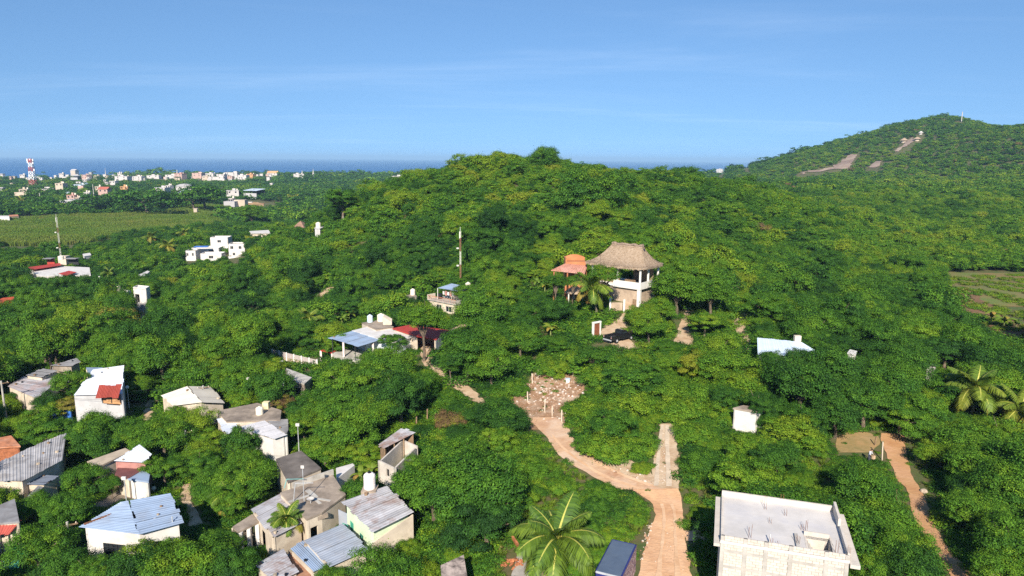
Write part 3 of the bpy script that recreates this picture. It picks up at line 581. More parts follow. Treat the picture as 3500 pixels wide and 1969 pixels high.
# ================================================================== box truck
def truck():
    z = gp(2113, 1905).z + 3.25
    a, b, f_ = at(2092, 1844, z), at(2177, 1863, z), at(2051, 1958, z)
    w = (b - a); w.z = 0; W = w.length; w.normalize(); l = Vector((w.y, -w.x, 0)); 
    if (f_ - a).dot(l) < 0: l = -l
    Ln = 4.6; o = Vector((a.x, a.y, g1(a.x, a.y) + 0.05)); zt = z - o.z
    t = thing('box_truck', 'dark blue box truck parked on the dirt road verge', 'truck', (o + w * W / 2 + l * 2)); land('the blue box truck', o)
    md = mat('truck_roof', (0.085, 0.115, 0.165), 0.5, 0.1, 0.8, spec=0.4, stain=(0.12, 0.15, 0.19), stain_amt=0.5, sscale=0.5); mn = mat('truck_navy', (0.025, 0.03, 0.14), 0.4, 0.1, 1.0, spec=0.5)
    def bx(mb, a0, a1, b0, b1, z0, z1): mb.prism([tuple(o + w * x + l * y)[:2] for x, y in ((a0, b0), (a1, b0), (a1, b1), (a0, b1))], o.z + z0, o.z + z1)
    mb = MB(); bx(mb, 0.03, W - 0.03, 0.03, Ln - 0.03, 1.0, zt - 0.04); mb.build('box_body', mn, t)
    mb = MB(); bx(mb, 0.05, W - 0.13, 0.05, Ln - 0.05, zt - 0.038, zt); mb.build('roof', md, t)
    for a0, a1, b0, b1 in ((0, 0.05, 0, Ln), (W - 0.13, W, 0, Ln), (0, W, 0, 0.05), (0, W, Ln - 0.06, Ln)):
        mb = MB(); bx(mb, a0, a1, b0, b1, zt - 0.12, zt + 0.03); mb.build('edge_rail', mn if a1 - a0 != W or b0 == 0 else M_steel, t)
    # side panel with its swirling painted pattern
    m = bpy.data.materials.new('truck_graphic'); m.use_nodes = True; N = m.node_tree.nodes; Lk = m.node_tree.links; b_ = N['Principled BSDF']; b_.inputs['Roughness'].default_value = 0.45
    wv = N.new('ShaderNodeTexNoise'); wv.inputs['Scale'].default_value = 2.3; wv.inputs['Detail'].default_value = 4; wv.inputs['Distortion'].default_value = 3.0; ge = N.new('ShaderNodeNewGeometry'); Lk.new(ge.outputs['Position'], wv.inputs['Vector'])
    cr = N.new('ShaderNodeValToRGB'); e = cr.color_ramp.elements; e[0].position = 0.40; e[0].color = (0.03, 0.03, 0.12, 1); e[1].position = 0.60; e[1].color = (0.48, 0.40, 0.42, 1); x = e.new(0.5); x.color = (0.20, 0.11, 0.16, 1); Lk.new(wv.outputs[0], cr.inputs[0]); Lk.new(cr.outputs[0], b_.inputs['Base Color'])
    mb = MB(); bx(mb, W - 0.028, W - 0.005, 0.08, Ln - 0.1, 1.05, zt - 0.15); mb.build('side_panel', m, t)
    mb = MB(); bx(mb, 0.15, W - 0.15, 0.1, Ln + 1.8, 0.62, 0.98); mb.build('chassis', M_dark, t)
    mb = MB(); bx(mb, 0.1, W - 0.1, Ln + 0.15, Ln + 1.7, 0.55, 2.25); mb.build('cab', mn, t)
    mb = MB(); bx(mb, 0.2, W - 0.2, Ln + 1.45, Ln + 1.72, 1.45, 2.1); mb.build('windscreen', M_glass, t)
    for y in (0.9, Ln + 0.9):
        for x in (0.12, W - 0.12):
            q = o + w * x + l * y + Vector((0, 0, 0.45)); mb = MB(); mb.tube([q - w * 0.13, q + w * 0.13], 0.45, 16); wh = mb.build('wheel', M_black, t); mb = MB(); mb.tube([q - w * 0.145, q + w * 0.145], 0.22, 12); mb.build('rim', M_steel, wh)
    foot([o, o + w * W, o + w * W + l * Ln, o + l * Ln], 0.6); clear([(2085, 1838), (2182, 1858), (2178, 1969), (2030, 1969)], o.y)
truck()
# ================================================================== thatched house on the slope
def palapa():
    Ez = 43.2
    A, Bc, Cc = at(1990, 892, Ez), at(2192, 916, Ez), at(2258, 878, Ez)
    u = (Bc - A); u.z = 0; Lu = u.length; u.normalize(); v = Vector((-u.y, u.x, 0)); Lv = 8.6; zg = g1(Bc.x, Bc.y) - 0.5
    print('PALAPA', A, Bc, Cc, 'Lu', Lu, 'Lv', (Cc - Bc).dot(v), 'skew', (Cc - Bc).dot(u))
    Lu = Lu + 0.3
    def W_(a, b, z): return A + u * a + v * b + Vector((0, 0, z - A.z))
    t = thing('thatched_house', 'open-sided hillside house under a broad palm-thatch roof', 'house', (Bc.x, Bc.y, zg)); land('the thatched house', (Bc + A) / 2)
    # ridge endpoints seen in the photograph set the ridge height
    r0, r1 = 0.31 * Lu, 0.78 * Lu; vb = Lv * 0.52
    zr = Ez + 3.25
    rnd = random.Random(3)
    def surf(side, s, q):
        """side 0 front,1 right,2 back,3 left; s along 0..1; q 0 eave .. 1 ridge, hollow profile"""
        e = [(W_(0, 0, Ez), W_(Lu, 0, Ez), W_(r1, vb, zr), W_(r0, vb, zr)), (W_(Lu, 0, Ez), W_(Lu, Lv, Ez), W_(r1, vb + .05, zr), W_(r1, vb - .05, zr)),
             (W_(Lu, Lv, Ez), W_(0, Lv, Ez), W_(r0, vb, zr), W_(r1, vb, zr)), (W_(0, Lv, Ez), W_(0, 0, Ez), W_(r0, vb - .05, zr), W_(r0, vb + .05, zr))][side]
        p = e[0].lerp(e[1], s).lerp(e[3].lerp(e[2], s), q)
        rd = abs(s - 0.5) * 2; p = Vector(p); ctr = W_((r0 + r1) / 2, vb, Ez)
        k = max(0.0, rd - 0.72) * 0.55 * (1 - q); p = p + (Vector((ctr.x, ctr.y, p.z)) - p) * k * 0.5     # rounded corners
        p.z -= 0.55 * math.sin(math.pi * min(1, q * 1.05)) * 1.2 - (-0.0); p.z -= 0.25 * (1 - q) * (1 - rd * 0.6)
        return p
    body = MB()
    for sd in range(4):
        n, k = 26, 10; vs = [surf(sd, i / n, j / k) for j in range(k + 1) for i in range(n + 1)]
        body.add(vs, [(j * (n + 1) + i, j * (n + 1) + i + 1, (j + 1) * (n + 1) + i + 1, (j + 1) * (n + 1) + i) for j in range(k) for i in range(n)])
        lo = [surf(sd, i / n, 0) for i in range(n + 1)]; lo2 = [p - Vector((0, 0, 0.28)) for p in lo]; body.add(lo + lo2, [(i + 1, i, n + 1 + i, n + 2 + i) for i in range(n)])
    roof = body.build('thatch_roof', M_thatch, t, smooth=True)
    bl = MB()
    for sd, cnt in ((0, 5200), (1, 2400), (3, 1500), (2, 1200)):
        for _ in range(cnt):
            s, q = rnd.random(), rnd.random() ** 1.1 * 0.97; p = surf(sd, s, q); p1 = surf(sd, min(1, s + 0.01), q); p2 = surf(sd, s, min(1, q + 0.03))
            if q < 0.04: p = surf(sd, s, 0.0) 
            al = (p1 - p); up = (p2 - p)
            if al.length < 1e-5 or up.length < 1e-5: continue
            al.normalize(); up.normalize(); nn = al.cross(up).normalized(); nn = nn if nn.z > 0 else -nn
            L = rnd.uniform(0.35, 0.7); wd = rnd.uniform(0.025, 0.06); tip = p - up * L * 0.6 + nn * rnd.uniform(0.02, 0.10) + al * rnd.uniform(-.1, .1); 
            if q < 0.04: tip = p + Vector((rnd.uniform(-.1, .1), rnd.uniform(-.1, .1), -rnd.uniform(0.2, 0.5)))
            root = p + up * L * 0.4 + nn * 0.03
            bl.quad(root - al * wd, root + al * wd, tip + al * wd * 0.5, tip - al * wd * 0.5)
    stuff(bl.build('thatch_straw', M_thatch, roof))
    mb = MB(); pts = [W_(r0 - 0.25 + (r1 - r0 + 0.5) * i / 12, vb, zr + 0.02 + 0.1 * math.sin(i * 1.7)) for i in range(13)]; mb.tube(pts, [0.28 + 0.06 * math.sin(i * 2.3) for i in range(13)], 10); mb.build('ridge_cap', mat('dark_thatch', (0.26, 0.19, 0.14), 0.95, 0.3, 3), roof)
    mb = MB(); g = surf(1, 0.5, 0.86); mb.lathe((g.x, g.y, g.z - 0.15), [(0.32, 0), (0.25, 0.3), (0.05, 0.42)], 8); mb.build('smoke_vent', M_dark, roof)
    # terrace under the eaves
    zf = Ez - 3.75; e0, e1, f0, f1 = 1.2, Lu - 0.9, 0.9, Lv - 0.8
    mw = mat('terrace_white', (0.70, 0.67, 0.61), 0.7, 0.06, 1.0)
    def poly(a0, a1, b0, b1): return [tuple(W_(a, b, 0))[:2] for a, b in ((a0, b0), (a1, b0), (a1, b1), (a0, b1))]
    mb = MB(); mb.prism(poly(e0, e1, f0, f1), zf - 0.3, zf); mb.build('terrace_floor', mw, t)
    for a in ((Lu * 0.5, e1 + 0.1, f0 - 0.12, f0), (e1, e1 + 0.12, f0 + 0.003, f1)):
        mb = MB(); mb.prism(poly(*a), zf - 0.42, zf + 0.85); mb.build('parapet', mw, t)
    for a, b in ((Lu * 0.56, f0), (e1 - 0.08, f0), (e1 - 0.08, f0 + 2.9), (e1 - 0.08, f1 - 0.3), (e0 + 0.6, f0), (e0 + 0.6, f1 - 0.3), (Lu * 0.56, f1 - 0.3)):
        q = W_(a, b + 0.05, zf); mb = MB(); mb.tube([q, q + Vector((0, 0, 3.6))], 0.2, 10); mb.build('column', mw, t)
    mb = MB(); mb.prism(poly(e0, Lu * 0.52, f0 + 1.6, f0 + 1.8), zf - 0.29, zf + 2.9); mb.build('wall', M_wood, t)  # recessed wall, its dark wood colour standing in for shade under the eave
    mb = MB(); mb.prism(poly(Lu * 0.56, e1 - 0.6, f1 - 1.1, f1 - 0.9), zf, zf + 2.6); mb.build('wall', mat('inner_wall', (0.30, 0.22, 0.15), 0.9), t)
    mb = MB(); mb.prism(poly(Lu * 0.6, Lu * 0.74, f0 + 1.8, f0 + 2.7), zf + 0.02, zf + 0.8); mb.build('table', M_wood, t)
    # lower storey of rough plaster and the white stair
    mt = mat('tan_plaster', (0.47, 0.36, 0.26), 0.92, 0.2, 0.7, stain=(0.34, 0.25, 0.18), stain_amt=0.5, bump=0.3)
    mb = MB(); mb.prism(poly(e0 + 0.8, e1 - 0.5, f0 + 0.4, f1 - 0.4), zg - 1.5, zf - 0.31); mb.build('lower_storey', mt, t)
    mb = MB(); q = W_(e1 - 0.15, f0 + 0.05, 0); mb.prism(poly(e1 - 0.55, e1 + 0.05, f0 - 0.05, f0 + 0.5), zg - 1.5, zf - 0.43); mb.build('column', mw, t)
    mb = MB(); mb.prism(poly(e1 - 1.6, e1 - 0.75, f0 + 0.33, f0 + 0.39), zg, zg + 2.0); mb.build('door', M_wood, t)
    foot([W_(0, 0, 0), W_(Lu, 0, 0), W_(Lu, Lv, 0), W_(0, Lv, 0)], 0.2)
    clear([(1985, 893), (2075, 816), (2200, 826), (2262, 880), (2215, 915), (2190, 922), (2100, 912), (2040, 905)], A.y + 4); clear([(2105, 905), (2222, 905), (2218, 960), (2180, 980), (2150, 985), (2105, 960)], A.y)
    # orange annex with a tiled lean-to
    P = [atY(1933, 899, 131.0), atY(2006, 906, 131.0), atY(2004, 880, 135), atY(1936, 884, 135)]; P[1].z = P[0].z
    t2 = thing('orange_annex', 'orange rendered annex with curved parapet and pink tiled lean-to roof', 'building', (P[0].x, P[0].y, g1(P[0].x, P[0].y))); mo = mat('orange_render', (0.46, 0.18, 0.075), 0.85, 0.15, 0.8, stain=(0.42, 0.13, 0.05), stain_amt=0.4)
    ux = (P[1] - P[0]); ux.z = 0; w2 = ux.length; ux.normalize(); vx = Vector((-ux.y, ux.x, 0)); z2 = P[0].z
    def Q(a, b, z): return Vector((P[0].x, P[0].y, 0)) + ux * a + vx * b + Vector((0, 0, z))
    zg2 = g1(P[0].x, P[0].y) - 1; dp = 4.5
    mb = MB(); mb.prism([tuple(Q(a, b, 0))[:2] for a, b in ((0, 0), (w2, 0), (w2, dp), (0, dp))], zg2, z2); mb.build('wall', mo, t2)
    n = 16; mb = MB()
    for i in range(n):
        a0, a1 = w2 * i / n, w2 * (i + 1) / n; h = 0.45 + 0.65 * math.sin(math.pi * (i + 0.5) / n) ** 0.7
        mb.prism([tuple(Q(a, b, 0))[:2] for a, b in ((a0, dp - 0.3), (a1, dp - 0.3), (a1, dp), (a0, dp))], z2, z2 + h)
    mb.build('curved_parapet', mo, t2)
    for b0, b1, a0, a1 in ((0, 0.25, 0, w2), (0.26, dp - 0.31, 0, 0.25)):
        mb = MB(); mb.prism([tuple(Q(a, b, 0))[:2] for a, b in ((a0, b0), (a1, b0), (a1, b1), (a0, b1))], z2 + 0.002, z2 + (0.25 if b0 == 0 else 0.75)); mb.build('parapet', mo, t2)
    T = [atY(1884, 923, 127.5), atY(1998, 935, 127.5), atY(2008, 908, 130.9), atY(1930, 902, 130.9)]; rf = slab(t2, T, 0.14, mat('pink_tile', (0.50, 0.235, 0.165), 0.85, 0.2, 2.5, stain=(0.58, 0.36, 0.30), stain_amt=0.5))
    for i in range(13):
        mb = MB(); a_ = T[0].lerp(T[1], (i + 0.5) / 13); b_ = T[3].lerp(T[2], (i + 0.5) / 13); mb.tube([a_ + Vector((0, 0, 0.02)), b_ + Vector((0, 0, 0.02))], 0.10, 6); mb.build('tile_row', MATS['pink_tile'], rf)
    for k in (0.05, 0.5, 0.95):
        q = T[0].lerp(T[1], k); q = q.lerp(T[3], 0.1); mb = MB(); mb.tube([Vector((q.x, q.y, g1(q.x, q.y) - 0.3)), Vector((q.x, q.y, q.z - 0.1))], 0.14, 8); mb.build('post', mo, t2)
    foot(P, 0.5); foot(T, 0.3); clear([(1884, 922), (1934, 898), (1934, 876), (2005, 872), (2008, 905), (1998, 935)], P[0].y); land('the orange annex', P[0])
    # small round thatched shelter
    p = gp(1950, 1042); zt = p.z + 2.3; t3 = thing('garden_shelter', 'small thatched garden shelter on white posts below the thatched house', 'shelter', p); land('the garden shelter', p)
    mb = MB(); mb.lathe((p.x + 0.9, p.y + 1.2, zt), [(2.0, -0.15), (1.9, 0.0), (1.1, 0.6), (0.15, 1.25)], 16); mb.build('thatch_roof', M_thatch, t3)
    for dx, dy in ((-0.4, -0.1), (2.2, -0.1), (0.9, 2.7)): mb = MB(); mb.tube([(p.x + dx, p.y + dy, p.z - 0.4), (p.x + dx, p.y + dy, zt)], 0.13, 8); mb.build('post', mw, t3)
    mb = MB(); mb.box((p.x + 3.2, p.y - 0.6, p.z + 0.05), (5.2, 0.3, 0.7), -0.08); mb.build('low_wall', mt, t3)
    clear([(1932, 975), (1980, 978), (1985, 1000), (1960, 1000), (1955, 1045), (1940, 1045)], p.y)
    # gate with a wooden door
    p = gp(2038, 1152); t4 = thing('gate', 'white gateway with a tall brown wooden door beside the pickup', 'gate', p); land('the white gateway', p); d = Vector((0.8, 0.6, 0)); h = hpx(p, 1104)
    for k in (-0.75, 0.75): q = p + d * k; mb = MB(); mb.box((q.x, q.y, q.z + h / 2 - 0.2), (0.24, 0.3, h + 0.4), 0.64); mb.build('pillar', mw, t4)
    mb = MB(); mb.box((p.x, p.y, p.z + h + 0.12), (1.8, 0.36, 0.22), 0.64); mb.build('lintel', mw, t4)
    mb = MB(); mb.box((p.x, p.y, p.z + h / 2), (1.26, 0.08, h), 0.64); dr = mb.build('door', mat('brown_door', (0.22, 0.075, 0.035), 0.7, 0.25, 3), t4)
    for k in range(5):
        mb = MB(); q = p + d * (-0.5 + k * 0.25) + Vector((0.6, -0.8, 0)) * 0.05; mb.box((q.x, q.y, q.z + h / 2), (0.2, 0.03, h * 0.94), 0.64); mb.build('plank', MATS['brown_door'], dr)
    clear([(2018, 1098), (2056, 1095), (2056, 1155), (2018, 1158)], p.y)
    # plastered boundary wall by the terrace garden, with white posts
    a, b = gp(2085, 1058), gp(2128, 1062); tw = thing('garden_wall', 'tan garden wall with white posts below the terrace', 'wall', a); wall(tw, b, a, min(a.z, b.z) - 0.5, a.z + 1.5, a.z + 1.3, 0.25, mt, (), 1)
    for q in (gp(2084, 1062), gp(2131, 1068)): mb = MB(); mb.box((q.x, q.y - 0.3, q.z + 1.1), (0.3, 0.3, 2.6)); mb.build('post', mw, tw)
    clear([(2080, 1010), (2134, 1010), (2134, 1066), (2080, 1060)], a.y)
palapa()
# ================================================================== pickup
def pickup():
    p = gp(2112, 1166); a = R(38); M = Matrix.Translation(p + Vector((0.3, 0.3, 0.06))) @ Matrix.Rotation(a, 4, 'Z'); t = thing('pickup', 'black pickup truck parked on the pale driveway by the gateway', 'pickup truck', p); land('the black pickup', p)
    mk = mat('black_paint', (0.012, 0.012, 0.014), 0.25, 0.05, 1.0, spec=0.6)
    def side(prof, w, taper=0.0):
        mb = MB(); n = len(prof); vs = [M @ Vector((x, -w + (taper if z > 1.05 else 0), z)) for x, z in prof] + [M @ Vector((x, w - (taper if z > 1.05 else 0), z)) for x, z in prof]
        mb.add(vs, [tuple(range(n)), tuple(range(2 * n - 1, n - 1, -1))] + [((i + 1) % n, i, n + i, n + (i + 1) % n) for i in range(n)]); return mb
    side([(-0.35, 0.4), (2.55, 0.4), (2.62, 0.7), (2.5, 0.98), (1.35, 1.08), (-0.35, 1.08)], 0.92).build('body', mk, t)
    side([(-0.35, 1.08), (1.3, 1.08), (0.75, 1.68), (0.1, 1.76), (-0.3, 1.68)], 0.88, 0.14).build('cab', mk, t)
    def bx(c, s): mb = MB(); mb.box(c, s, 0, 0, M); return mb
    bx((-1.55, 0, 0.62), (2.35, 1.8, 0.2)).build('bed_floor', M_dark, t)
    for y in (-0.88, 0.88): bx((-1.55, y, 0.86), (2.35, 0.08, 0.52)).build('bed_side', mk, t)
    bx((-2.70, 0, 0.86), (0.08, 1.84, 0.52)).build('tailgate', mk, t); bx((-2.80, 0, 0.52), (0.14, 1.7, 0.16)).build('bumper', M_steel, t)
    for y in (-0.8, 0.8): bx((-2.755, y, 0.95), (0.05, 0.14, 0.28)).build('tail_light', mat('tail_lamp', (0.5, 0.3, 0.27), 0.4), t)
    bx((-0.345, 0, 1.42), (0.03, 1.3, 0.36)).build('rear_window', M_glass, t)
    for s in (-1, 1): bx((0.3, 0.80 * s, 1.38), (0.95, 0.03, 0.36)).build('side_window', M_glass, t)
    for x in (-1.6, 1.65):
        for y in (-0.86, 0.86):
            mb = MB(); q = M @ Vector((x, y, 0.37)); ax = (M.to_3x3() @ Vector((0, 1, 0))) * 0.13; mb.tube([q - ax, q + ax], 0.37, 16); wh = mb.build('wheel', M_black, t); mb = MB(); mb.tube([q - ax * 1.08, q + ax * 1.08], 0.2, 12); mb.build('rim', M_steel, wh)
    clear([(2062, 1125), (2100, 1112), (2150, 1120), (2152, 1150), (2110, 1178), (2062, 1165)], p.y); foot([p + Vector((-3, -3, 0)), p + Vector((3, -2, 0)), p + Vector((3, 3, 0)), p + Vector((-2, 2, 0))], 0.5)
pickup()
# ================================================================== houses of the near quarter
G = 'metal-roofed houses among the trees'
W1 = lambda a, b: (a, b, 0.9, 2.0, 'window')
# --- white house with the blue-grey roof and barred front window
t, P = house('white_house', 'white house with blue-grey ribbed roof and large barred front window', 'house', [(270, 1803), (476, 1828), (627, 1788), (587, 1686), (412, 1717)], 4.0, [0, 0, 0, 0.5, 0.5], None, M_white, None, 0.35, {0: [(0.30, 0.72, 0.5, 2.6, 'grid')], 1: [(0.75, 0.9, 0.8, 1.9, 'window')]}, vis=[(285, 1805), (476, 1830), (455, 1865), (410, 1905), (318, 1905)])
land('the blue-grey roofed white house', sum(P, Vector()) / 5); mid = (P[3].lerp(P[4], 0.85))
sheets(t, [P[2], P[3], mid, P[1]], 9, M_sheetblue, seed=5); sheets(t, [P[1], mid, P[4], P[0]], 7, M_sheetblue, seed=6)
mb = MB(); a = P[0].lerp(P[3], 0.05) + Vector((0, 0, 0.14)); b = P[0].lerp(P[3], 0.33) + Vector((0, 0, 0.14)); mb.bar(a, b, 0.14, 0.1); mb.build('roof_beam', M_rust, t)
mb = MB(); q = P[1].lerp(P[2], 0.75).lerp(P[3], 0.1); mb.tube([q, q + Vector((0, 0, 0.6))], 0.05, 6); mb.build('vent_pipe', M_steel, t)
# railing in front
a, b = gp(318, 1905), gp(380, 1912); tr = thing('railing', 'thin dark railing below the barred window of the white house', 'railing', a)
for k in range(5): q = a.lerp(b, k / 4); mb = MB(); mb.bar(q, q + Vector((0, 0, 1.1)), 0.05); mb.build('post', M_dark, tr)
for h in (0.55, 1.1): mb = MB(); mb.bar(a + Vector((0, 0, h)), b + Vector((0, 0, h)), 0.04); mb.build('rail', M_dark, tr)
# --- compound of flat concrete roofs
mc = M_oldconc
t, P = house('flat_roof_house', 'low house with a large stained concrete roof terrace and outside stair', 'house', [(957, 1684), (1048, 1774), (1100, 1752), (1182, 1690), (1137, 1622)], 3.3, None, 'slab', M_cream, mc, 0.05, {0: [], 1: [(0.2, 0.7, 0.1, 2.2, 'open')]}); land('the concrete roof terrace', P[0].lerp(P[3], 0.5)); TZ = P[0].z; TP = P
for a, b, w_ in (((985, 1717), (1060, 1692), 0.35), ((1060, 1692), (1095, 1722), 0.3), ((1060, 1700), (1130, 1712), 0.3), ((1050, 1675), (1080, 1700), 0.5)):
    mb = MB(); mb.bar(at(*a, TZ + 0.01), at(*b, TZ + 0.01), w_, 0.05); mb.build('mortar_patch', M_conc, t)
parapet(t, [at(1000, 1668, TZ), at(1138, 1620, TZ)], 0.55, M_conc, edges=[0])
# stair down from the terrace
s0, s1 = at(1100, 1752, TZ), at(1062, 1800, TZ - 2.6); d = (s1 - s0); d.z = 0; n_ = 9; sd = d.normalized(); sw = Vector((-sd.y, sd.x, 0)) * 0.6
for i in range(n_):
    mb = MB(); c0 = s0 + d * (i / n_); c1 = s0 + d * ((i + 1) / n_); z = TZ - (i + 1) * 2.6 / n_; mb.prism([tuple(x)[:2] for x in (c0 - sw, c1 - sw, c1 + sw, c0 + sw)], z - 0.4, z); mb.build('stair_step', mc, t)
# T-posts for the washing line, antenna mast, dish
for a, h, l in (((1040, 1720), 5.2, 'tall thin lamp mast standing on the concrete roof terrace'), ):
    q = at(a[0], a[1], TZ); t2 = thing('lamp_mast', l, 'lamp mast', q); hh = hpx(q, 1600); mb = MB(); mb.tube([q, q + Vector((0, 0, hh))], 0.035, 6); mb.build('pole', M_steel, t2); mb = MB(); mb.box((q.x, q.y, q.z + hh + 0.12), (0.32, 0.1, 0.28)); mb.build('lamp_head', M_white, t2); clear([(1030, 1588), (1048, 1588), (1044, 1700), (1036, 1700)], q.y)
for a, b, lb in (((972, 1668), 1641, 'turquoise washing-line frame on the dark upper roof edge'), ((1003, 1714), 1655, 'grey forked washing-line post on the concrete roof terrace')):
    q = at(*a, TZ); t2 = thing('washing_line_post', lb, 'post', q); hh = hpx(q, b); mt_ = mat('turquoise', (0.18, 0.42, 0.40), 0.7) if 'turq' in lb else M_steel
    mb = MB(); mb.bar(q, q + Vector((0.2, 0.2, hh)), 0.06); mb.build('post', mt_, t2); mb = MB(); mb.bar(q + Vector((0.2, 0.2, hh)), q + Vector((1.9, 0.3, hh)), 0.05); mb.build('bar', mt_, t2)
q = at(1062, 1720, TZ); t2 = thing('satellite_dish', 'small white satellite dish on the concrete roof terrace', 'satellite dish', q); mb = MB(); mb.lathe((q.x, q.y, q.z + 0.35), [(0.05, 0), (0.25, 0.05), (0.36, 0.14), (0.33, 0.15), (0.1, 0.08)], 14); mb.build('dish', M_white, t2); mb = MB(); mb.tube([q, q + Vector((0, 0, 0.36))], 0.04, 6); mb.build('stand', M_steel, t2)
t, P = house('dark_roof_house', 'low house with a dark stained concrete roof beside the roof terrace', 'house', [(943, 1568), (985, 1648), (1098, 1600), (1029, 1540)], 3.2, None, 'slab', M_cream, mat('dark_concrete', (0.17, 0.145, 0.125), 0.92, 0.25, 0.6, stain=(0.09, 0.075, 0.065), stain_amt=0.7, sscale=0.4), 0.05); land('the dark concrete roof', P[0].lerp(P[2], 0.5))
# --- green-walled house with rust-stained sheet roof
gw = mat('pale_green_wall', (0.62, 0.72, 0.50), 0.8, 0.1, 0.8, stain=(0.45, 0.50, 0.33), stain_amt=0.3); gd = mat('green_door', (0.06, 0.32, 0.22), 0.6, 0.1, 1)
t, P = house('green_house', 'pale green house with long rust-stained ribbed metal roof', 'house', [(1165, 1716), (1269, 1822), (1416, 1749), (1322, 1660)], 3.6, [-0.1, -0.1, 0.25, 0.25], 'sheet', gw, M_sheetold, 0.45, {0: [(0.12, 0.26, 0.1, 2.1, 'door'), (0.5, 0.64, 0.9, 1.9, 'window')], 1: [(0.03, 0.22, 0.1, 2.1, 'door')]}, nsh=9, vis=[(1165, 1716), (1269, 1822), (1275, 1862), (1200, 1790)], frame=gd); land('the pale green house', P[0].lerp(P[2], 0.5)); GP_ = P
P2 = [P[1].lerp(P[2], 0.25), P[2]]; mb = MB()
# walkway and side wall
z = g1(P[0].x, P[0].y); mb = MB(); mb.prism([tuple(x)[:2] for x in (at(1178, 1788, z + 0.6), at(1272, 1872, z + 0.6), at(1285, 1862, z + 0.6), at(1198, 1782, z + 0.6))], z - 0.5, z + 0.6); mb.build('walkway', mat('yellow_concrete', (0.50, 0.40, 0.24), 0.9, 0.15, 1), t)
a, b = P[1].lerp(P[2], 0.06) + Vector((-0.25, 0.2, 0)), P[2] + Vector((-0.2, 0.15, 0)); mb = MB()
wall(t, a + Vector((0.1, -0.15, 0)), b + Vector((0.1, -0.15, 0)), z - 0.4, a.z - 1.1, b.z - 0.3, 0.12, M_cream, (), 1, 'side_wall')
# corrugated screen and green panel
for (x0, y0), (x1, y1), mm, nm in (((1156, 1742), (1194, 1760), M_sheet, 'corrugated_screen'), ((1170, 1788), (1188, 1795), gd, 'green_panel')):
    a, b = at(x0, y0, z + 2.6), at(x1, y1, z + 2.6); wall(t, a, b, z, z + 2.6, z + 2.6, 0.05, mm, (), 1, nm)
tank(at(1264, 1668, GP_[3].z + 0.05) + Vector((0, 0, 0)), 1.12, 1.62, mat('tank_white', (0.78, 0.70, 0.66), 0.5, 0.05), 'white water tank with black lid behind the pale green house'); clear([(1246, 1610), (1284, 1610), (1284, 1668), (1246, 1668)], 60)
pt = at(1264, 1668, GP_[3].z + 0.05); mb = MB(); zz = g1(pt.x, pt.y); tb = thing('tank_stand', 'concrete block stand under the white water tank', 'stand', (pt.x, pt.y, zz)); mb.box((pt.x, pt.y, (zz + pt.z) / 2 - 0.2), (1.4, 1.4, pt.z - zz + 0.38)); mb.build('plinth', M_oldconc, tb)
# --- lower ribbed roofs in front of it
t, P = house('ribbed_roof_shed', 'long low house under pale ribbed metal sheets below the pale green house', 'house', [(1038, 1848), (1172, 1790), (1262, 1878), (1125, 1940)], 2.7, None, 'sheet', M_cream, M_sheet, 0.25, nsh=8, sheet_order=1); land('the pale ribbed roof', P[0].lerp(P[2], 0.5))
t, P = house('blue_ribbed_shed', 'low shed under blue-grey ribbed sheets adjoining the pale ribbed roof', 'shed', [(990, 1874), (1036, 1850), (1122, 1938), (1075, 1958)], 2.45, None, 'sheet', M_cream, M_sheetblue, 0.2, nsh=4, sheet_order=0)
t, P = house('rusty_roof_shed', 'shed with a collapsed rusty brown sheet roof scattered with branches', 'shed', [(985, 1880), (1068, 1960), (1040, 1990), (985, 1975), (1000, 1940)], 1.9, None, 'slab', M_cream, mat('rust_roof', (0.36, 0.19, 0.115), 0.9, 0.3, 1.2, stain=(0.18, 0.09, 0.05), stain_amt=0.6), 0.2)
t, P = house('grey_sheet_shed', 'small shed under dull grey sheets, lowest of the sheds by the road bend', 'shed', [(872, 1930), (968, 1876), (1022, 1955), (932, 2000)], 2.5, None, 'sheet', M_cream, M_sheetold, 0.2, nsh=6, sheet_order=1); land('the dull grey shed', P[0].lerp(P[2], 0.5))
t, P = house('rusted_sheet_house', 'cream house with worn patchwork sheet roof behind the small palm', 'house', [(857, 1741), (932, 1838), (1036, 1786), (957, 1688)], 3.0, None, 'sheet', M_cream, M_sheetold, 0.2, {0: [(0.35, 0.6, 0.1, 2.2, 'open')]}, nsh=7, sheet_order=0, vis=[(800, 1790), (860, 1750), (930, 1840), (900, 1850), (800, 1830)]); land('the patchwork sheet roof', P[0].lerp(P[2], 0.5))
t, P = house('porch', 'tan concrete porch roof on white posts beside the patchwork roof', 'porch', [(795, 1800), (862, 1757), (885, 1783), (812, 1818)], 2.7, None, 'slab', M_white, M_oldconc, 0.2, skip=(0, 1, 2, 3))
for k in range(3): q = P[3].lerp(P[2], 0.1 + 0.4 * k); mb = MB(); mb.box((q.x, q.y + 0.1, (q.z + g1(q.x, q.y)) / 2 - 0.3), (0.35, 0.35, q.z - g1(q.x, q.y) + 0.2)); mb.build('post', M_white, t)
mb = MB(); q = P[0]; wall(t, P[0], P[1], g1(q.x, q.y) - 0.4, q.z - 0.2, q.z - 0.2, 0.15, M_cream, (), 1)
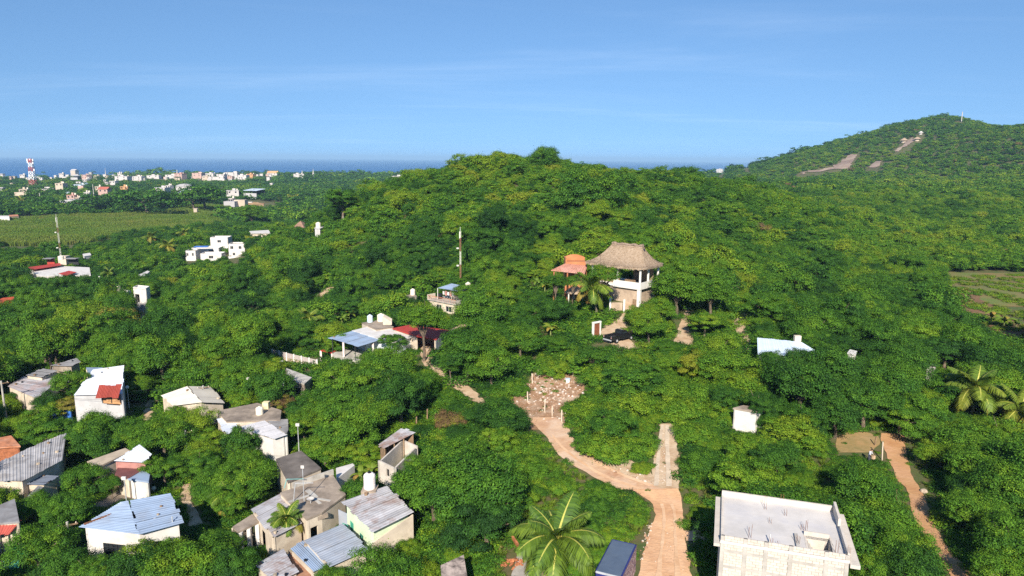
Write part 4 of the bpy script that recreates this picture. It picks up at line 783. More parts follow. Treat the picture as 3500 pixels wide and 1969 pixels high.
# --- roofless block walls with a window hole
wc = mat('grey_white_block', (0.56, 0.50, 0.43), 0.92, 0.12, 1.0, stain=(0.38, 0.32, 0.26), stain_amt=0.45, sscale=0.6, bump=0.2)
z = gp(1298, 1660).z; zt = z + hpx(gp(1298, 1660), 1576); A, F, B_ = at(1296, 1576, zt), at(1350, 1602, zt), at(1428, 1524, zt); D_ = A + (B_ - F); t = thing('roofless_house', 'roofless grey-white block walls with one small dark window opening', 'house', (A.x, A.y, z)); land('the roofless block walls', A)
for a, b, ops in ((A, F, [(0.42, 0.62, 1.5, 2.4, 'open')]), (F, F.lerp(B_, 0.9), []), (D_, A, []), (B_, D_, [])): wall(t, a, b, z - 0.6, zt, zt, 0.18, wc, ops, 1 if area2([A, F, B_]) > 0 else -1, zf=z)
for q in (A, F): mb = MB(); mb.box((q.x, q.y, (z + zt) / 2), (0.24, 0.24, zt - z + 0.1), 0.4); mb.build('column', M_conc, t)
foot([A, F, B_, D_], 0.3); clear([(1294, 1574), (1350, 1600), (1352, 1640), (1298, 1660)], A.y); clear([(1296, 1576), (1425, 1522), (1428, 1545), (1352, 1600)], A.y)
t, P = house('tin_shed', 'open-fronted tin shed above the roofless block walls', 'shed', [(1290, 1523), (1308, 1536), (1423, 1478), (1373, 1463)], 2.7, [-0.3, -0.3, 0.2, 0.2], 'sheet', M_wood, M_sheetold, 0.25, skip=(1,), nsh=4, sheet_order=0); land('the tin shed', P[0])
for k in range(4): q = P[1].lerp(P[2], 0.05 + k * 0.28); mb = MB(); mb.bar(Vector((q.x, q.y + 0.1, g1(q.x, q.y) - 0.3)), Vector((q.x, q.y + 0.1, q.z - 0.05)), 0.12); mb.build('post', M_wood, t)
t, P = house('whitewashed_wall', 'short whitewashed wall beside the banana plants', 'wall', [(1148, 1600), (1150, 1632), (1158, 1632), (1212, 1590), (1205, 1584)], 2.2, None, 'slab', M_white, M_white, 0.0)
# --- little corner of a concrete roof at the lower edge
t, P = house('stained_roof_hut', 'small cream hut with black-stained concrete roof half hidden by shrubs', 'hut', [(1506, 1932), (1512, 1995), (1600, 1990), (1585, 1896)], 2.6, None, 'slab', M_cream, mat('stained_slab', (0.50, 0.40, 0.34), 0.9, 0.15, 1, stain=(0.05, 0.04, 0.035), stain_amt=0.95, sscale=0.9), 0.08, rth=0.25); land('the stained-roof hut', P[0])
# --- warehouse with red awning
wz = mat('grey_cladding', (0.47, 0.46, 0.46), 0.6, 0.1, 0.7)
t, P = house('white_warehouse', 'tall shed with sloping white ribbed roof and grey cladding', 'warehouse', [(250, 1352), (420, 1348), (424, 1250), (318, 1265)], 4.6, [-0.6, 0.0, 0.3, -0.4], 'sheet', wz, M_sheetwhite, 0.12, {0: [(0.66, 0.93, 2.9, 4.0, 'open')]}, nsh=8, vis=[(300, 1350), (420, 1345), (400, 1410), (318, 1405)], sheet_order=1); land('the white warehouse', P[0].lerp(P[2], 0.5)); WP = P
a, b = WP[0].lerp(WP[1], 0.55), WP[0].lerp(WP[1], 1.0); n_ = Vector((b - a)); n_.z = 0; n_ = Vector((n_.y, -n_.x, 0)).normalized(); n_ = n_ if n_.y < 0 else -n_
aw = thing('tile_awning', 'bright red ribbed awning over the opening of the white warehouse', 'awning', (a.x, a.y, g1(a.x, a.y))); Z = Vector((0, 0, 1)); sheets(aw, [a + n_ * 0.9 - Z * 0.15, b + n_ * 0.9 - Z * 0.15, b + n_ * 0.02 + Z * 1.35, a + n_ * 0.02 + Z * 1.35], 4, mat('red_tile_sheet', (0.27, 0.045, 0.03), 0.6, 0.12, 1.0, obvar=0.08), rib=0.2, h=0.07)
mb = MB(); wall(aw, a + n_ * 0.05 + (b - a) * 0.1, b + n_ * 0.05 - (b - a) * 0.12, a.z - 1.15, a.z - 0.2, a.z - 0.2, 0.03, mat('osb_panel', (0.52, 0.28, 0.13), 0.85, 0.25, 2.5), (), 1 , 'panel')
for k in (0.1, 0.5, 0.88): q = a.lerp(b, k) + n_ * 0.12; mb = MB(); mb.bar(q - Z * 1.15, q - Z * 0.15, 0.07); mb.build('post', M_dark, aw)
a, b = gp(318, 1412), gp(402, 1416); tw = thing('boundary_wall', 'low white boundary wall in front of the warehouse', 'wall', a); wall(tw, a, b, a.z - 0.5, a.z + 1.0, b.z + 1.0, 0.2, M_white); clear([(316, 1400), (404, 1402), (400, 1425), (318, 1425)], a.y)
a, b = gp(182, 1446), gp(246, 1450); tw = thing('blue_wall', 'bright blue painted wall half hidden by trees', 'wall', a); wall(tw, a, b, a.z - 0.5, a.z + 2.0, b.z + 1.9, 0.2, mat('blue_wall', (0.05, 0.17, 0.52), 0.7, 0.15, 1)); clear([(186, 1400), (246, 1402), (246, 1438), (200, 1440)], a.y)
# --- cluster of grey roofs at the left edge
Gr = 'grey-roofed sheds at the town edge'
house('grey_roof_house', 'house under a broad patchwork of grey and rust-streaked sheets', 'house', [(25, 1321), (128, 1364), (203, 1294), (80, 1287)], 3.0, None, 'sheet', M_cream, mat('streaked_sheet', (0.30, 0.29, 0.31), 0.75, 0.2, 0.5, stain=(0.33, 0.17, 0.12), stain_amt=0.55, sscale=0.35, obvar=0.2), 0.2, nsh=9, sheet_order=1)
house('grey_roof_house', 'house under short dark grey sheets beside the teal awning', 'house', [(86, 1283), (142, 1290), (200, 1268), (146, 1260)], 3.6, None, 'sheet', M_cream, M_sheetgrey, 0.2, nsh=5, sheet_order=1)
house('grey_roof_house', 'long shed under dull grey sheets behind the teal awning', 'shed', [(172, 1250), (244, 1252), (277, 1238), (262, 1224)], 3.6, None, 'sheet', M_oldconc, M_sheetgrey, 0.2, nsh=5, sheet_order=1)
house('blue_roof_shed', 'shed with a faded blue sheet roof adjoining the warehouse', 'shed', [(294, 1256), (300, 1272), (316, 1290), (352, 1256)], 3.6, None, 'slab', M_cream, M_sheetblue, 0.2)
P = roofpts([(180, 1255), (192, 1268), (232, 1273), (252, 1252)], 3.0); t = thing('teal_awning', 'sagging teal cloth awning between the grey roofs', 'awning', (P[0].x, P[0].y, g1(P[0].x, P[0].y))); mb = MB(); n_ = 8
vs = [P[0].lerp(P[3], i / n_).lerp(P[1].lerp(P[2], i / n_), j / n_) - Vector((0, 0, 0.5 * math.sin(math.pi * i / n_) * math.sin(math.pi * j / n_))) for j in range(n_ + 1) for i in range(n_ + 1)]
mb.add(vs, [(j * 9 + i, j * 9 + i + 1, j * 9 + i + 10, j * 9 + i + 9) for j in range(8) for i in range(8)]); mb.build('cloth', mat('teal_cloth', (0.02, 0.30, 0.27), 0.7, 0.15, 1), t, smooth=True); clear([(178, 1252), (190, 1270), (232, 1275), (254, 1250)], P[0].y)
for q in P: mb = MB(); mb.bar(Vector((q.x, q.y, g1(q.x, q.y))), q, 0.07); mb.build('post', M_steel, t)
land('the teal awning', P[0])
# --- gabled beige roof
t, P = house('beige_roof_house', 'cream house with pale beige gabled roof', 'house', [(549, 1352), (592, 1388), (690, 1376), (770, 1379), (722, 1322), (640, 1320)], 3.2, [-0.5, -0.5, 0.6, -0.5, -0.5, 0.6], None, M_cream, None, 0.3); land('the beige gabled roof', P[2])
mbg = mat('beige_sheet', (0.56, 0.51, 0.43), 0.8, 0.08, 0.6, obvar=0.04); sheets(t, [P[5], P[2], P[1], P[0]], 6, mbg, seed=3, h=0.03); sheets(t, [P[5], P[2], P[3], P[4]], 6, mbg, seed=4, h=0.03)
# --- concrete flat roof with tank, and sheet roofs in front
t, P = house('stained_flat_house', 'low house with stained brown flat roof carrying a cream tank', 'house', [(742, 1404), (775, 1440), (958, 1436), (962, 1402), (880, 1377)], 3.0, None, 'slab', M_cream, M_oldconc, 0.05, vis=[(742, 1400), (880, 1375), (962, 1400), (960, 1440), (780, 1440)]); land('the stained flat roof', P[2]); z = P[0].z
tank(at(888, 1416, z), 0.95, 1.05, M_plastic, 'squat cream water tank on the stained brown flat roof'); clear([(874, 1385), (904, 1385), (904, 1420), (874, 1420)], P[0].y)
q = at(910, 1396, z); mb = MB(); mb.prism([(q.x - 0.4, q.y - 0.3), (q.x + 0.4, q.y - 0.35), (q.x + 0.42, q.y + 0.4), (q.x - 0.36, q.y + 0.4)], q.z, q.z + 0.9); o = mb.build('roof_box', mat('pale_yellow', (0.66, 0.56, 0.33), 0.8), base=q); tag(o, 'pale yellow block box on the stained flat roof', 'box')
t, P = house('pale_sheet_house', 'white house under wide pale grey ribbed sheets', 'house', [(806, 1462), (936, 1502), (980, 1487), (905, 1437)], 3.1, [-0.2, -0.2, 0, 0.1], 'sheet', M_white, mat('pale_sheet', (0.47, 0.46, 0.47), 0.65, 0.1, 0.7, obvar=0.06), 0.3, nsh=7, sheet_order=0, vis=[(930, 1490), (982, 1487), (975, 1520), (925, 1525)]); land('the wide pale grey roof', P[0].lerp(P[2], 0.5))
house('grey_lean_to', 'grey sheet lean-to joined to the wide pale roof', 'lean-to', [(905, 1436), (978, 1484), (986, 1470), (985, 1432)], 3.0, None, 'sheet', M_white, M_sheetgrey, 0.2, nsh=4, sheet_order=0)
house('light_blue_roof', 'narrow shed with light blue sheets beside the wide pale roof', 'shed', [(740, 1432), (772, 1490), (822, 1458), (775, 1426)], 2.8, None, 'sheet', M_cream, M_sheetwhite, 0.2, nsh=4, sheet_order=0)
# --- roofs at the lower left
t, P = house('long_grey_house', 'long house with mottled pale grey sheet roof in dappled shade', 'house', [(-25, 1645), (72, 1648), (212, 1575), (226, 1480), (196, 1482), (-25, 1592)], 3.4, None, None, M_cream, None, 0.35); land('the long mottled roof', P[2]); z = P[0].z
sheets(t, [P[1], P[2], P[3], P[5].lerp(P[4], 0.4)], 9, mat('mottled_sheet', (0.40, 0.385, 0.38), 0.75, 0.2, 0.6, stain=(0.16, 0.13, 0.11), stain_amt=0.6, sscale=0.45, obvar=0.08), seed=9); sheets(t, [P[0], P[1], P[5].lerp(P[4], 0.4), P[5]], 4, MATS['mottled_sheet'], seed=10)
house('dark_sheet_shed', 'little shed with dark blue-grey sheets below the long mottled roof', 'shed', [(88, 1656), (150, 1658), (204, 1628), (138, 1624)], 2.6, None, 'sheet', M_cream, mat('slate_sheet', (0.14, 0.16, 0.20), 0.7, 0.15, 0.7, obvar=0.1), 0.2, nsh=4, sheet_order=1)
house('grey_blue_shed', 'narrow grey-blue sheet roof under the mango trees', 'shed', [(95, 1695), (110, 1702), (148, 1665), (130, 1660)], 2.5, None, 'slab', M_cream, M_sheetgrey, 0.2)
t, P = house('tan_roof_house', 'house with tan vaulted roof next to a white ribbed one', 'house', [(297, 1577), (338, 1594), (448, 1542), (428, 1531)], 3.0, None, 'slab', M_cream, mat('tan_roof', (0.46, 0.37, 0.27), 0.9, 0.15, 1.0), 0.2); land('the tan vaulted roof', P[0])
t, P = house('white_ribbed_house', 'house with bright white ribbed roof and pink fascia', 'house', [(388, 1576), (498, 1582), (518, 1552), (478, 1521)], 3.2, [0, 0, 0.1, 0.2], 'sheet', mat('pink_wall', (0.42, 0.20, 0.17), 0.85, 0.15, 1), M_sheetwhite, 0.15, nsh=7, sheet_order=1, vis=[(385, 1578), (498, 1585), (495, 1600), (390, 1598)]); land('the bright white ribbed roof', P[0])
house('maroon_roof_shed', 'shed with maroon sheet roof in front of the white ribbed roof', 'shed', [(392, 1622), (440, 1634), (494, 1602), (402, 1598)], 2.4, None, 'slab', M_cream, mat('maroon_sheet', (0.16, 0.06, 0.055), 0.8, 0.2, 1), 0.2)
house('blue_lean_to', 'pale blue sheet lean-to beside the maroon roof', 'lean-to', [(436, 1636), (508, 1646), (512, 1622), (492, 1606)], 2.4, None, 'slab', M_white, M_sheetblue, 0.2)
t, P = house('corner_shop', 'house with grey roof and faded red sheet canopy at the lane corner', 'house', [(-30, 1738), (-30, 1790), (66, 1782), (50, 1704)], 3.4, None, 'slab', M_cream, M_sheetgrey, 0.1); land('the red canopy', P[2]); z = P[0].z
Q = [at(-30, 1792, z - 0.2), at(70, 1782, z - 0.2), at(32, 1826, z - 0.9), at(-30, 1836, z - 0.9)]; tc_ = thing('red_canopy', 'faded red sheet canopy over the lane corner', 'canopy', (Q[1].x, Q[1].y, g1(Q[1].x, Q[1].y))); sheets(tc_, Q, 4, mat('faded_red_sheet', (0.38, 0.075, 0.055), 0.7, 0.2, 0.8, obvar=0.06)); clear([(0, 1785), (72, 1780), (34, 1828), (0, 1836)], Q[0].y)
for q in (Q[2], Q[3], Q[2].lerp(Q[3], 0.5)): mb = MB(); mb.bar(Vector((q.x, q.y, g1(q.x, q.y) - 0.2)), q, 0.08); mb.build('post', M_dark, tc_)
q = at(38, 1918, g1(Q[2].x, Q[2].y) + 1.2); tg = thing('green_kiosk', 'turquoise painted kiosk wall below the red canopy', 'kiosk', (q.x, q.y, g1(q.x, q.y))); wall(tg, q + Vector((-0.7, 0, 0)), q + Vector((0.55, 0.1, 0)), g1(q.x, q.y) - 0.4, q.z, q.z, 0.12, mat('turq_paint', (0.10, 0.50, 0.38), 0.7, 0.12, 1)); wall(tg, q + Vector((-2.6, 0.1, 0)), q + Vector((-0.71, 0, 0)), g1(q.x, q.y) - 0.4, q.z + 0.1, q.z, 0.12, M_oldconc); clear([(0, 1830), (52, 1830), (55, 1925), (0, 1925)], q.y)
mb = MB(); mb.box((q.x, q.y + 0.9, q.z + 0.5), (1.1, 0.05, 0.7)); mb.build('green_cloth', mat('green_cloth', (0.02, 0.34, 0.13), 0.8), tg)
house('brick_house', 'small orange brick house at the edge of the frame under trees', 'house', [(-25, 1500), (-25, 1530), (70, 1524), (38, 1488)], 2.8, None, 'slab', M_brick, M_tileorange, 0.2); house('wooden_stall', 'orange wooden stall front under the long mottled roof', 'stall', [(-25, 1662), (-25, 1676), (26, 1672), (26, 1658)], 2.2, None, 'slab', mat('orange_boards', (0.5, 0.18, 0.04), 0.8, 0.2, 2), M_sheetgrey, 0.1)
# ================================================================== house with blue veranda roof, white roof and red patio
t, P = house('veranda_house', 'white-roofed house with an open blue-roofed veranda', 'house', [(1202, 1130), (1340, 1172), (1420, 1147), (1280, 1111)], 3.6, None, 'slab', mat('bluish_white_wall', (0.66, 0.70, 0.74), 0.8, 0.06, 1), M_white, 0.35, {1: [(0.12, 0.28, 0.9, 2.0, 'window')]}, vis=[(1373, 1160), (1412, 1150), (1412, 1208), (1373, 1215)]); land('the blue-roofed veranda', P[0]); VZ = P[0].z
V = [at(1120, 1156, VZ - 0.35), at(1222, 1186, VZ - 0.35), at(1345, 1176, VZ - 0.1), at(1203, 1132, VZ - 0.1)]; V[2] = V[1] + (V[3] - V[0]); tv = thing('veranda', 'open veranda with blue-grey ribbed roof on slim posts', 'veranda', (V[0].x, V[0].y, g1(V[0].x, V[0].y))); sheets(tv, V, 7, M_sheetblue, seed=2); clear([(1120, 1155), (1203, 1130), (1300, 1160), (1222, 1188), (1190, 1230), (1100, 1200)], V[0].y)
zf = VZ - 2.9; mb = MB(); mb.prism([tuple(p)[:2] for p in inset(V, 0.5)], zf - 2.4, zf); mb.build('floor', M_conc, tv)
for k, (i, j, f) in enumerate(((0, 1, 0.08), (0, 1, 0.5), (0, 1, 0.92), (0, 3, 0.55), (1, 2, 0.35), (1, 2, 0.7))): q = V[i].lerp(V[j], f).lerp(sum(V, Vector()) / 4, 0.09); mb = MB(); mb.box((q.x, q.y, (zf + q.z) / 2), ((0.3, 0.3, q.z - zf) if k in (1, 3, 5) else (0.1, 0.1, q.z - zf))); mb.build('post', mat('pink_white', (0.72, 0.60, 0.55), 0.8, 0.1, 1) if k in (1, 3, 5) else M_dark, tv)
Q = [at(1096, 1197, zf - 0.1), at(1135, 1206, zf - 0.1), at(1188, 1188, zf + 0.1), at(1178, 1176, zf + 0.1)]; slab(tv, Q, 0.15, MATS['red_paint'], 'porch_roof')
for q in (Q[0], Q[1]): mb = MB(); mb.box((q.x, q.y + 0.15, (q.z + g1(q.x, q.y)) / 2 - 0.2), (0.35, 0.35, q.z - g1(q.x, q.y) + 0.1)); mb.build('post', MATS['pink_white'], tv)
t, P = house('back_house', 'cream concrete back building with two roof tanks behind the white roof', 'house', [(1236, 1103), (1286, 1126), (1345, 1116), (1290, 1094)], 4.3, None, 'slab', M_cream, M_oldconc, 0.05); z = P[0].z
tank(at(1265, 1101, z), 1.05, 1.4, M_tankblue, 'pale blue water tank on the roof behind the white-roofed house'); tank(at(1303, 1098, z), 1.45, 1.45, M_plastic, 'large cream water tank beside the pale blue tank'); clear([(1252, 1066), (1320, 1066), (1345, 1085), (1345, 1120), (1236, 1105)], P[0].y)
q = at(1326, 1108, z); mb = MB(); rnd = random.Random(2); mb.prism([(q.x - 0.8, q.y - 0.5), (q.x + 0.8, q.y - 0.6), (q.x + 0.7, q.y + 0.5), (q.x - 0.6, q.y + 0.6)], [q.z] * 4, [q.z + 1.5, q.z + 0.5, q.z + 0.9, q.z + 1.6]); o = mb.build('covered_heap', M_cream, base=q); tag(o, 'cream tarp-covered heap beside the large cream tank', 'heap')
t, P = house('red_patio', 'red painted flat patio roof beside the white roof', 'patio', [(1341, 1122), (1422, 1148), (1492, 1160), (1534, 1128), (1400, 1110)], 3.1, None, 'slab', M_cream, M_red, 0.3, {0: []}, skip=(1,)); land('the red patio roof', P[2])
a, b = at(1491, 1160, P[2].z + 0.3), at(1552, 1120, P[2].z + 0.3); tw = thing('sheet_fence', 'pale corrugated fence slanting along the red patio', 'fence', (a.x, a.y, g1(a.x, a.y)))
for k in range(8): wall(tw, a.lerp(b, k / 8), a.lerp(b, (k + 0.95) / 8), a.z - 2.2, a.z - 0.2 + 0.06 * (k % 2), a.z - 0.2 + 0.06 * (k % 2), 0.04, M_sheet, (), 1, 'panel')
clear([(1488, 1160), (1552, 1118), (1556, 1132), (1500, 1172)], a.y); clear([(1341, 1122), (1372, 1112), (1380, 1135)], a.y); clear([(1505, 1118), (1534, 1128), (1495, 1158)], a.y)
# garden fence on a retaining wall
a, b = gp(932, 1221), gp(1085, 1258); hw = 1.0; t = thing('garden_fence', 'white panel fence on a stone retaining wall left below the veranda'.replace(' left', ''), 'fence', a); land('the white panel fence', a.lerp(b, 0.5)); top = hpx(a, 1194); n_ = 6
wall(t, a, b, min(a.z, b.z) - 1.2, a.z + top * 0.35, b.z + top * 0.35, 0.3, mat('stone_wall', (0.44, 0.35, 0.26), 0.92, 0.25, 1.5, bump=0.4), (), 1, 'retaining_wall')
for k in range(n_ + 1): q = a.lerp(b, k / n_); mb = MB(); mb.box((q.x, q.y - 0.05, q.z + top * 0.5), (0.2, 0.2, top * 1.08)); mb.build('post', M_white, t)
for k in range(n_):
    for r_ in range(7):
        mb = MB(); z0 = top * (0.42 + 0.085 * r_); p0, p1 = a.lerp(b, (k + 0.06) / n_), a.lerp(b, (k + 0.94) / n_); mb.bar(p0 + Vector((0, 0, z0)), p1 + Vector((0, 0, z0)), 0.03, 0.075); mb.build('slat', mat('pinkish_slat', (0.62, 0.53, 0.50), 0.8, 0.1, 1), t)
clear([(928, 1190), (1090, 1230), (1088, 1250), (1066, 1280), (930, 1225)], a.y); foot([a, b, b + Vector((0, 3, 0)), a + Vector((0, 3, 0))], 0.4)
q = gp(963, 1252); t = thing('blue_drum', 'light blue plastic drum under the white panel fence', 'drum', q); mb = MB(); mb.lathe((q.x, q.y, q.z), [(0.28, 0), (0.31, 0.3), (0.31, 0.6), (0.28, 0.88)], 14); mb.build('body', M_tankblue, t); mb = MB(); mb.lathe((q.x, q.y, q.z + 0.88), [(0.29, 0), (0.29, 0.05)], 14); mb.build('lid', M_white, t); clear([(952, 1228), (974, 1228), (974, 1254), (952, 1254)], q.y)
t, P = house('grey_flat_house', 'small house with bare grey concrete roof below the white panel fence', 'house', [(984, 1300), (1040, 1312), (1066, 1290), (978, 1258)], 2.8, None, 'slab', M_oldconc, M_conc, 0.1, {0: [(0.45, 0.75, 0.9, 1.9, 'grid')]}, vis=[(985, 1290), (1066, 1294), (1060, 1320), (1000, 1330)]); land('the bare grey roof', P[0])
# ================================================================== terrace house with the radio mast
A0 = gp(1462, 1086); Wd = 7.5; zg = A0.z; zt = zg + 3.4; zt = at(1468, 1023, zg + 3.2).z; a, b = at(1466, 1022, zt), at(1560, 1040, zt); d = (b - a); d.z = 0; L_ = d.length; d.normalize(); n_ = Vector((-d.y, d.x, 0)); t = thing('terrace_house', 'cream two-storey house with planted roof terrace and railing', 'house', (a.x, a.y, zg)); land('the roof terrace house', a.lerp(b, 0.5))
for p0, p1, ops in ((a, b, [(0.28, 0.46, 1.0, 2.2, 'window'), (0.62, 0.82, 1.0, 2.2, 'window')]), (b, b + n_ * 7, []), (b + n_ * 7, a + n_ * 7, []), (a + n_ * 7, a, [])): wall(t, p0, p1, zg - 1.5, zt - 0.15, zt - 0.15, 0.2, M_cream, ops, 1, zf=zt - 3.0)
mb = MB(); mb.prism([tuple(x)[:2] for x in (a - d * 0.2 - n_ * 0.3, b + d * 0.2 - n_ * 0.3, b + d * 0.2 + n_ * 7.2, a - d * 0.2 + n_ * 7.2)], zt - 0.15, zt); mb.build('terrace_slab', M_conc, t)
for k in range(16): q = a.lerp(b, (k + 0.5) / 16) - n_ * 0.2; mb = MB(); mb.bar(q + Vector((0, 0, zt - a.z)), q + Vector((0, 0, zt - a.z + 0.8)), 0.05); mb.build('baluster', M_tileorange, t)
mb = MB(); mb.bar(a - n_ * 0.2 + Vector((0, 0, 0.85)), b - n_ * 0.2 + Vector((0, 0, 0.85)), 0.08); mb.build('handrail', M_tileorange, t)
wall(t, a - d * 0.2 + n_ * 2, a - d * 0.2 - n_ * 0.3, zt, zt + 1.0, zt + 1.0, 0.15, M_cream, (), 1, 'parapet')
mb = MB(); mb.prism([tuple(x)[:2] for x in (a + d * 3.0 + n_ * 3.5, b + n_ * 3.5, b + n_ * 7, a + d * 3.0 + n_ * 7)], zt, zt + 2.5); mb.build('upper_room', M_cream, t)
cv = [a + d * 1.8 + n_ * 0.9 + Vector((0, 0, 2.5)), b + d * 0.3 + n_ * 0.9 + Vector((0, 0, 2.5)), b + d * 0.3 + n_ * 5 + Vector((0, 0, 2.9)), a + d * 1.8 + n_ * 5 + Vector((0, 0, 2.9))]; sheets(t, cv, 5, M_sheetblue, name='canopy_sheet')
for q in cv[:2]: mb = MB(); mb.bar(Vector((q.x, q.y, zt)), q, 0.12); mb.build('post', M_white, t)
mb = MB()
for k in range(5): q = a + d * (2.9 + k * 0.7) + n_ * 1.6; mb = MB(); mb.box((q.x, q.y, zt + 1.5), (0.5, 0.05, 0.7 + 0.3 * (k % 2)), math.atan2(d.y, d.x)); o = mb.build('laundry', mat('laundry_' + str(k % 2), ((0.75, 0.7, 0.66), (0.5, 0.25, 0.22))[k % 2], 0.9), base=(q.x, q.y, zt)); tag(o, ['white cloth drying first in line on the roof terrace', 'red cloth drying second in line on the roof terrace', 'white cloth drying third in line on the roof terrace', 'red cloth drying fourth in line on the roof terrace', 'white cloth drying last in line on the roof terrace'][k], 'laundry', 'washing on the roof terrace')
q = a + d * 1.4 + n_ * 2.0; mb = MB(); mb.lathe((q.x, q.y, zt), [(0.5, 0), (0.5, 0.9), (0.3, 1.1)], 14); o = mb.build('black_tank', M_black, base=(q.x, q.y, zt)); tag(o, 'round black tank on the planted roof terrace', 'water tank')
tank(a + d * (L_ - 0.4) + n_ * 4 + Vector((0, 0, zt + 2.55 - a.z)), 1.2, 1.55, M_plastic, 'cream tank above the blue canopy of the terrace house')
clear([(1460, 1010), (1500, 970), (1548, 962), (1590, 942), (1590, 990), (1560, 1010), (1562, 1080), (1530, 1078), (1500, 1060), (1466, 1030)], a.y); foot([a, b, b + n_ * 7, a + n_ * 7], 0.4)
# guyed lattice mast
def mast(px, pyb, pyt, label, Y, segs, w=0.35):
    p = atY(px, pyb, Y); zt = atY(px, pyt, Y).z; t = thing('radio_mast', label, 'radio mast', p); n = len(segs); mr = mat('mast_red', (0.26, 0.12, 0.08), 0.8, 0.15, 2); mw_ = mat('mast_white', (0.62, 0.60, 0.52), 0.7, 0.08, 2)
    for i, c in enumerate(segs):
        mb = MB(); z0 = p.z + (zt - p.z) * i / n; z1 = p.z + (zt - p.z) * (i + 1) / n
        for k in range(3): x, y = w * 0.6 * math.cos(k * 2.094 + 0.5), w * 0.6 * math.sin(k * 2.094 + 0.5); mb.bar((p.x + x, p.y + y, z0), (p.x + x, p.y + y, z1), 0.055)
        m_ = max(2, int((z1 - z0) / 0.7))
        for j in range(m_):
            for k in range(3):
                A_ = (k * 2.094 + 0.5); B_ = ((k + 1) * 2.094 + 0.5); mb.bar((p.x + w * .6 * math.cos(A_), p.y + w * .6 * math.sin(A_), z0 + (z1 - z0) * j / m_), (p.x + w * .6 * math.cos(B_), p.y + w * .6 * math.sin(B_), z0 + (z1 - z0) * (j + 1) / m_), 0.032)
        mb.build('mast_section', mw_ if c == 'w' else mr, t)
    mb = MB(); mb.box((p.x - 0.1, p.y, zt - 0.9), (0.22, 0.2, 1.4)); mb.tube([(p.x, p.y, zt), (p.x, p.y, zt + 0.9)], 0.05, 6); mb.build('antenna', mw_, t)
    for f in (0.25, 0.62): mb = MB(); mb.lathe((p.x - 0.55, p.y - 0.2, p.z + (zt - p.z) * f), [(0.1, 0), (0.3, 0.06), (0.32, 0.3), (0.1, 0.36)], 10); mb.build('dish', mw_, t)
    return p
p = mast(1574, 950, 790, 'tall red and white lattice mast behind the roof terrace house', (a + n_ * 6).y, 'rrwwrrw', 0.26); clear([(1566, 775), (1580, 775), (1582, 945), (1564, 945)], p.y)
t, P = house('tank_house', 'small flat house with white tank and clothes pole beyond the red patio', 'house', [(1376, 1010), (1380, 1022), (1425, 1012), (1412, 1003)], 3.6, None, 'slab', M_cream, M_oldconc, 0.05); tank(at(1411, 1008, P[0].z), 1.1, 1.4, M_plastic, 'white tank on the small flat house beyond the red patio'); clear([(1374, 985), (1424, 980), (1424, 1012), (1376, 1024)], P[0].y)
# ================================================================== houses at right
t, P = house('light_blue_house', 'house with long light blue sheet roof behind a dark tree', 'house', [(2590, 1212), (2660, 1222), (2800, 1206), (2740, 1170), (2588, 1155)], 3.4, [-0.3, -0.3, -0.2, 0.3, 0.3], None, M_white, None, 0.3); land('the light blue sheet roof', P[0]); mlb = mat('light_blue_sheet', (0.60, 0.69, 0.78), 0.5, 0.05, 0.7, obvar=0.04); sheets(t, [P[0], P[1].lerp(P[2], 0.3), P[3].lerp(P[4], 0.4), P[4]], 6, mlb, seed=1, h=0.03); sheets(t, [P[1].lerp(P[2], 0.3), P[2], P[3], P[3].lerp(P[4], 0.4)], 5, mlb, seed=2, h=0.03)
mb = MB(); q = P[3]; mb.box((q.x - 0.5, q.y + 0.4, q.z + 0.2), (0.9, 0.6, 1.4)); mb.build('chimney', M_cream, t)
t, P = house('white_wall_house', 'whitewashed house corner glimpsed between dark trees', 'house', [(2505, 1394), (2588, 1408), (2612, 1394), (2540, 1385)], 2.8, None, 'slab', M_white, M_oldconc, 0.1, clr=False); clear([(2512, 1402), (2585, 1412), (2575, 1462), (2530, 1455)], P[0].y + 1); land('the whitewashed house corner', P[0])
house('hidden_white_house', 'scrap of white wall glimpsed among trees beyond the light blue roof', 'house', [(2896, 1206), (2925, 1212), (2930, 1200), (2905, 1194)], 3.0, None, 'slab', M_white, M_white, 0.1); house('hidden_grey_house', 'scrap of grey-white wall glimpsed in the trees near the tall palm', 'house', [(3168, 1244), (3196, 1250), (3202, 1236), (3176, 1232)], 2.6, None, 'slab', M_white, M_sheetgrey, 0.1, vis=[(3170, 1240), (3198, 1245), (3190, 1275), (3172, 1270)])
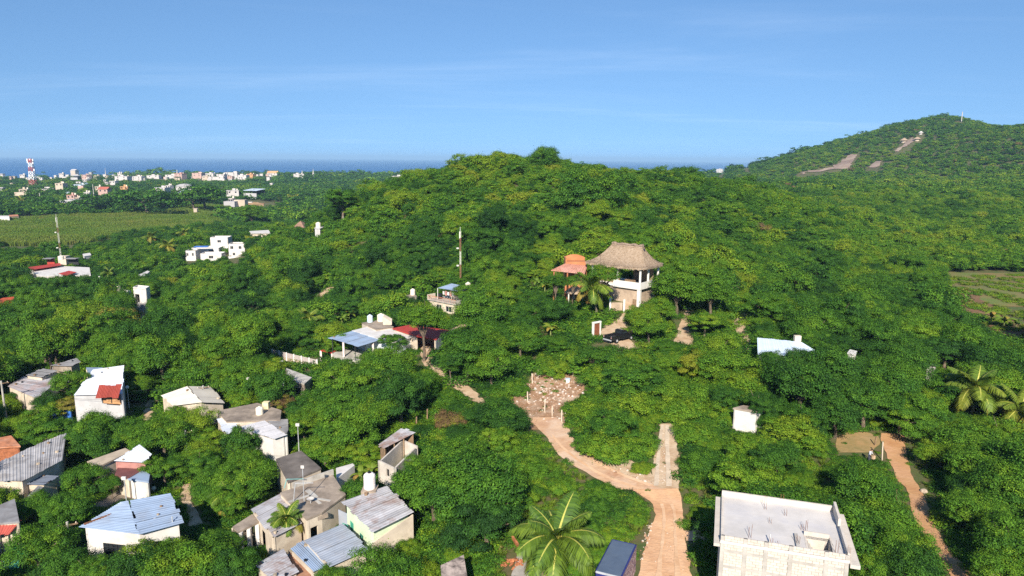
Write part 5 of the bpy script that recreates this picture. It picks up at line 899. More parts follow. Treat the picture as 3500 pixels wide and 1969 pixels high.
# ================================================================== houses beyond, towards the field
t, P = house('twin_block_house', 'white house of two cubic blocks with a cream roof tank', 'house', [(374, 1004), (420, 1012), (448, 1000), (404, 990)], 4.2, None, 'slab', M_white, M_white, 0.0, {0: [(0.35, 0.6, 1.0, 2.2, 'window')]}, par=0.4); land('the two-block white house', P[1]); tank(at(406, 996, P[0].z), 1.3, 1.6, M_plastic, 'cream tank on the two-block white house'); clear([(396, 972), (416, 972), (416, 998), (396, 998)], P[0].y)
t, P = house('white_tower_house', 'tall narrow white house end beside the two-block house', 'house', [(455, 985), (498, 990), (512, 982), (470, 978)], 6.0, None, 'slab', M_white, M_white, 0.0, {0: [(0.1, 0.45, 2.6, 4.6, 'open')]}, par=0.3, vis=[(465, 980), (500, 980), (500, 1022), (470, 1012)]); 
t, P = house('mast_house', 'rambling white house with red roof terrace and cream tank tower', 'house', [(98, 926), (140, 944), (310, 940), (306, 914), (190, 908)], 3.4, None, 'slab', M_white, M_white, 0.1, {0: [(0.2, 0.4, 0.8, 2.0, 'window')], 1: [(0.45, 0.6, 0.3, 2.4, 'open'), (0.65, 0.8, 0.3, 2.4, 'open'), (0.85, 0.95, 0.3, 2.4, 'open')]}, vis=[(96, 905), (310, 900), (316, 935), (300, 945), (100, 955)]); land('the mast house', P[1]); z = P[0].z
for px_, m_, nm in (([(96, 913), (110, 922), (210, 906), (205, 899)], MATS['red_paint'], 'red_roof'), ([(200, 935), (230, 941), (262, 930), (235, 925)], MATS['red_paint'], 'red_porch')): Q = [at(x_, y_, z + 0.7) for x_, y_ in px_]; slab(t, Q, 0.12, m_, nm)
q = at(215, 905, z); mb = MB(); mb.box((q.x, q.y + 1, q.z + 1.4), (2.6, 2.4, 2.8)); mb.build('tank_tower', M_cream, t)
for k, (x_, w_) in enumerate(((170, 3.0), (248, 4.0))): q = at(x_, 906, z); mb = MB(); mb.box((q.x, q.y, q.z + 2.2), (w_, 2.4, 0.12)); mb.build('canopy', M_sheetgrey, t); mb = MB(); mb.box((q.x, q.y + 0.8, q.z + 1.05), (w_ * 0.8, 0.2, 2.1)); mb.build('wall', M_dark if k else M_red, t)
tank(at(210, 887, z + 2.8), 1.5, 1.3, M_plastic, 'squat cream tank on the mast house tower'); p = mast(208, 884, 742, 'tall thin mast of red and white sections on the cream tank tower', P[0].y + 3, 'wwrwwrww', 0.32); clear([(190, 728), (200, 728), (216, 880), (200, 880)], p.y)
q0 = gp(730, 900); t = thing('white_complex', 'large stepped white house with cubic roof room', 'house', q0); land('the stepped white house', q0)
for k_, (px_, py_, w_, h_, Y_, d_) in enumerate(((749, 846, 58, 34, 272, 6), (809, 872, 54, 38, 264, 6), (700, 872, 90, 24, 266, 7), (654, 915, 34, 58, 258, 6), (720, 885, 70, 18, 256, 5), (800, 893, 40, 16, 258, 4))):
    q = atY(px_, py_, Y_); sc_ = proj(q)[2] / FPX; W_, H_ = w_ * sc_, h_ * sc_; zb = g1(q.x, q.y) - 0.5; ztp = q.z + H_; A_ = Vector((q.x - W_ / 2, q.y, 0)); B_ = Vector((q.x + W_ / 2, q.y + 0.12 * W_, 0)); n_ = Vector((-(B_ - A_).y, (B_ - A_).x, 0)).normalized() * d_
    fl = max(zb + 0.5, ztp - 3.0)
    for a_, b_, op in ((A_, B_, [(0.12, 0.3, 1.0, 2.2, 'window'), (0.62, 0.8, 1.0, 2.2, 'window')] if k_ in (1, 2, 3) else [(0.4, 0.6, 0.9, 2.0, 'window')]), (B_, B_ + n_, []), (B_ + n_, A_ + n_, []), (A_ + n_, A_, [])): wall(t, a_, b_, zb, ztp, ztp, 0.2, M_white, op, 1, zf=fl)
    mb = MB(); mb.prism([tuple(v_)[:2] for v_ in (A_ + n_ * 0.03, B_ + n_ * 0.03, B_ + n_ * 0.97, A_ + n_ * 0.97)], ztp - 0.6, ztp - 0.4); mb.build('roof', M_conc if k_ % 2 else M_white, t); foot([A_, B_, B_ + n_, A_ + n_], 0.2)
    clear([(px_ - w_ / 2, py_ - h_), (px_ + w_ / 2, py_ - h_), (px_ + w_ / 2, py_ - h_ * (0.5 if k_ in (3, 2, 4) else 0.1)), (px_ - w_ / 2, py_ - h_ * (0.5 if k_ in (2, 4) else 0.1))], Y_)
q = atY(685, 842, 262); mb = MB(); mb.box((q.x, q.y + 1, q.z - 0.2), (5, 3, 0.2), 0.15); mb.build('blue_tarp', mat('blue_tarp', (0.05, 0.16, 0.5), 0.7), t)
house('overhang_house', 'long cream house with flat overhanging roof and two dark windows', 'house', [(852, 790), (858, 797), (925, 797), (918, 786)], 3.2, None, 'slab', M_cream, M_white, 0.5, {1: [(0.3, 0.48, 0.8, 2.1, 'window'), (0.58, 0.76, 0.8, 2.1, 'window')]}, vis=[(850, 783), (926, 783), (926, 800), (880, 806), (852, 800)])
t, P = house('tank_cube_house', 'narrow white house with tank on its roof at the foot of the hill', 'house', [(1074, 779), (1092, 782), (1108, 775), (1090, 772)], 4.2, None, 'slab', M_white, M_white, 0.2, vis=[(1076, 760), (1104, 760), (1104, 778), (1090, 788), (1076, 788)]); tank(at(1088, 777, P[0].z), 1.6, 1.7, M_plastic, 'cream tank on the narrow white house at the hill foot')
P = roofpts([(1003, 776), (1040, 780), (1052, 766), (1018, 762)], 3.0); c = sum(P, Vector()) / 4; t = thing('tiled_hut', 'hut with a brown pyramid roof near the narrow white house', 'hut', (c.x, c.y, g1(c.x, c.y))); mb = MB(); mb.add(P + [c + Vector((0, 0, 2.2))], [(0, 1, 4), (1, 2, 4), (2, 3, 4), (3, 0, 4)]); mb.build('roof', mat('brown_roof', (0.33, 0.19, 0.12), 0.9, 0.2, 0.5), t)
for i in range(4): Q_ = inset(P, 0.6); wall(t, Q_[i], Q_[(i + 1) % 4], g1(c.x, c.y) - 0.5, P[0].z + 0.1, P[0].z + 0.1, 0.2, M_cream, (), 1 if area2(P) > 0 else -1)
clear([(1003, 776), (1018, 758), (1052, 766), (1040, 782)], c.y)
for nm, lb, px_, H_, wm_, rm_ in (('small_cube_house', 'small white cube house behind the mast house', [(282, 868), (286, 876), (312, 872), (308, 864)], 3.2, M_white, M_white), ('white_strip_roof', 'white strip of flat roof under a spreading dark tree', [(465, 943), (488, 947), (512, 928), (504, 925)], 3.0, M_white, M_white), ('red_roof_house', 'house with vivid orange-red roof at the frame edge', [(-20, 1030), (2, 1036), (46, 1036), (48, 1014), (10, 1018)], 3.2, M_cream, mat('vivid_red', (0.50, 0.085, 0.03), 0.7, 0.15, 1)), ('slate_shed', 'little slate-blue shed roof among dense trees', [(248, 1114), (256, 1122), (272, 1110), (262, 1104)], 2.6, M_cream, M_sheetblue), ('white_slab_house', 'low white slab house at the far edge of the cane field', [(-20, 737), (-20, 741), (32, 741), (30, 737)], 3.0, M_white, M_white), ('brown_slab_house', 'low brown-roofed house at the far edge of the cane field', [(30, 735), (30, 740), (64, 738), (60, 733)], 3.0, M_oldconc, M_tileorange)):
    house(nm, lb, 'house', px_, H_, None, 'slab', wm_, rm_, 0.05)
# ================================================================== street lamps, poles, wires
lamp(442, 1400, 1326, 'globe street lamp beside the white warehouse'); lamp(973, 1405, 1311, 'globe street lamp behind the stained flat roof'); lamp(854, 1390, 1297, 'globe street lamp among trees beyond the stained flat roof'); lamp(1023, 1560, 1454, 'tall globe lamp between the pale grey roof and the dark roof', 'box'); lamp(434, 1730, 1637, 'tall lamp behind the blue-grey roofed white house', 'box'); lamp(345, 1000, 948, 'globe lamp near the two-block white house'); lamp(84, 1000, 967, 'globe lamp in the trees below the mast house'); lamp(527, 1690, 1672, 'short white lamp by the lane beyond the blue-grey roof')
u1 = upole(22, 1440, 1302, 'weathered utility pole by the grey patchwork roofs'); u2 = upole(238, 1860, 1784, 'short utility pole beside the blue-grey roofed white house')
u3 = upole(640, 1560, 1470, 'utility pole in the trees beside the lane bend'); u4 = upole(700, 1400, 1318, 'utility pole behind the beige gabled roof')
CBL = ((u1, at(420, 1365, u1.z - 1.0)), (u2, at(470, 1850, u2.z - 0.6)), (u1, u4), (u4, at(1000, 1300, u4.z)), (u3, u4), (u3, at(990, 1560, u3.z - 1)))
for k, (p_, q_) in enumerate(CBL):
    n_ = 24; pts = [p_.lerp(q_, i / n_) - Vector((0, 0, 0.9 * math.sin(math.pi * i / n_))) for i in range(n_ + 1)]; mb = MB(); mb.tube(pts, 0.014, 5); o = mb.build('power_line', M_black, base=p_); tag(o, ['sagging cable from the weathered pole to the white warehouse', 'sagging cable from the short pole to the white house', 'long cable from the weathered pole to the pole behind the beige roof', 'cable from the pole behind the beige roof towards the bare grey roof', 'cable between the lane bend pole and the beige roof pole', 'cable from the lane bend pole to the dark concrete roof'][k], 'cable')
# ================================================================== the town by the sea
rt = random.Random(21)
M_tw = mat('town_white', (0.50, 0.46, 0.43), 0.8, 0.06, 0.1); M_tc = mat('town_cream', (0.48, 0.39, 0.30), 0.8, 0.08, 0.1); M_tp = mat('town_pink', (0.46, 0.31, 0.26), 0.8, 0.08, 0.1); M_to = mat('town_orange', (0.55, 0.30, 0.14), 0.8, 0.1, 0.1); M_tg = mat('town_grey', (0.42, 0.40, 0.40), 0.85, 0.1, 0.1); M_tr = mat('town_red', (0.42, 0.12, 0.08), 0.85, 0.1, 0.1); M_tb = mat('town_blue', (0.50, 0.58, 0.68), 0.7, 0.08, 0.1)
TM = {'w': M_tw, 'c': M_tc, 'p': M_tp, 'o': M_to, 'g': M_tg, 'r': M_tr, 'b': M_tb}
def far(px, py, w, h, col, label, kind='flat', roof=None, Y=None, wins=2, name='town_house', cat='house', grp='houses of the seaside town', extra=True):
    """py: row of the visible base; w, h: size in the photograph. The base reaches down to the ground behind the trees"""
    Y = (1150 + (618 - py) * 13 if py < 618 else None) if Y is None else Y
    p = gp(px, py, 3.5) if Y is None else atY(px, py, Y)
    s = p.y / FPX; W = w * s; H = h * s * 1.02; dep = max(5.0, min(W * 0.8, 14)); zg = g1(p.x, p.y); rz = rt.uniform(-0.35, 0.35) if kind != 'wall' else 0; t = thing(name, label, cat, (p.x, p.y, zg), grp); zt = p.z + H; ca, sa = math.cos(rz), math.sin(rz); W = W / (abs(ca) + abs(sa) * 0.5)
    c = Vector((p.x, p.y + dep / 2, 0)); wm = TM[col]; rm = TM[roof or col]
    def L(x, y): return (c.x + x * ca - y * sa, c.y + x * sa + y * ca)
    def bx(mb, x0, x1, y0, y1, z0, z1): mb.prism([L(x0, y0), L(x1, y0), L(x1, y1), L(x0, y1)], z0, z1)
    if kind == 'pav':
        mb = MB(); mb.prism([L(-W / 2, -dep / 2), L(W / 2, -dep / 2), L(W / 2, dep / 2), L(-W / 2, dep / 2)], [zt - 0.2, zt - 0.2, zt + 1.2, zt + 1.2], [zt, zt, zt + 1.4, zt + 1.4]); mb.build('roof', rm, t)
        for x in (-0.46, -0.15, 0.15, 0.46): mb = MB(); bx(mb, W * x - 0.2, W * x + 0.2, -dep * 0.45, -dep * 0.45 + 0.4, zg, zt - 0.1); mb.build('post', M_dark, t)
        mb = MB(); bx(mb, -W * 0.47, W * 0.47, -dep * 0.5, -dep * 0.5 + 0.3, zg, zt - H * 0.55); mb.build('wall', wm, t); mb = MB(); bx(mb, -W * 0.47, W * 0.47, dep * 0.4, dep * 0.45, zg, zt); mb.build('back_wall', M_dark, t)
    else:
        mb = MB(); bx(mb, -W / 2, W / 2, -dep / 2, dep / 2, zg - 1, zt - 0.25); mb.build('wall', wm, t)
        if kind == 'gable':
            mb = MB(); mb.add([L(-W / 2 - .3, -dep / 2 - .4) + (zt - 0.25,), L(W / 2 + .3, -dep / 2 - .4) + (zt - 0.25,), L(W / 2 + .3, dep / 2 + .4) + (zt - 0.25,), L(-W / 2 - .3, dep / 2 + .4) + (zt - 0.25,), L(-W / 2 - .3, 0) + (zt + dep * 0.28,), L(W / 2 + .3, 0) + (zt + dep * 0.28,)], [(0, 1, 5, 4), (2, 3, 4, 5), (1, 2, 5), (3, 0, 4), (3, 2, 1, 0)]); mb.build('roof', rm, t)
        elif kind == 'barrel':
            n = 8; mb = MB(); vs = []
            for i in range(n + 1): a = math.pi * i / n; vs += [L(-W / 2 * math.cos(a) * 1.02, -dep * 0.52) + (zt - 0.25 + W * 0.16 * math.sin(a),), L(-W / 2 * math.cos(a) * 1.02, dep * 0.52) + (zt - 0.25 + W * 0.16 * math.sin(a),)]
            mb.add(vs, [(2 * i, 2 * i + 2, 2 * i + 3, 2 * i + 1) for i in range(n)] + [tuple(2 * i for i in range(n, -1, -1))]); mb.build('roof', rm, t)
        elif kind != 'wall':
            mb = MB(); bx(mb, -W / 2 - 0.25, W / 2 + 0.25, -dep / 2 - 0.25, dep / 2 + 0.25, zt - 0.248, zt); mb.build('roof', rm, t)
            if extra and w > 13:
                x = rt.uniform(-0.3, 0.2) * W; mb = MB(); bx(mb, x, x + W * 0.25, 0, dep * 0.35, zt + 0.002, zt + 1.9); mb.build('roof_room', wm, t)
                x = rt.uniform(0.25, 0.4) * W; q = L(x, 0); mb = MB(); mb.lathe((q[0], q[1], zt), [(0.7, 0), (0.7, 1.3), (0.2, 1.7)], 8); mb.build('roof_tank', M_plastic, t)
        if wins and h > 6 and kind != 'wall':
            st = max(1, int(H / 3.2))
            for f in range(st):
                for k in range(wins):
                    x = W * (-0.5 + (k + 0.5) / wins); z1 = zt - 0.9 - f * 3.0; z0 = z1 - 1.5
                    if z0 < zg + 0.2: continue
                    mb = MB(); bx(mb, x - 0.75, x + 0.75, -dep / 2 - 0.05, -dep / 2 + 0.1, z0, z1); mb.build('window', M_glass, t)
    clear([(px - w / 2 - 1, py - h - 2), (px + w / 2 + 1, py - h - 2), (px + w / 2 + 1, py), (px - w / 2 - 1, py)], p.y); return t
for a in [
 (6, 602, 12, 8, 'w', 'white house at the edge of the frame below the coastal trees'), (75, 605, 16, 8, 'w', 'white-grey house just beside the telecom tower'), (189, 604, 10, 5, 'w', 'tiny white house first beyond the telecom tower'), (208, 601, 15, 8, 'w', 'white house with roof room second beyond the telecom tower'),
 (253, 611, 25, 9, 'g', 'grey-roofed open pavilion in the coastal trees', 'pav', 'g'), (250, 587, 20, 4, 'c', 'grey gabled roof breaking the skyline of coastal trees', 'gable', 'g'), (291, 611, 25, 13, 'p', 'pinkish three-storey house above a white one'), (291, 621, 18, 8, 'w', 'white house directly below the pinkish house'), (309, 598, 11, 9, 'w', 'slim white house on the coastal treeline'),
 (328, 613, 17, 12, 'c', 'cream house with a pair of windows near the slim white house'), (363, 608, 11, 7, 'c', 'little cream house between cream and white neighbours'), (409, 601, 15, 10, 'w', 'white upper house on a rise above a wide white block'), (414, 618, 42, 15, 'w', 'wide white block with grey upper floor', 'flat', 'g'), (363, 632, 13, 9, 'w', 'small white house standing left-hand of a white pair'.replace(' standing left-hand of', ' of')), (386, 631, 23, 12, 'w', 'larger white house of a white pair'),
 (94, 635, 25, 5, 'c', 'beige roof low below the telecom tower'), (204, 645, 29, 18, 'c', 'cream two-storey block with two rows of windows'), (263, 637, 58, 6, 'b', 'long pale blue roof beside the cream two-storey block', 'flat', 'b', None, 0), (276, 648, 18, 13, 'p', 'dull pink wall under the long pale blue roof', 'wall'), (77, 659, 27, 12, 'c', 'cream block with two openings standing on a low wall'), (72, 663, 46, 6, 'c', 'low cream wall under the cream block', 'wall'), (134, 650, 57, 4, 'w', 'long thin white slab roof between trees', 'flat', 'w', None, 0),
 (334, 652, 18, 14, 'c', 'cream back part of the red-roofed house'), (352, 662, 32, 15, 'p', 'house with a sloping red roof and white end wall', 'gable', 'r'), (294, 669, 18, 11, 'w', 'white house in front of the red-roofed house'), (421, 653, 25, 15, 'o', 'orange-yellow house with flat roof'), (242, 682, 27, 15, 'p', 'pink house above a long grey wall', 'flat', 'r'), (263, 683, 15, 8, 'c', 'cream cabin next to the pink house'), (246, 692, 82, 9, 'g', 'long grey wall below the pink house', 'wall'), (3, 650, 12, 9, 'w', 'white house corner cut by the frame edge'), (229, 662, 11, 5, 'b', 'little blue-grey roof above the pink house'),
 (466, 616, 35, 13, 'w', 'white row of flat houses beneath coastal trees'), (520, 609, 41, 9, 'w', 'low long white house before the great round tree'), (580, 607, 31, 9, 'w', 'white house tucked below the great round tree'), (612, 612, 32, 18, 'p', 'pink house with dark red roof by the white church spire', 'flat', 'r'), (674, 607, 35, 15, 'p', 'pink and white house block at the heart of the seaside town'), (718, 601, 36, 8, 'w', 'long white house on the town skyline'), (702, 612, 27, 9, 'c', 'cream house before the pink and white block'), (736, 613, 52, 8, 'w', 'long low white terrace in front of the town'), (754, 609, 27, 13, 'w', 'white cube house behind the long low terrace'), (788, 604, 44, 14, 'w', 'largest white block of the seaside town'), (823, 610, 42, 11, 'w', 'stepped white house beside the largest block'), (856, 603, 25, 8, 'o', 'orange house beside the stepped white house'),
 (892, 600, 11, 6, 'w', 'little white house alone past the orange house'), (930, 600, 35, 8, 'w', 'white house with orange roof near the coast', 'gable', 'o'), (1018, 603, 37, 8, 'w', 'last white house of the town below a white spire'),
 (549, 662, 40, 20, 'w', 'white house with a big grey lean-to roof', 'flat', 'g'), (576, 648, 21, 14, 'w', 'white upper storey behind the grey lean-to roof'), (621, 655, 53, 18, 'w', 'white warehouse with grey barrel roof', 'barrel', 'g'), (622, 664, 30, 9, 'b', 'pale blue annex below the barrel-roofed warehouse'), (790, 669, 43, 17, 'w', 'cream-white house with one dark window near the metal pavilion'), (862, 668, 62, 16, 'g', 'open pavilion with pale metal roof on dark posts', 'pav', 'b'),
 (783, 696, 37, 8, 'g', 'grey yard wall below the cream-white house', 'wall'), (818, 692, 37, 9, 'c', 'cream yard wall joined to the grey yard wall', 'wall'), (790, 688, 15, 10, 'w', 'small white hut behind the yard wall'), (664, 718, 12, 5, 'c', 'lone cream hut behind dark trees by the cane field'),
 (1359, 610, 45, 8, 'w', 'long white building on the coast at the foot of the green hill'), (1400, 601, 11, 3, 'w', 'thin white building close to the shore')]:
    far(*a[:6], **dict(zip(('kind', 'roof', 'Y', 'wins'), a[6:])))
rs_ = random.Random(8); small = []
while len(small) < 48:
    x_, y_ = rs_.uniform(15, 930), rs_.uniform(599, 634)
    if rs_.random() > (1.0 if y_ < 616 else 0.35): continue
    small.append((x_, y_, rs_.uniform(7, 15), rs_.uniform(4, 8), rs_.choice('wwwcp')))
_o = 'first second third fourth fifth sixth seventh eighth ninth tenth eleventh twelfth thirteenth fourteenth fifteenth sixteenth seventeenth eighteenth nineteenth twentieth'.split(); _o += ['twenty-' + b_ for b_ in _o[:9]] + ['thirtieth'] + ['thirty-' + b_ for b_ in _o[:9]] + ['fortieth'] + ['forty-' + b_ for b_ in _o[:9]]
for k_, (x_, y_, w_, h_, c_) in enumerate(sorted(small)):
    far(x_, y_, w_, h_, c_, 'small %s house, %s in the scatter of little town houses beginning by the telecom tower' % ({'w': 'white', 'c': 'cream', 'p': 'pink'}[c_], _o[k_]), wins=1, name='small_house', grp='small pale houses of the seaside town', extra=False)
far(2461, 594, 25, 15, 'w', 'white seaside hotel on the far headland', Y=2750, wins=4, name='hotel', cat='hotel', grp=None); far(2466, 609, 13, 6, 'w', 'small white house below the far hotel', Y=2300)
# white car in the yard
p = gp(855, 694); s = p.y / FPX; mb = MB(); mb.box((p.x, p.y, p.z + 0.75), (4.4, 1.8, 0.9)); t = thing('parked_car', 'white car in the bare yard near the metal pavilion', 'car', p); mb.build('body', M_white, t); mb = MB(); mb.prism([(p.x - 1.3, p.y - .8), (p.x + 1.2, p.y - .8), (p.x + 1.2, p.y + .8), (p.x - 1.3, p.y + .8)], p.z + 1.2, p.z + 1.75); mb.build('cabin', M_glass, t)
for x in (-1.4, 1.4):
    for y in (-0.85, 0.85): mb = MB(); mb.tube([(p.x + x, p.y + y - 0.1, p.z + 0.33), (p.x + x, p.y + y + 0.1, p.z + 0.33)], 0.33, 10); mb.build('wheel', M_black, t)
clear([(845, 683), (866, 683), (866, 696), (845, 696)], p.y)
# white spires and masts over the town
for px, pyb, pyt, lb in ((606, 600, 580, 'white church spire rising over the pink house'), (1033, 600, 582, 'white spire at the end of the seaside town'), (1071, 602, 577, 'slender white mast alone beyond the town spire'), (361, 596, 575, 'thin white aerial on the coastal treeline'), (2550, 586, 566, 'thin white aerial on the far headland')):
    p = atY(px, pyb, 1150 + (618 - pyb) * 13) if px < 2000 else atY(px, pyb, 2700); h = hpx(p, pyt); mb = MB(); zg = g1(p.x, p.y); r_ = 2.2 if 'spire' in lb else 0.8; t = thing('spire' if 'spire' in lb else 'aerial', lb, 'spire' if 'spire' in lb else 'aerial', (p.x, p.y, zg)); mb.tube([(p.x, p.y, zg), (p.x, p.y, p.z + h * 0.35)], r_ * 0.9, 6); mb.build('base', M_tw, t); mb = MB(); mb.tube([(p.x, p.y, p.z + h * 0.35), (p.x, p.y, p.z + h)], [r_ * 0.6, 0.15], 6); mb.build('spike', M_tw, t); clear([(px - 5, pyt), (px + 5, pyt), (px + 5, pyb - 4), (px - 5, pyb - 4)], p.y)
# telecom tower: four-sided lattice in red and white bands
p = gp(112, 650, 0); p = Vector((atY(115, 640, 900).x, 900, g1(atY(115, 640, 900).x, 900))); zt = atY(108, 543, 900).z; H = zt - p.z; t = thing('telecom_tower', 'red and white lattice telecom tower above the coastal trees', 'tower', p); land('the telecom tower', p); n = 7
m_r = mat('tower_red', (0.46, 0.13, 0.12), 0.7, 0.1, 0.2); m_w = mat('tower_white', (0.80, 0.80, 0.80), 0.7, 0.05, 0.2)
for i in range(n):
    f0, f1 = i / n, (i + 1) / n; z0, z1 = p.z + H * f0, p.z + H * f1; w0, w1 = 3.5 - 1.9 * f0, 3.5 - 1.9 * f1; mb = MB()
    C0 = [(p.x + sx * w0, p.y + sy * w0, z0) for sx, sy in ((-1, -1), (1, -1), (1, 1), (-1, 1))]; C1 = [(p.x + sx * w1, p.y + sy * w1, z1) for sx, sy in ((-1, -1), (1, -1), (1, 1), (-1, 1))]
    for k in range(4): mb.bar(C0[k], C1[k], 0.55); mb.bar(C0[k], C1[(k + 1) % 4], 0.34); mb.bar(C0[(k + 1) % 4], C1[k], 0.34); mb.bar(C1[k], C1[(k + 1) % 4], 0.4)
    mb.build('lattice_section', m_w if i in (2, 3, 5) else m_r, t)
for dx, dz in ((-3.6, -1.2), (3.6, -1.5), (3.4, -5), (-3.4, -4), (0, -1), (3.9, -14)): mb = MB(); mb.box((p.x + dx, p.y - 1, zt + dz), (1.3, 0.7, 2.6)); mb.build('antenna', m_w, t)
mb = MB(); mb.box((p.x, p.y, zt - 3.0), (5.4, 5.4, 0.4)); mb.build('platform', m_r, t); clear([(95, 538), (124, 538), (130, 628), (106, 628)], 900)
# thatched huts on the far hill, and its lone pole
for px, py, w, h, lb in ((3089, 486, 26, 13, 'thatched hut by the track on the far hill'), (3134, 480, 24, 11, 'second thatched hut, at the head of the hill track'), (3147, 458, 16, 9, 'white hut higher on the far hill')):
    p = gp(px, py, 0.5); s = p.y / FPX; r_ = w * s / 2; H = h * s; t = thing('hillside_hut', lb, 'hut', p); mb = MB(); mb.lathe((p.x, p.y, p.z - 1), [(r_ * 0.6, 0), (r_ * 0.6, H * 0.5 + 1)], 10); mb.build('wall', M_tc if 'thatch' in lb else M_tw, t); mb = MB(); mb.lathe((p.x, p.y, p.z + H * 0.42), [(r_, 0), (r_ * 0.9, H * 0.1), (r_ * 0.15, H * 0.62)], 10); mb.build('roof', M_thatch if 'thatch' in lb else M_tw, t); clear([(px - w / 2, py - h - 2), (px + w / 2, py - h - 2), (px + w / 2, py + 2), (px - w / 2, py + 2)], p.y + 3)
p = gp(3286, 415, 1); t = thing('hilltop_pole', 'thin pole standing near the top of the far hill', 'pole', p); mb = MB(); mb.tube([p, p + Vector((0, 0, 12))], 0.5, 6); mb.build('pole', M_tw, t); clear([(3282, 392), (3290, 392), (3290, 415), (3282, 415)], p.y)
# thin poles in the left-hand trees
for px, pyb, pyt, Y, lb in ((324, 700, 630, 700, 'tall concrete pole in front of the red-roofed house'), (138, 690, 660, 640, 'pale bare pole in the trees before the cream block'), (1174, 770, 738, 0, 'pale post on the hillside above the narrow white house')):
    p = atY(px, pyb, Y) if Y else gp(px, pyb, 1); p = Vector((p.x, p.y, g1(p.x, p.y))); h = hpx(p, pyt); t = thing('bare_pole', lb, 'pole', p); mb = MB(); mb.tube([p, p + Vector((0, 0, h))], [0.4 if Y else 0.16, 0.3 if Y else 0.12], 7); mb.build('pole', M_conc, t); clear([(px - 4, pyt), (px + 4, pyt), (px + 4, pyb - 10), (px - 4, pyb - 10)], p.y)
# ================================================================== palms and bananas
def frond_mesh(name, seed, droop, curl):
    rng_ = np.random.default_rng(seed); V = []; F = []; n = 26; pts = []
    for i in range(n + 1):
        t = i / n; a = 0.55 - droop * t ** 1.4; pts.append(None if i == 0 else None)
    x = z = 0.0; P_ = [np.array([0.0, 0, 0])]; T_ = []
    for i in range(n):
        a = curl - droop * ((i + 0.5) / n) ** 1.15; d = np.array([math.cos(a), 0, math.sin(a)]); P_.append(P_[-1] + d / n); T_.append(d)
    T_.append(T_[-1])
    for i in range(n + 1):                                   # midrib
        w = 0.02 * (1 - i / n) + 0.005; p = P_[i]; V += [tuple(p + np.array([0, -w, 0])), tuple(p + np.array([0, w, 0]))]
        if i: o = len(V) - 4; F.append((o, o + 1, o + 3, o + 2))
    nrib = len(F); nl = 72
    for i in range(nl):
        t = 0.14 + 0.86 * i / (nl - 1); k = min(n - 1, int(t * n)); p = P_[k] + (P_[k + 1] - P_[k]) * (t * n - k); d = T_[k]; up = np.array([-d[2], 0, d[0]])
        ln = 0.30 * math.sin(math.pi * min(1, 0.18 + 0.80 * t)) ** 0.6 + 0.02
        for s in (-1, 1):
            dr = rng_.uniform(0.35, 0.75) ; out = np.array([0, s, 0]) * math.cos(dr) + d * rng_.uniform(0.35, 0.6) - np.array([0, 0, 1]) * math.sin(dr) * 0.9 + up * 0.12; out /= np.linalg.norm(out); wv = d * 0.017
            m1 = p + out * ln * 0.5 + np.array([0, 0, 0.012]); e = p + out * ln - np.array([0, 0, ln * 0.22]); o = len(V); V += [tuple(p - wv), tuple(p + wv), tuple(m1 + wv * 0.9), tuple(m1 - wv * 0.9), tuple(e)]; F += [(o, o + 1, o + 2, o + 3), (o + 3, o + 2, o + 4)]
    me = bpy.data.meshes.new(name); me.from_pydata(V, [], F); me.materials.append(M_palm); me.materials.append(mat('palm_midrib', (0.42, 0.40, 0.08), 0.6, 0.1, 2)); me.polygons.foreach_set('material_index', [1] * nrib + [0] * (len(F) - nrib)); return me
FROND = [frond_mesh('frond', 1, 0.9, 1.15), frond_mesh('frond', 2, 1.5, 0.75), frond_mesh('frond', 3, 1.7, 0.25), frond_mesh('frond', 4, 1.2, -0.45)]
def palm(bx_, by_, cx_, cy_, L, label, seed=0, dry=0.15, tn=0.25, n=20, Y=None, cz_=None, tr=0.16):
    rnd = random.Random(seed); b = gp(bx_, by_) if Y is None else Vector((atY(bx_, by_, Y).x, Y, g1(atY(bx_, by_, Y).x, Y))); h = hpx(b, cy_); q = proj((b.x, b.y, b.z + h)); dx = (cx_ - q[0]) * q[2] / FPX; top = Vector((b.x + dx, b.y, b.z + h)); t = thing('palm_tree', label, 'palm tree', b, 'coconut palms')
    mb = MB(); k = 10; mb.tube([b.lerp(top, i / k) + Vector((-dx * 0.12 * math.sin(math.pi * i / k), 0, -0.4 if i == 0 else 0)) for i in range(k + 1)], [tr * (1.35 - 0.5 * i / k) * (1.06 if i % 2 else 1) for i in range(k + 1)], 10); mb.build('trunk', M_palmbark, t)
    for i in range(n):
        f = i / n; ring = 0 if f < 0.22 else 1 if f < 0.55 else 2 if f < 0.85 else 3; o = bpy.data.objects.new('frond', FROND[ring]); COL.objects.link(o); o.parent = t; o.location = top - b + Vector((0, 0, 0.12)); o.rotation_euler = (rnd.uniform(-.2, .2), rnd.uniform(-.12, .12), i * 2.39996 + rnd.uniform(-.2, .2)); s = L * rnd.uniform(0.85, 1.1) * (0.9 if ring == 0 else 1); o.scale = (s, s, s); o['tint'] = (0.78 + rnd.uniform(0, .2)) if ring == 3 and rnd.random() < dry * 4 else (max(0.02, tn + rnd.uniform(-.15, .2)) if ring < 2 or rnd.random() > dry * 1.5 else rnd.uniform(.6, .9))
    mb = MB()
    for i in range(7):
        a = i * 0.9; mb.lathe((top.x + 0.22 * math.cos(a), top.y + 0.22 * math.sin(a), top.z - 0.32 + 0.06 * (i % 3)), [(0.03, 0), (0.11, 0.08), (0.12, 0.16), (0.04, 0.26)], 8)
    stuff(mb.build('coconut_bunch', mat('coconut', (0.42, 0.33, 0.08), 0.7, 0.2, 3), t)); return t
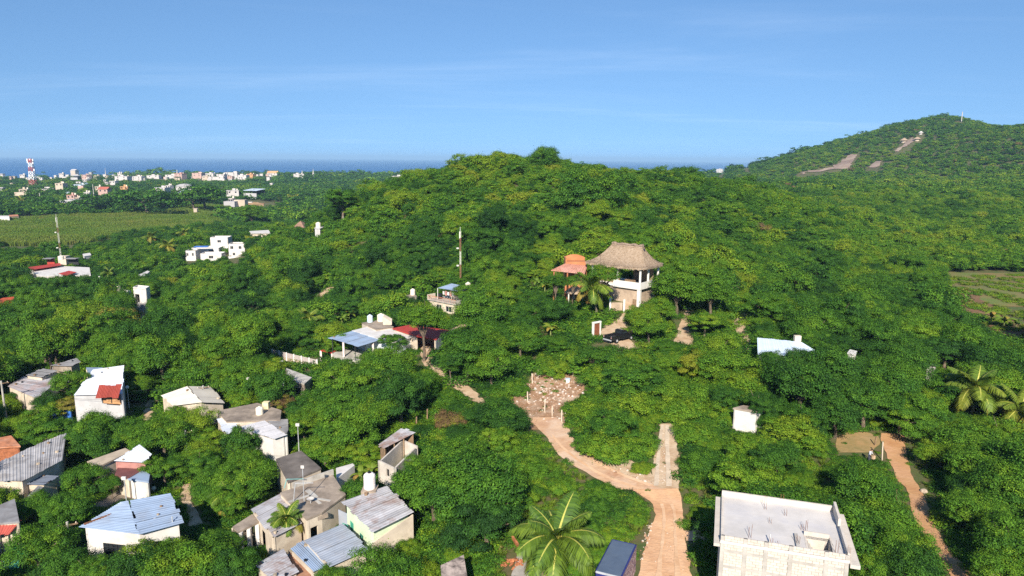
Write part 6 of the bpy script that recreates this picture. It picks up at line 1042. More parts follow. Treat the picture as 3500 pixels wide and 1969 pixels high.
palm(1893, 1992, 1904, 1846, 4.1, 'large coconut palm in front of the road verge beside the box truck', 1, 0.05, 0.20, 24, tr=0.17); clear([(1780, 1700), (2030, 1700), (2030, 1969), (1770, 1969)], 47)
palm(1058, 1150, 1052, 1090, 3.3, 'coconut palm with yellowing lower fronds above the white panel fence', 2, 0.45, 0.30, 20); clear([(995, 1030), (1105, 1030), (1105, 1120), (995, 1140)], 112)
palm(2040, 1080, 2022, 985, 4.3, 'slender coconut palm in front of the thatched house', 3, 0.12, 0.22, 20); clear([(1955, 930), (2100, 930), (2100, 1020), (2050, 1080), (2035, 1080), (1960, 1030)], 118)
palm(3322, 1425, 3334, 1330, 4.2, 'tall coconut palm above the dense trees at the field corner', 4, 0.22, 0.28, 20); clear([(3230, 1240), (3440, 1240), (3440, 1380), (3340, 1420), (3310, 1420), (3240, 1390)], 84)
palm(3480, 1470, 3492, 1400, 3.6, 'coconut palm cut by the frame edge beyond the tall palm', 5, 0.3, 0.30, 18); clear([(3400, 1330), (3500, 1310), (3500, 1450), (3410, 1440)], 80)
palm(990, 1880, 979, 1776, 2.0, 'small palm with whitewashed trunk by the patchwork sheet roof', 6, 0.1, 0.25, 18, tr=0.13); clear([(920, 1725), (1035, 1725), (1035, 1840), (930, 1850)], 62); clear([(980, 1800), (998, 1800), (998, 1880), (980, 1880)], 62)
palm(782, 1750, 780, 1700, 2.4, 'dull palm half sunk in the trees by the lane', 7, 0.35, 0.1, 16)
palm(574, 880, 573, 842, 4.6, 'pale palm with spiky crown between the white houses', 8, 0.3, 0.45, 16); clear([(535, 810), (610, 810), (605, 870), (545, 870)], 260)
palm(517, 850, 515, 812, 4.2, 'drooping palm at the near edge of the cane field', 9, 0.5, 0.35, 14); clear([(490, 795), (540, 795), (540, 840), (490, 840)], 280)
palm(632, 838, 630, 798, 4.2, 'palm beside the stepped white house by the cane field', 10, 0.4, 0.35, 14); clear([(605, 780), (660, 780), (655, 830), (610, 830)], 290)
palm(72, 712, 72, 690, 7, 'stout palm in the dark trees before the cream block', 11, 0.5, 0.5, 14, Y=560); palm(374, 985, 372, 935, 3.0, 'small dark palm near the two-block white house', 12, 0.2, 0.0, 14)
palm(210, 1600, 215, 1535, 1.3, 'slim papaya-like palm beside the long mottled roof', 13, 0.1, 0.4, 12, tr=0.09); clear([(190, 1505), (235, 1505), (232, 1600), (205, 1600)], 66)
def banana_leaf(seed):
    V = []; F = []; n = 10; x = z = 0; a = 1.2
    for i in range(n + 1):
        t = i / n; w = 0.16 * math.sin(math.pi * min(1, 0.06 + 0.92 * t)) ** 0.55; V += [(x, -w, z - w * 0.25), (x, 0, z), (x, w, z - w * 0.25)]
        x += math.cos(a) / n; z += math.sin(a) / n; a -= 0.17 * (1 + t)
        if i: o = len(V) - 6; F += [(o, o + 1, o + 4, o + 3), (o + 1, o + 2, o + 5, o + 4)]
    me = bpy.data.meshes.new('banana_leaf'); me.from_pydata(V, [], F); me.materials.append(M_palm); return me
BL = banana_leaf(1)
for i, (px, py, L, lb, tn) in enumerate(((1838, 985, 2.4, 'banana plant below the orange annex', .2), (1862, 1000, 2.2, 'second banana plant below the orange annex, lower down', .3), (1812, 1000, 2.0, 'third banana plant by the orange annex, half in the trees', .15), (1236, 1655, 2.0, 'banana plant with a yellow hanging leaf behind the white tank', .35), (1275, 1640, 1.9, 'upright banana plant beside the roofless block walls', .3), (3385, 1110, 3.0, 'banana plant at the corner of the planted field', .4), (3430, 1125, 3.0, 'banana plant further along the planted field edge', .3), (3470, 1130, 2.6, 'banana plant closest to the frame edge in the field', .25), (1882, 1150, 2.4, 'fan of broad yellow-green leaves left of the gateway'.replace(' left of', ' near'), .5), (1195, 1100, 3.0, 'banana plant with dried hanging leaves beyond the pale blue tank', .35), (1170, 1115, 2.6, 'banana plant next to the one with dried leaves', .2))):
    p = gp(px, py); t = thing('banana_plant', lb, 'banana plant', p, 'banana plants'); mb = MB(); mb.tube([p - Vector((0, 0, 0.2)), p + Vector((0, 0, L * 0.55))], [0.14, 0.09], 8); mb.build('stem', mat('banana_stem', (0.22, 0.26, 0.08), 0.7, 0.2, 3), t); rnd = random.Random(i)
    for k in range(9): o = bpy.data.objects.new('leaf', BL); COL.objects.link(o); o.parent = t; o.location = (0, 0, L * 0.5); o.rotation_euler = (rnd.uniform(-.2, .2), rnd.uniform(-.35, .5), k * 2.4); s = L * rnd.uniform(0.65, 0.95); o.scale = (s, s, s); o['tint'] = rnd.uniform(.7, .95) if k > 6 and tn > .28 else tn + rnd.uniform(-.1, .1)
    d = proj(p)[2]; w = L * FPX / d * 0.7; clear([(px - w, py - w * 2), (px + w, py - w * 2), (px + w * 0.6, py), (px - w * 0.6, py)], p.y)
# ================================================================== rubble lot, posts, small things
def stones(name, m, spots, seed):
    rnd = random.Random(seed); mb = MB()
    for x, y, z, s in spots:
        n = 6; a0 = rnd.uniform(0, 6.28); lo = []; hi = []
        for k in range(n): a = a0 + k * 6.2832 / n; r_ = s * rnd.uniform(0.7, 1.15); lo.append((x + r_ * math.cos(a), y + r_ * 0.8 * math.sin(a), z - s * 0.3)); r_ *= rnd.uniform(0.5, 0.85); hi.append((x + r_ * math.cos(a), y + r_ * 0.8 * math.sin(a), z + s * rnd.uniform(0.35, 0.8)))
        mb.add(lo + hi + [(x, y, z + s * 0.75)], [(k, (k + 1) % n, n + (k + 1) % n, n + k) for k in range(n)] + [(n + k, n + (k + 1) % n, 2 * n) for k in range(n)])
    return stuff(mb.build(name, m))
rnd = random.Random(31); sp = []; lot = [(1747, 1374), (1797, 1320), (1820, 1280), (1901, 1274), (1987, 1292), (1994, 1350), (1940, 1380), (1928, 1450), (1830, 1450)]
def inside(poly, n, lo, hi, smin, smax, den=None):
    xs = [p[0] for p in poly]; ys = [p[1] for p in poly]; out = []
    while len(out) < n:
        x, y = rnd.uniform(min(xs), max(xs)), rnd.uniform(min(ys), max(ys))
        if not inpoly(np.array([x]), np.array([y]), poly)[0]: continue
        if den and rnd.random() > den(x, y): continue
        p = gp(x, y); out.append((p.x, p.y, p.z + 0.06, smin + (smax - smin) * rnd.random() ** 4))
    return out
MSL = mat('rubble_stone', (0.47, 0.37, 0.29), 0.92, 0.25, 0.9, col2=(0.30, 0.19, 0.13)); _t = MSL.node_tree; _cr = _t.nodes.new('ShaderNodeValToRGB'); _ge = _t.nodes.new('ShaderNodeNewGeometry'); _e = _cr.color_ramp.elements
_e[0].color = (0.22, 0.12, 0.07, 1); _e[1].color = (0.55, 0.50, 0.46, 1); _x = _e.new(0.35); _x.color = (0.36, 0.23, 0.15, 1); _x = _e.new(0.65); _x.color = (0.42, 0.34, 0.27, 1); _t.links.new(_ge.outputs['Random Per Island'], _cr.inputs[0]); _t.links.new(_cr.outputs[0], _t.nodes['Principled BSDF'].inputs['Base Color'])
stones('rubble', MSL, inside(lot, 900, 0, 0, 0.03, 0.26, lambda x, y: math.exp(-((x - 1880) / 90) ** 2 - ((y - 1340) / 48) ** 2) + 0.15), 1)
stones('verge_stones', MSL, inside([(2240, 1665), (2150, 1640), (2060, 1598), (1960, 1550), (1940, 1500), (2000, 1530), (2090, 1575), (2200, 1620)], 160, 0, 0, 0.05, 0.22) + inside([(2190, 1930), (2225, 1830), (2240, 1780), (2215, 1780), (2180, 1900)], 40, 0, 0, 0.05, 0.2) + inside([(1440, 1190), (1500, 1185), (1480, 1250), (1445, 1230)], 60, 0, 0, 0.08, 0.35) + inside([(2250, 1660), (2275, 1660), (2272, 1480), (2262, 1480)], 70, 0, 0, 0.04, 0.12) + inside([(2195, 1969), (2360, 1969), (2335, 1780), (2245, 1780)], 50, 0, 0, 0.03, 0.08), 2)
for i, (x0, y0, x1, y1) in enumerate(((470, 225, 485, 430), (597, 150, 600, 330), (320, 460, 323, 590), (375, 600, 390, 820), (735, 770, 735, 1030), (885, 890, 890, 1100), (1080, 980, 1085, 1240), (985, 170, 985, 240), (1305, 140, 1320, 280))):
    p = gp(1740 + .1657 * x1, 1240 + .1657 * y1); h = hpx(p, 1240 + .1657 * y0); q = Vector((p.x + (x0 - x1) * .1657 * p.y / FPX, p.y, p.z + h)); mb = MB(); mb.bar(p - Vector((0, 0, 0.3)), q, 0.15); mb.box((q.x, q.y, q.z + 0.02), (0.1, 0.1, 0.06)); o = mb.build('fence_post', mat('post_concrete', (0.52, 0.42, 0.32), 0.92, 0.15, 1.5), base=p); tag(o, ['pale concrete post at the upper corner of the rubble lot', 'straight concrete post against the hedge behind the rubble lot', 'short concrete post on the outer side of the rubble lot', 'concrete post beside the loose grey rubble', 'tall concrete post in the middle of the rubble lot', 'leaning concrete post below the middle one', 'concrete post by the bushes at the lot entrance', 'stub of a post at the back of the rubble lot', 'mossy post at the back corner near the white tub'][i], 'post', 'concrete posts of the rubble lot')
p = gp(1941, 1308); t = thing('plastic_tub', 'round white plastic tub standing on the rubble lot', 'tub', p); mb = MB(); mb.lathe((p.x, p.y, p.z), [(0.24, 0), (0.31, 0.5), (0.34, 0.55), (0.30, 0.56), (0.22, 0.2)], 18); mb.build('body', mat('tub_white', (0.72, 0.82, 0.88), 0.4, 0.04), t); mb = MB(); mb.lathe((p.x, p.y, p.z + 0.55), [(0.335, 0), (0.36, 0.02), (0.35, 0.05)], 18); mb.build('rim', M_tankblue, t); land('white tub', p)
for i, (x, y0, y1) in enumerate(((1423, 1423, 1462), (1460, 1398, 1440), (1489, 1415, 1448), (1516, 1423, 1452))):
    p = gp(x, y1); h = hpx(p, y0); mb = MB(); mb.tube([p - Vector((0, 0, .3)), p + Vector((0.05, 0, h))], 0.09, 7); o = mb.build('wooden_post', M_wood, base=p); tag(o, ['lone grey wooden post at the end of the row by the dry brown bush', 'tall second wooden post by the dry brown bush', 'third wooden post in front of the dry brown bush', 'last wooden post in front of the dry brown bush'][i], 'post', 'wooden posts by the dry bush'); clear([(x - 5, y0), (x + 5, y0), (x + 5, y1), (x - 5, y1)], p.y)
clear([(1480, 1360), (1600, 1350), (1610, 1440), (1490, 1450)], gp(1540, 1440).y - 3)
for i, (x0, y0, x1, y1, c) in enumerate(((3010, 1510, 3015, 1573, 'w'), (2992, 1492, 2989, 1524, 'g'), (2828, 1695, 2822, 1732, 'w'), (3056, 1672, 3064, 1738, 'g'))):
    p = gp(x1, y1); h = hpx(p, y0); mb = MB(); mb.bar(p - Vector((0, 0, .3)), Vector((p.x + (x0 - x1) * p.y / FPX, p.y, p.z + h)), 0.11); o = mb.build('yard_post', M_cream if c == 'w' else M_wood, base=p); tag(o, ['tall white post beside the orange path', 'grey trunk-like post behind the tall white post', 'short pale post behind the unfinished block house', 'leaning grey post on the weedy bank by the orange path'][i], 'post', 'posts along the orange path'); clear([(x0 - 6, y0), (x0 + 6, y0), (x1 + 6, y1), (x1 - 6, y1)], p.y)
p = gp(3157, 1683); mb = MB(); mb.lathe((p.x, p.y, p.z - 0.05), [(0.26, 0), (0.36, 0.14), (0.3, 0.32), (0.12, 0.42)], 9); o = mb.build('boulder', M_stone, base=p); tag(o, 'pale boulder in the grass beside the orange path', 'boulder')
p = gp(2245, 1800)
# the large palm's yard: ladder, plywood, brick heap, bucket, brick wall
a, b = gp(1893, 1985), gp(1905, 1935); t = thing('ladder', 'wooden ladder leaning by the foot of the large palm', 'ladder', a); q0, q1 = gp(1889, 1990), gp(1907, 1990); up = Vector((0.4, 1.4, 1.7))
for q in (q0, q1): mb = MB(); mb.bar(q, q + up, 0.06); mb.build('rail', M_wood, t)
for k in range(7): f = (k + 0.5) / 7; mb = MB(); mb.bar(q0 + up * f, q1 + up * f, 0.04); mb.build('rung', M_wood, t)
q = gp(1868, 1985); mb = MB(); mb.box((q.x, q.y, q.z + 0.5), (0.9, 0.05, 1.0), 0.3); o = mb.build('plywood_sheet', mat('plywood', (0.62, 0.47, 0.28), 0.85, 0.15, 2), base=q); tag(o, 'pale plywood sheet propped beside the ladder', 'plywood sheet')
q = gp(1888, 1925); mb = MB(); mb.lathe((q.x, q.y, q.z), [(0.14, 0), (0.18, 0.3), (0.19, 0.32), (0.15, 0.1)], 12); o = mb.build('bucket', M_white, base=q); tag(o, 'white bucket beside the large palm trunk', 'bucket')
rb = random.Random(9); t = thing('brick_heap', 'heap of loose orange bricks on grey rubble under the large palm', 'brick heap', gp(1752, 1930)); c = gp(1752, 1930)
bm_ = MB(); bm_.box((0, 0, 0), (0.24, 0.12, 0.07)); bme = bm_.data('brick', mat('orange_brick', (0.46, 0.17, 0.075), 0.9, 0.2, 4, obvar=0.2))
for k in range(60):
    o = bpy.data.objects.new('brick', bme); COL.objects.link(o); o.parent = t; r_ = rb.random() ** 0.6; a = rb.uniform(0, 6.28); x, y = r_ * 0.95 * math.cos(a), r_ * 0.75 * math.sin(a); o.location = (x, y, g1(c.x + x, c.y + y) - c.z + 0.05 + 0.55 * (1 - r_) * rb.random()); o.rotation_euler = (rb.uniform(-.5, .5), rb.uniform(-.5, .5), rb.uniform(0, 6))
clear([(1730, 1880), (1790, 1890), (1850, 1960), (1790, 1969), (1720, 1969)], c.y); strip('rubble_yard', M_conc, [(1735, 1850, 2000), (1745, 1880, 1960), (1755, 1860, 1925), (1765, 1820, 1895)], 0.05, seed=33)
a, b = gp(1752, 1850), gp(1790, 1905); t = thing('brick_wall', 'low broken wall of orange bricks behind the large palm', 'wall', a)
for r_ in range(6):
    for k in range(9):
        f = (k + (0.5 if r_ % 2 else 0)) / 9.5; q = a.lerp(b, f); o = bpy.data.objects.new('brick', bme); COL.objects.link(o); o.parent = t; o.location = Vector((q.x, q.y, g1(q.x, q.y) + 0.05 + r_ * 0.085)) - ORG[t.name]; o.rotation_euler = (0, 0, math.atan2(b.y - a.y, b.x - a.x) + rb.uniform(-.05, .05)); o.scale = (1.25, 1.3, 1)
q = gp(1960, 1945); t = thing('concrete_slab', 'tilted tan concrete slab between the palm and the box truck', 'slab', q); mb = MB(); mb.prism([(q.x - 0.5, q.y - 1.3), (q.x + 0.4, q.y - 1.4), (q.x + 0.55, q.y + 0.9), (q.x - 0.3, q.y + 1.0)], q.z - 0.1, q.z + 0.25); mb.build('slab', M_oldconc, t)
# ================================================================== the person by the orange path
def person():
    p = gp(2969, 1582); me = bpy.data.meshes.new('body'); h = 1.66
    J = {'pel': (0, 0, .90), 'belly': (0, -.03, 1.05), 'chest': (0, -.09, 1.26), 'neck': (0, -.13, 1.42), 'head': (0, -.17, 1.53), 'top': (0, -.18, 1.64), 'ls': (-.17, -.09, 1.36), 'le': (-.25, -.13, 1.10), 'lw': (-.19, -.33, .96), 'lh': (-.16, -.40, .95), 'rs': (.17, -.09, 1.36), 're': (.25, -.14, 1.10), 'rw': (.18, -.34, .98), 'rh': (.15, -.41, .97),
         'lhip': (-.09, 0, .86), 'lk': (-.11, -.05, .48), 'la': (-.11, .02, .08), 'lt': (-.12, -.15, .04), 'rhip': (.09, 0, .86), 'rk': (.12, -.04, .48), 'ra': (.13, .03, .08), 'rt': (.14, -.14, .04)}
    rad = dict(pel=.15, belly=.14, chest=.155, neck=.06, head=.10, top=.075, ls=.065, le=.047, lw=.033, lh=.036, rs=.065, re=.047, rw=.033, rh=.036, lhip=.10, lk=.065, la=.045, lt=.04, rhip=.10, rk=.065, ra=.045, rt=.04)
    E = [('pel', 'belly'), ('belly', 'chest'), ('chest', 'neck'), ('neck', 'head'), ('head', 'top'), ('chest', 'ls'), ('ls', 'le'), ('le', 'lw'), ('lw', 'lh'), ('chest', 'rs'), ('rs', 're'), ('re', 'rw'), ('rw', 'rh'), ('pel', 'lhip'), ('lhip', 'lk'), ('lk', 'la'), ('la', 'lt'), ('pel', 'rhip'), ('rhip', 'rk'), ('rk', 'ra'), ('ra', 'rt')]
    K = list(J); me.from_pydata([J[k] for k in K], [(K.index(a), K.index(b)) for a, b in E], []); tmp = bpy.data.objects.new('person_tmp', me); COL.objects.link(tmp)
    sk = tmp.modifiers.new('skin', 'SKIN'); 
    if not me.skin_vertices: 
        bpy.context.view_layer.objects.active = tmp; bpy.ops.mesh.customdata_skin_add() if hasattr(bpy.ops.mesh, 'customdata_skin_add') else None
    for k, sv in zip(K, me.skin_vertices[0].data): sv.radius = (rad[k], rad[k]); sv.use_root = (k == 'pel')
    sb = tmp.modifiers.new('sub', 'SUBSURF'); sb.levels = 2; sb.render_levels = 2
    dg = bpy.context.evaluated_depsgraph_get(); m2 = bpy.data.meshes.new_from_object(tmp.evaluated_get(dg)); bpy.data.objects.remove(tmp)
    cols = [mat('skin', (0.30, 0.17, 0.10), 0.6, 0.05), mat('grey_shirt', (0.48, 0.48, 0.52), 0.85, 0.1, 4), mat('dark_trousers', (0.05, 0.05, 0.07), 0.9, 0.1, 4), mat('dark_hair', (0.012, 0.010, 0.010), 0.7)]
    m2.materials.clear(); [m2.materials.append(c) for c in cols]
    for f in m2.polygons:
        c = f.center; z = c.z; f.use_smooth = True
        f.material_index = 3 if z > 1.56 or (z > 1.46 and c.y > -.16) else 2 if z < .95 and abs(c.x) < .24 and c.y > -.25 else 1 if z < 1.42 and not (c.y < -.2 and z < 1.06) else 0
    o = bpy.data.objects.new('person', m2); COL.objects.link(o); o.location = p; o.rotation_euler = (0, 0, 0.6); tag(o, 'person in a grey shirt and dark trousers standing behind a bush by the orange path', 'person')
    M = Matrix.Translation(p) @ Matrix.Rotation(0.6, 4, 'Z'); q = M @ Vector((0.22, -0.36, 0.72)); mb = MB(); mb.box((q.x, q.y, q.z), (0.3, 0.22, 0.36), 0.5); o = mb.build('bag', mat('tan_bag', (0.55, 0.38, 0.24), 0.85), base=q); tag(o, 'tan bag held by the person near the orange path', 'bag')
    clear([(2955, 1530), (2990, 1530), (2990, 1575), (2955, 1575)], p.y)
person()
# ================================================================== vegetation
def fib(n, rnd):
    out = []
    for i in range(n):
        z = 1 - 2 * (i + 0.5) / n; a = i * 2.39996 + rnd.uniform(-0.3, 0.3); r_ = math.sqrt(max(0, 1 - z * z)); out.append((r_ * math.cos(a), r_ * math.sin(a), z))
    return out
def crown_mesh(name, seed, nclump, nleaf, leaf, form='round', flat=0.8, clump=0.34, mat_=None, spread=0.22):
    """a unit crown (radius about 1): leaf clumps spread through an uneven volume, each of many small leaves"""
    rng = np.random.default_rng(seed); rnd = random.Random(seed)
    nl = int(rng.integers(5, 9)); lob = [(np.array(fib(nl, rnd)[k]) * np.array([1, 1, 0.7]), rng.uniform(0.3, 1.15)) for k in range(nl)]
    C, S = [], []
    tries = 0
    ns = int(rng.integers(4, 8)); sub = []
    for q in range(ns):
        a_ = q * 6.283 / ns + rng.uniform(-.5, .5); o_ = rng.uniform(0.28, 0.62) if q else rng.uniform(0, 0.2); rr = rng.uniform(0.32, 0.60)
        sub.append((np.array([o_ * math.cos(a_), o_ * math.sin(a_), rng.uniform(-0.35, 0.42) * flat * (1 if form == 'round' else 0.5)]), np.array([rr * rng.uniform(.85, 1.15), rr * rng.uniform(.85, 1.15), rr * flat * rng.uniform(.8, 1.15)])))
    if form == 'shrub': sub = [(c_ * np.array([1, 1, 0.3]), r_ * np.array([1, 1, 1.2])) for c_, r_ in sub]
    while len(C) < nclump and tries < nclump * 60:
        tries += 1
        d = rng.normal(size=3); d /= np.linalg.norm(d)
        if d[2] < (-0.05 if form == 'shrub' else -0.6): continue
        q = int(rng.integers(0, ns)); c_, r_ = sub[q]
        p = c_ + d * r_ * rng.uniform(0.72, 1.06)
        if any(j != q and np.sum(((p - sub[j][0]) / sub[j][1]) ** 2) < 0.55 for j in range(ns)) and rng.random() > 0.12: continue
        if rng.random() < 0.06: p = p * rng.uniform(1.05, 1.22)
        if form == 'plate':
            lev = round((p[2] / flat + 1) * 2.5) / 2.5 - 1; p[2] = lev * flat * 0.95 + rng.normal() * 0.07
        sz = clump * rng.uniform(0.42, 1.2)
        if all(np.sum((p - q_) ** 2) > (0.7 * min(sz, s_)) ** 2 for q_, s_ in zip(C, S)): C.append(p); S.append(sz)
    C = np.array(C); S = np.array(S); k = len(C); w = S ** 2; cnt = np.maximum(4, (nleaf * w / w.sum())).astype(int)
    idx = np.repeat(np.arange(k), cnt); n = len(idx)
    d = rng.normal(size=(n, 3)); d /= np.linalg.norm(d, axis=1)[:, None]
    if form == 'plate': d[:, 2] *= 0.38
    low = d[:, 2] < -0.2; d[low, 2] *= -0.6
    rad = rng.uniform(0.2, 1.0, n) ** 0.5 * np.where(rng.random(n) < 0.16, rng.uniform(1.0, 1.7, n), 1.0)
    outw = C[idx] / (np.linalg.norm(C[idx], axis=1)[:, None] + 1e-6)
    pos = C[idx] + (d + outw * 0.12) * (S[idx] * rad)[:, None]
    # each leaf: a rhomb hung off its clump, facing outwards and up with scatter
    nor = d * 0.75 + outw * 0.2 + np.array([0, -0.0, 0.45]) + rng.normal(size=(n, 3)) * 0.32; nor /= np.linalg.norm(nor, axis=1)[:, None]
    t = np.cross(nor, rng.normal(size=(n, 3))); t /= np.linalg.norm(t, axis=1)[:, None] + 1e-9; b = np.cross(nor, t)
    L = leaf * rng.uniform(0.65, 1.25, n)[:, None]; Wd = L * rng.uniform(0.38, 0.6, n)[:, None]
    v0 = pos - t * L * 0.5; v2 = pos + t * L * 0.5 - nor * L * 0.12; v1 = pos + b * Wd * 0.5 + nor * L * 0.06; v3 = pos - b * Wd * 0.5 + nor * L * 0.06
    V = np.stack([v0, v1, v2, v3], 1).reshape(-1, 3)
    me = bpy.data.meshes.new(name); me.vertices.add(len(V)); me.vertices.foreach_set('co', V.ravel()); me.loops.add(4 * n); me.loops.foreach_set('vertex_index', np.arange(4 * n)); me.polygons.add(n); me.polygons.foreach_set('loop_start', np.arange(n) * 4); me.polygons.foreach_set('loop_total', np.full(n, 4))
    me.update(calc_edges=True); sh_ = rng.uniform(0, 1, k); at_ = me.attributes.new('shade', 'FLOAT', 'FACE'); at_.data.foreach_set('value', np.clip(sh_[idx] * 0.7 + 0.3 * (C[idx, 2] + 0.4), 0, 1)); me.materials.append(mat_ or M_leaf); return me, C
def trunk_mesh(name, seed, C, h=1.0, base=-1.15):
    """tapered trunk with limbs reaching to the crown's clumps, in crown units; foot at z = base"""
    rnd = random.Random(seed); mb = MB(); fork = Vector((rnd.uniform(-.06, .06), rnd.uniform(-.06, .06), base * 0.38))
    mb.tube([(0, 0, base), (rnd.uniform(-.03, .03), rnd.uniform(-.03, .03), base * 0.7), fork], [0.075, 0.06, 0.05], 8)
    ids = sorted(range(len(C)), key=lambda i: -C[i][2]); ids = ids[::max(1, len(ids) // 9)][:9]
    for i in ids:
        e = Vector(C[i]); mid = fork.lerp(e, 0.5) + Vector((rnd.uniform(-.08, .08), rnd.uniform(-.08, .08), 0.06)); mb.tube([fork, mid, e], [0.036, 0.024, 0.008], 6, cap=False)
    return mb.data(name, M_bark)
NEAR = []; MIDC = []; FARC = []
specs = [('round', 0.82, 110, 0.27), ('round', 0.95, 120, 0.24), ('plate', 0.62, 80, 0.26), ('plate', 0.55, 90, 0.25), ('round', 0.72, 70, 0.31), ('round', 1.15, 110, 0.24), ('shrub', 0.75, 80, 0.27), ('shrub', 0.6, 70, 0.29)]
for i, (f, fl, nc, cl) in enumerate(specs):
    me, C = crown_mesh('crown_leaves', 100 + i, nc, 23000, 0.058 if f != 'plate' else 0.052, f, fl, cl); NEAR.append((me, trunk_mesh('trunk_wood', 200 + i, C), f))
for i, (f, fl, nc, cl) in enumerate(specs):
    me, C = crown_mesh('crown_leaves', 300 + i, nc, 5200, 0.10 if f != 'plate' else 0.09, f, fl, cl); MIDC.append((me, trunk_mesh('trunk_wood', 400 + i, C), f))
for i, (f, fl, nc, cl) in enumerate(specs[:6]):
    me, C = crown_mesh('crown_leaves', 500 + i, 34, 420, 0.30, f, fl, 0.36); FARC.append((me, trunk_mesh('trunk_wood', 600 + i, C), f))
me, C = crown_mesh('bare_twigs', 700, 60, 2600, 0.10, 'round', 0.8, 0.3)
TREES = []           # every planted crown: x, y, ground z, radius, height factor
def blocked(x, y, pad):
    for poly, p0 in FOOT:
        n = len(poly); ins = False; best = 1e9
        for i in range(n):
            x0, y0 = poly[i]; x1, y1 = poly[(i + 1) % n]
            if (y0 > y) != (y1 > y) and x < (x1 - x0) * (y - y0) / (y1 - y0) + x0: ins = not ins
            dx, dy = x1 - x0, y1 - y0; t = max(0, min(1, ((x - x0) * dx + (y - y0) * dy) / (dx * dx + dy * dy + 1e-9))); best = min(best, (x - x0 - t * dx) ** 2 + (y - y0 - t * dy) ** 2)
        if ins or best < (pad + p0) ** 2: return True
    return False
_fx = [(np.array([p[0] for p in poly]), np.array([p[1] for p in poly])) for poly, _ in FOOT]
FB = np.array([(a.min() - 6, a.max() + 6, b.min() - 6, b.max() + 6) for a, b in _fx])
RP = np.concatenate(ROADPTS); 
_rb = {}
for x, y in RP: _rb.setdefault((int(x // 4), int(y // 4)), []).append((x, y))
def road_dist(x, y, lim):
    k = int(lim // 4) + 1; cx, cy = int(x // 4), int(y // 4); best = 1e9
    for i in range(cx - k, cx + k + 1):
        for j in range(cy - k, cy + k + 1):
            for q in _rb.get((i, j), ()): best = min(best, (q[0] - x) ** 2 + (q[1] - y) ** 2)
    return math.sqrt(best)
_c0, _c1, _c2 = [tuple(float(CRn[k, i]) for k in range(3)) for i in range(3)]
def hides(x, y, zc, r, rz, tol=0.05):
    """share of the crown's outline that would cover something the photograph shows in the open"""
    dx, dy, dz = x - CAM.x, y - CAM.y, zc - CAM.z; d = -(dx * _c2[0] + dy * _c2[1] + dz * _c2[2])
    if d < 5: return True
    u = 1750 + FPX * (dx * _c0[0] + dy * _c0[1] + dz * _c0[2]) / d; v = 984.5 - FPX * (dx * _c1[0] + dy * _c1[1] + dz * _c1[2]) / d
    ru, rv = r * FPX / d, rz * FPX / d
    i0, i1, j0, j1 = int((v - rv) // 4), int((v + rv) // 4) + 1, int((u - ru) // 4), int((u + ru) // 4) + 1
    i0, i1, j0, j1 = max(i0, 0), min(i1, MH), max(j0, 0), min(j1, MW)
    if i1 <= i0 or j1 <= j0: return False
    sub = MASK[i0:i1, j0:j1]
    if sub.min() > 1e8: return False
    gy, gx = np.mgrid[i0:i1, j0:j1]; e = ((gx * 4 + 2 - u) / ru) ** 2 + ((gy * 4 + 2 - v) / rv) ** 2 < 0.9
    if not e.any(): return bool(((sub < 1e8) & (sub > y + 0.0)).any())
    return float(((sub < 1e8) & (sub > y - 1) & e).sum()) / e.sum() > tol
OPEN = []            # (outline in the photograph, what grows there): kept free of trees
OPEN += [([(1700, 1640), (1900, 1560), (2060, 1660), (2210, 1700), (2235, 1800), (2190, 1969), (1700, 1969), (1640, 1800)], 'weeds'),
         ([(2320, 1670), (2480, 1600), (2480, 1690), (2440, 1690), (2400, 1850), (2420, 1969), (2370, 1969), (2340, 1790)], 'weeds'),
         ([(2640, 1560), (2800, 1520), (2980, 1480), (3080, 1480), (3130, 1640), (3180, 1800), (3100, 1800), (2900, 1700), (2700, 1650)], 'weeds'),
         ([(3090, 1480), (3180, 1500), (3260, 1969), (3200, 1900), (3120, 1660)], 'grass'),
         ([(3220, 932), (3700, 930), (3700, 1180), (3440, 1160), (3280, 1060)], 'field'),
         ([(-40, 745), (330, 738), (560, 722), (700, 700), (790, 705), (760, 780), (500, 800), (300, 832), (-40, 845)], 'cane'),
         ([(760, 690), (1000, 690), (960, 720), (780, 715)], 'field'), ([(1000, 1180), (1090, 1235), (1100, 1200), (1060, 1180)], 'yard')]
_om = np.zeros((560, 960), np.int8); _ox, _oy = np.meshgrid(np.arange(960) * 4 - 168, np.arange(560) * 4 + 2); OK_ = [None]
for poly, kind in OPEN:
    OK_.append(kind); _om[inpoly(_ox, _oy, poly) & (_om == 0)] = len(OK_) - 1
def inopen(px, py):
    i, j = int(py // 4), int((px + 170) // 4)
    return OK_[_om[i, j]] if 0 <= i < 560 and 0 <= j < 960 else None
clear(OPEN[5][0], 335)
CANE_W = [gp(a, b) for a, b in OPEN[5][0]]
foot([(p.x, p.y) for p in CANE_W], -1.0)
IND = []             # trees that stand as objects of their own
def tint(x, y, rnd, right=0.0):
    n = math.sin(x * 0.045 + 1.7 * math.sin(y * 0.021)) * math.cos(y * 0.038 + 1.1 * math.sin(x * 0.017)); v = 0.33 + 0.13 * n + rnd.gauss(0, 0.15)
    if rnd.random() < 0.10: v += 0.17
    if rnd.random() < 0.004: v = 0.95
    return 0.95 if v == 0.95 else min(0.72, max(0.04, v))
rv = random.Random(77)
def plant(x, y, r, proto, tnt, zf=None, low=0.0, rot=None, lod=NEAR):
    IND.append(dict(x=x, y=y, r=r, proto=proto, tint=tnt, zf=zf or rv.uniform(0.85, 1.15), low=low, rot=rv.uniform(0, 6.28), lod=lod)); TREES.append((x, y, r))
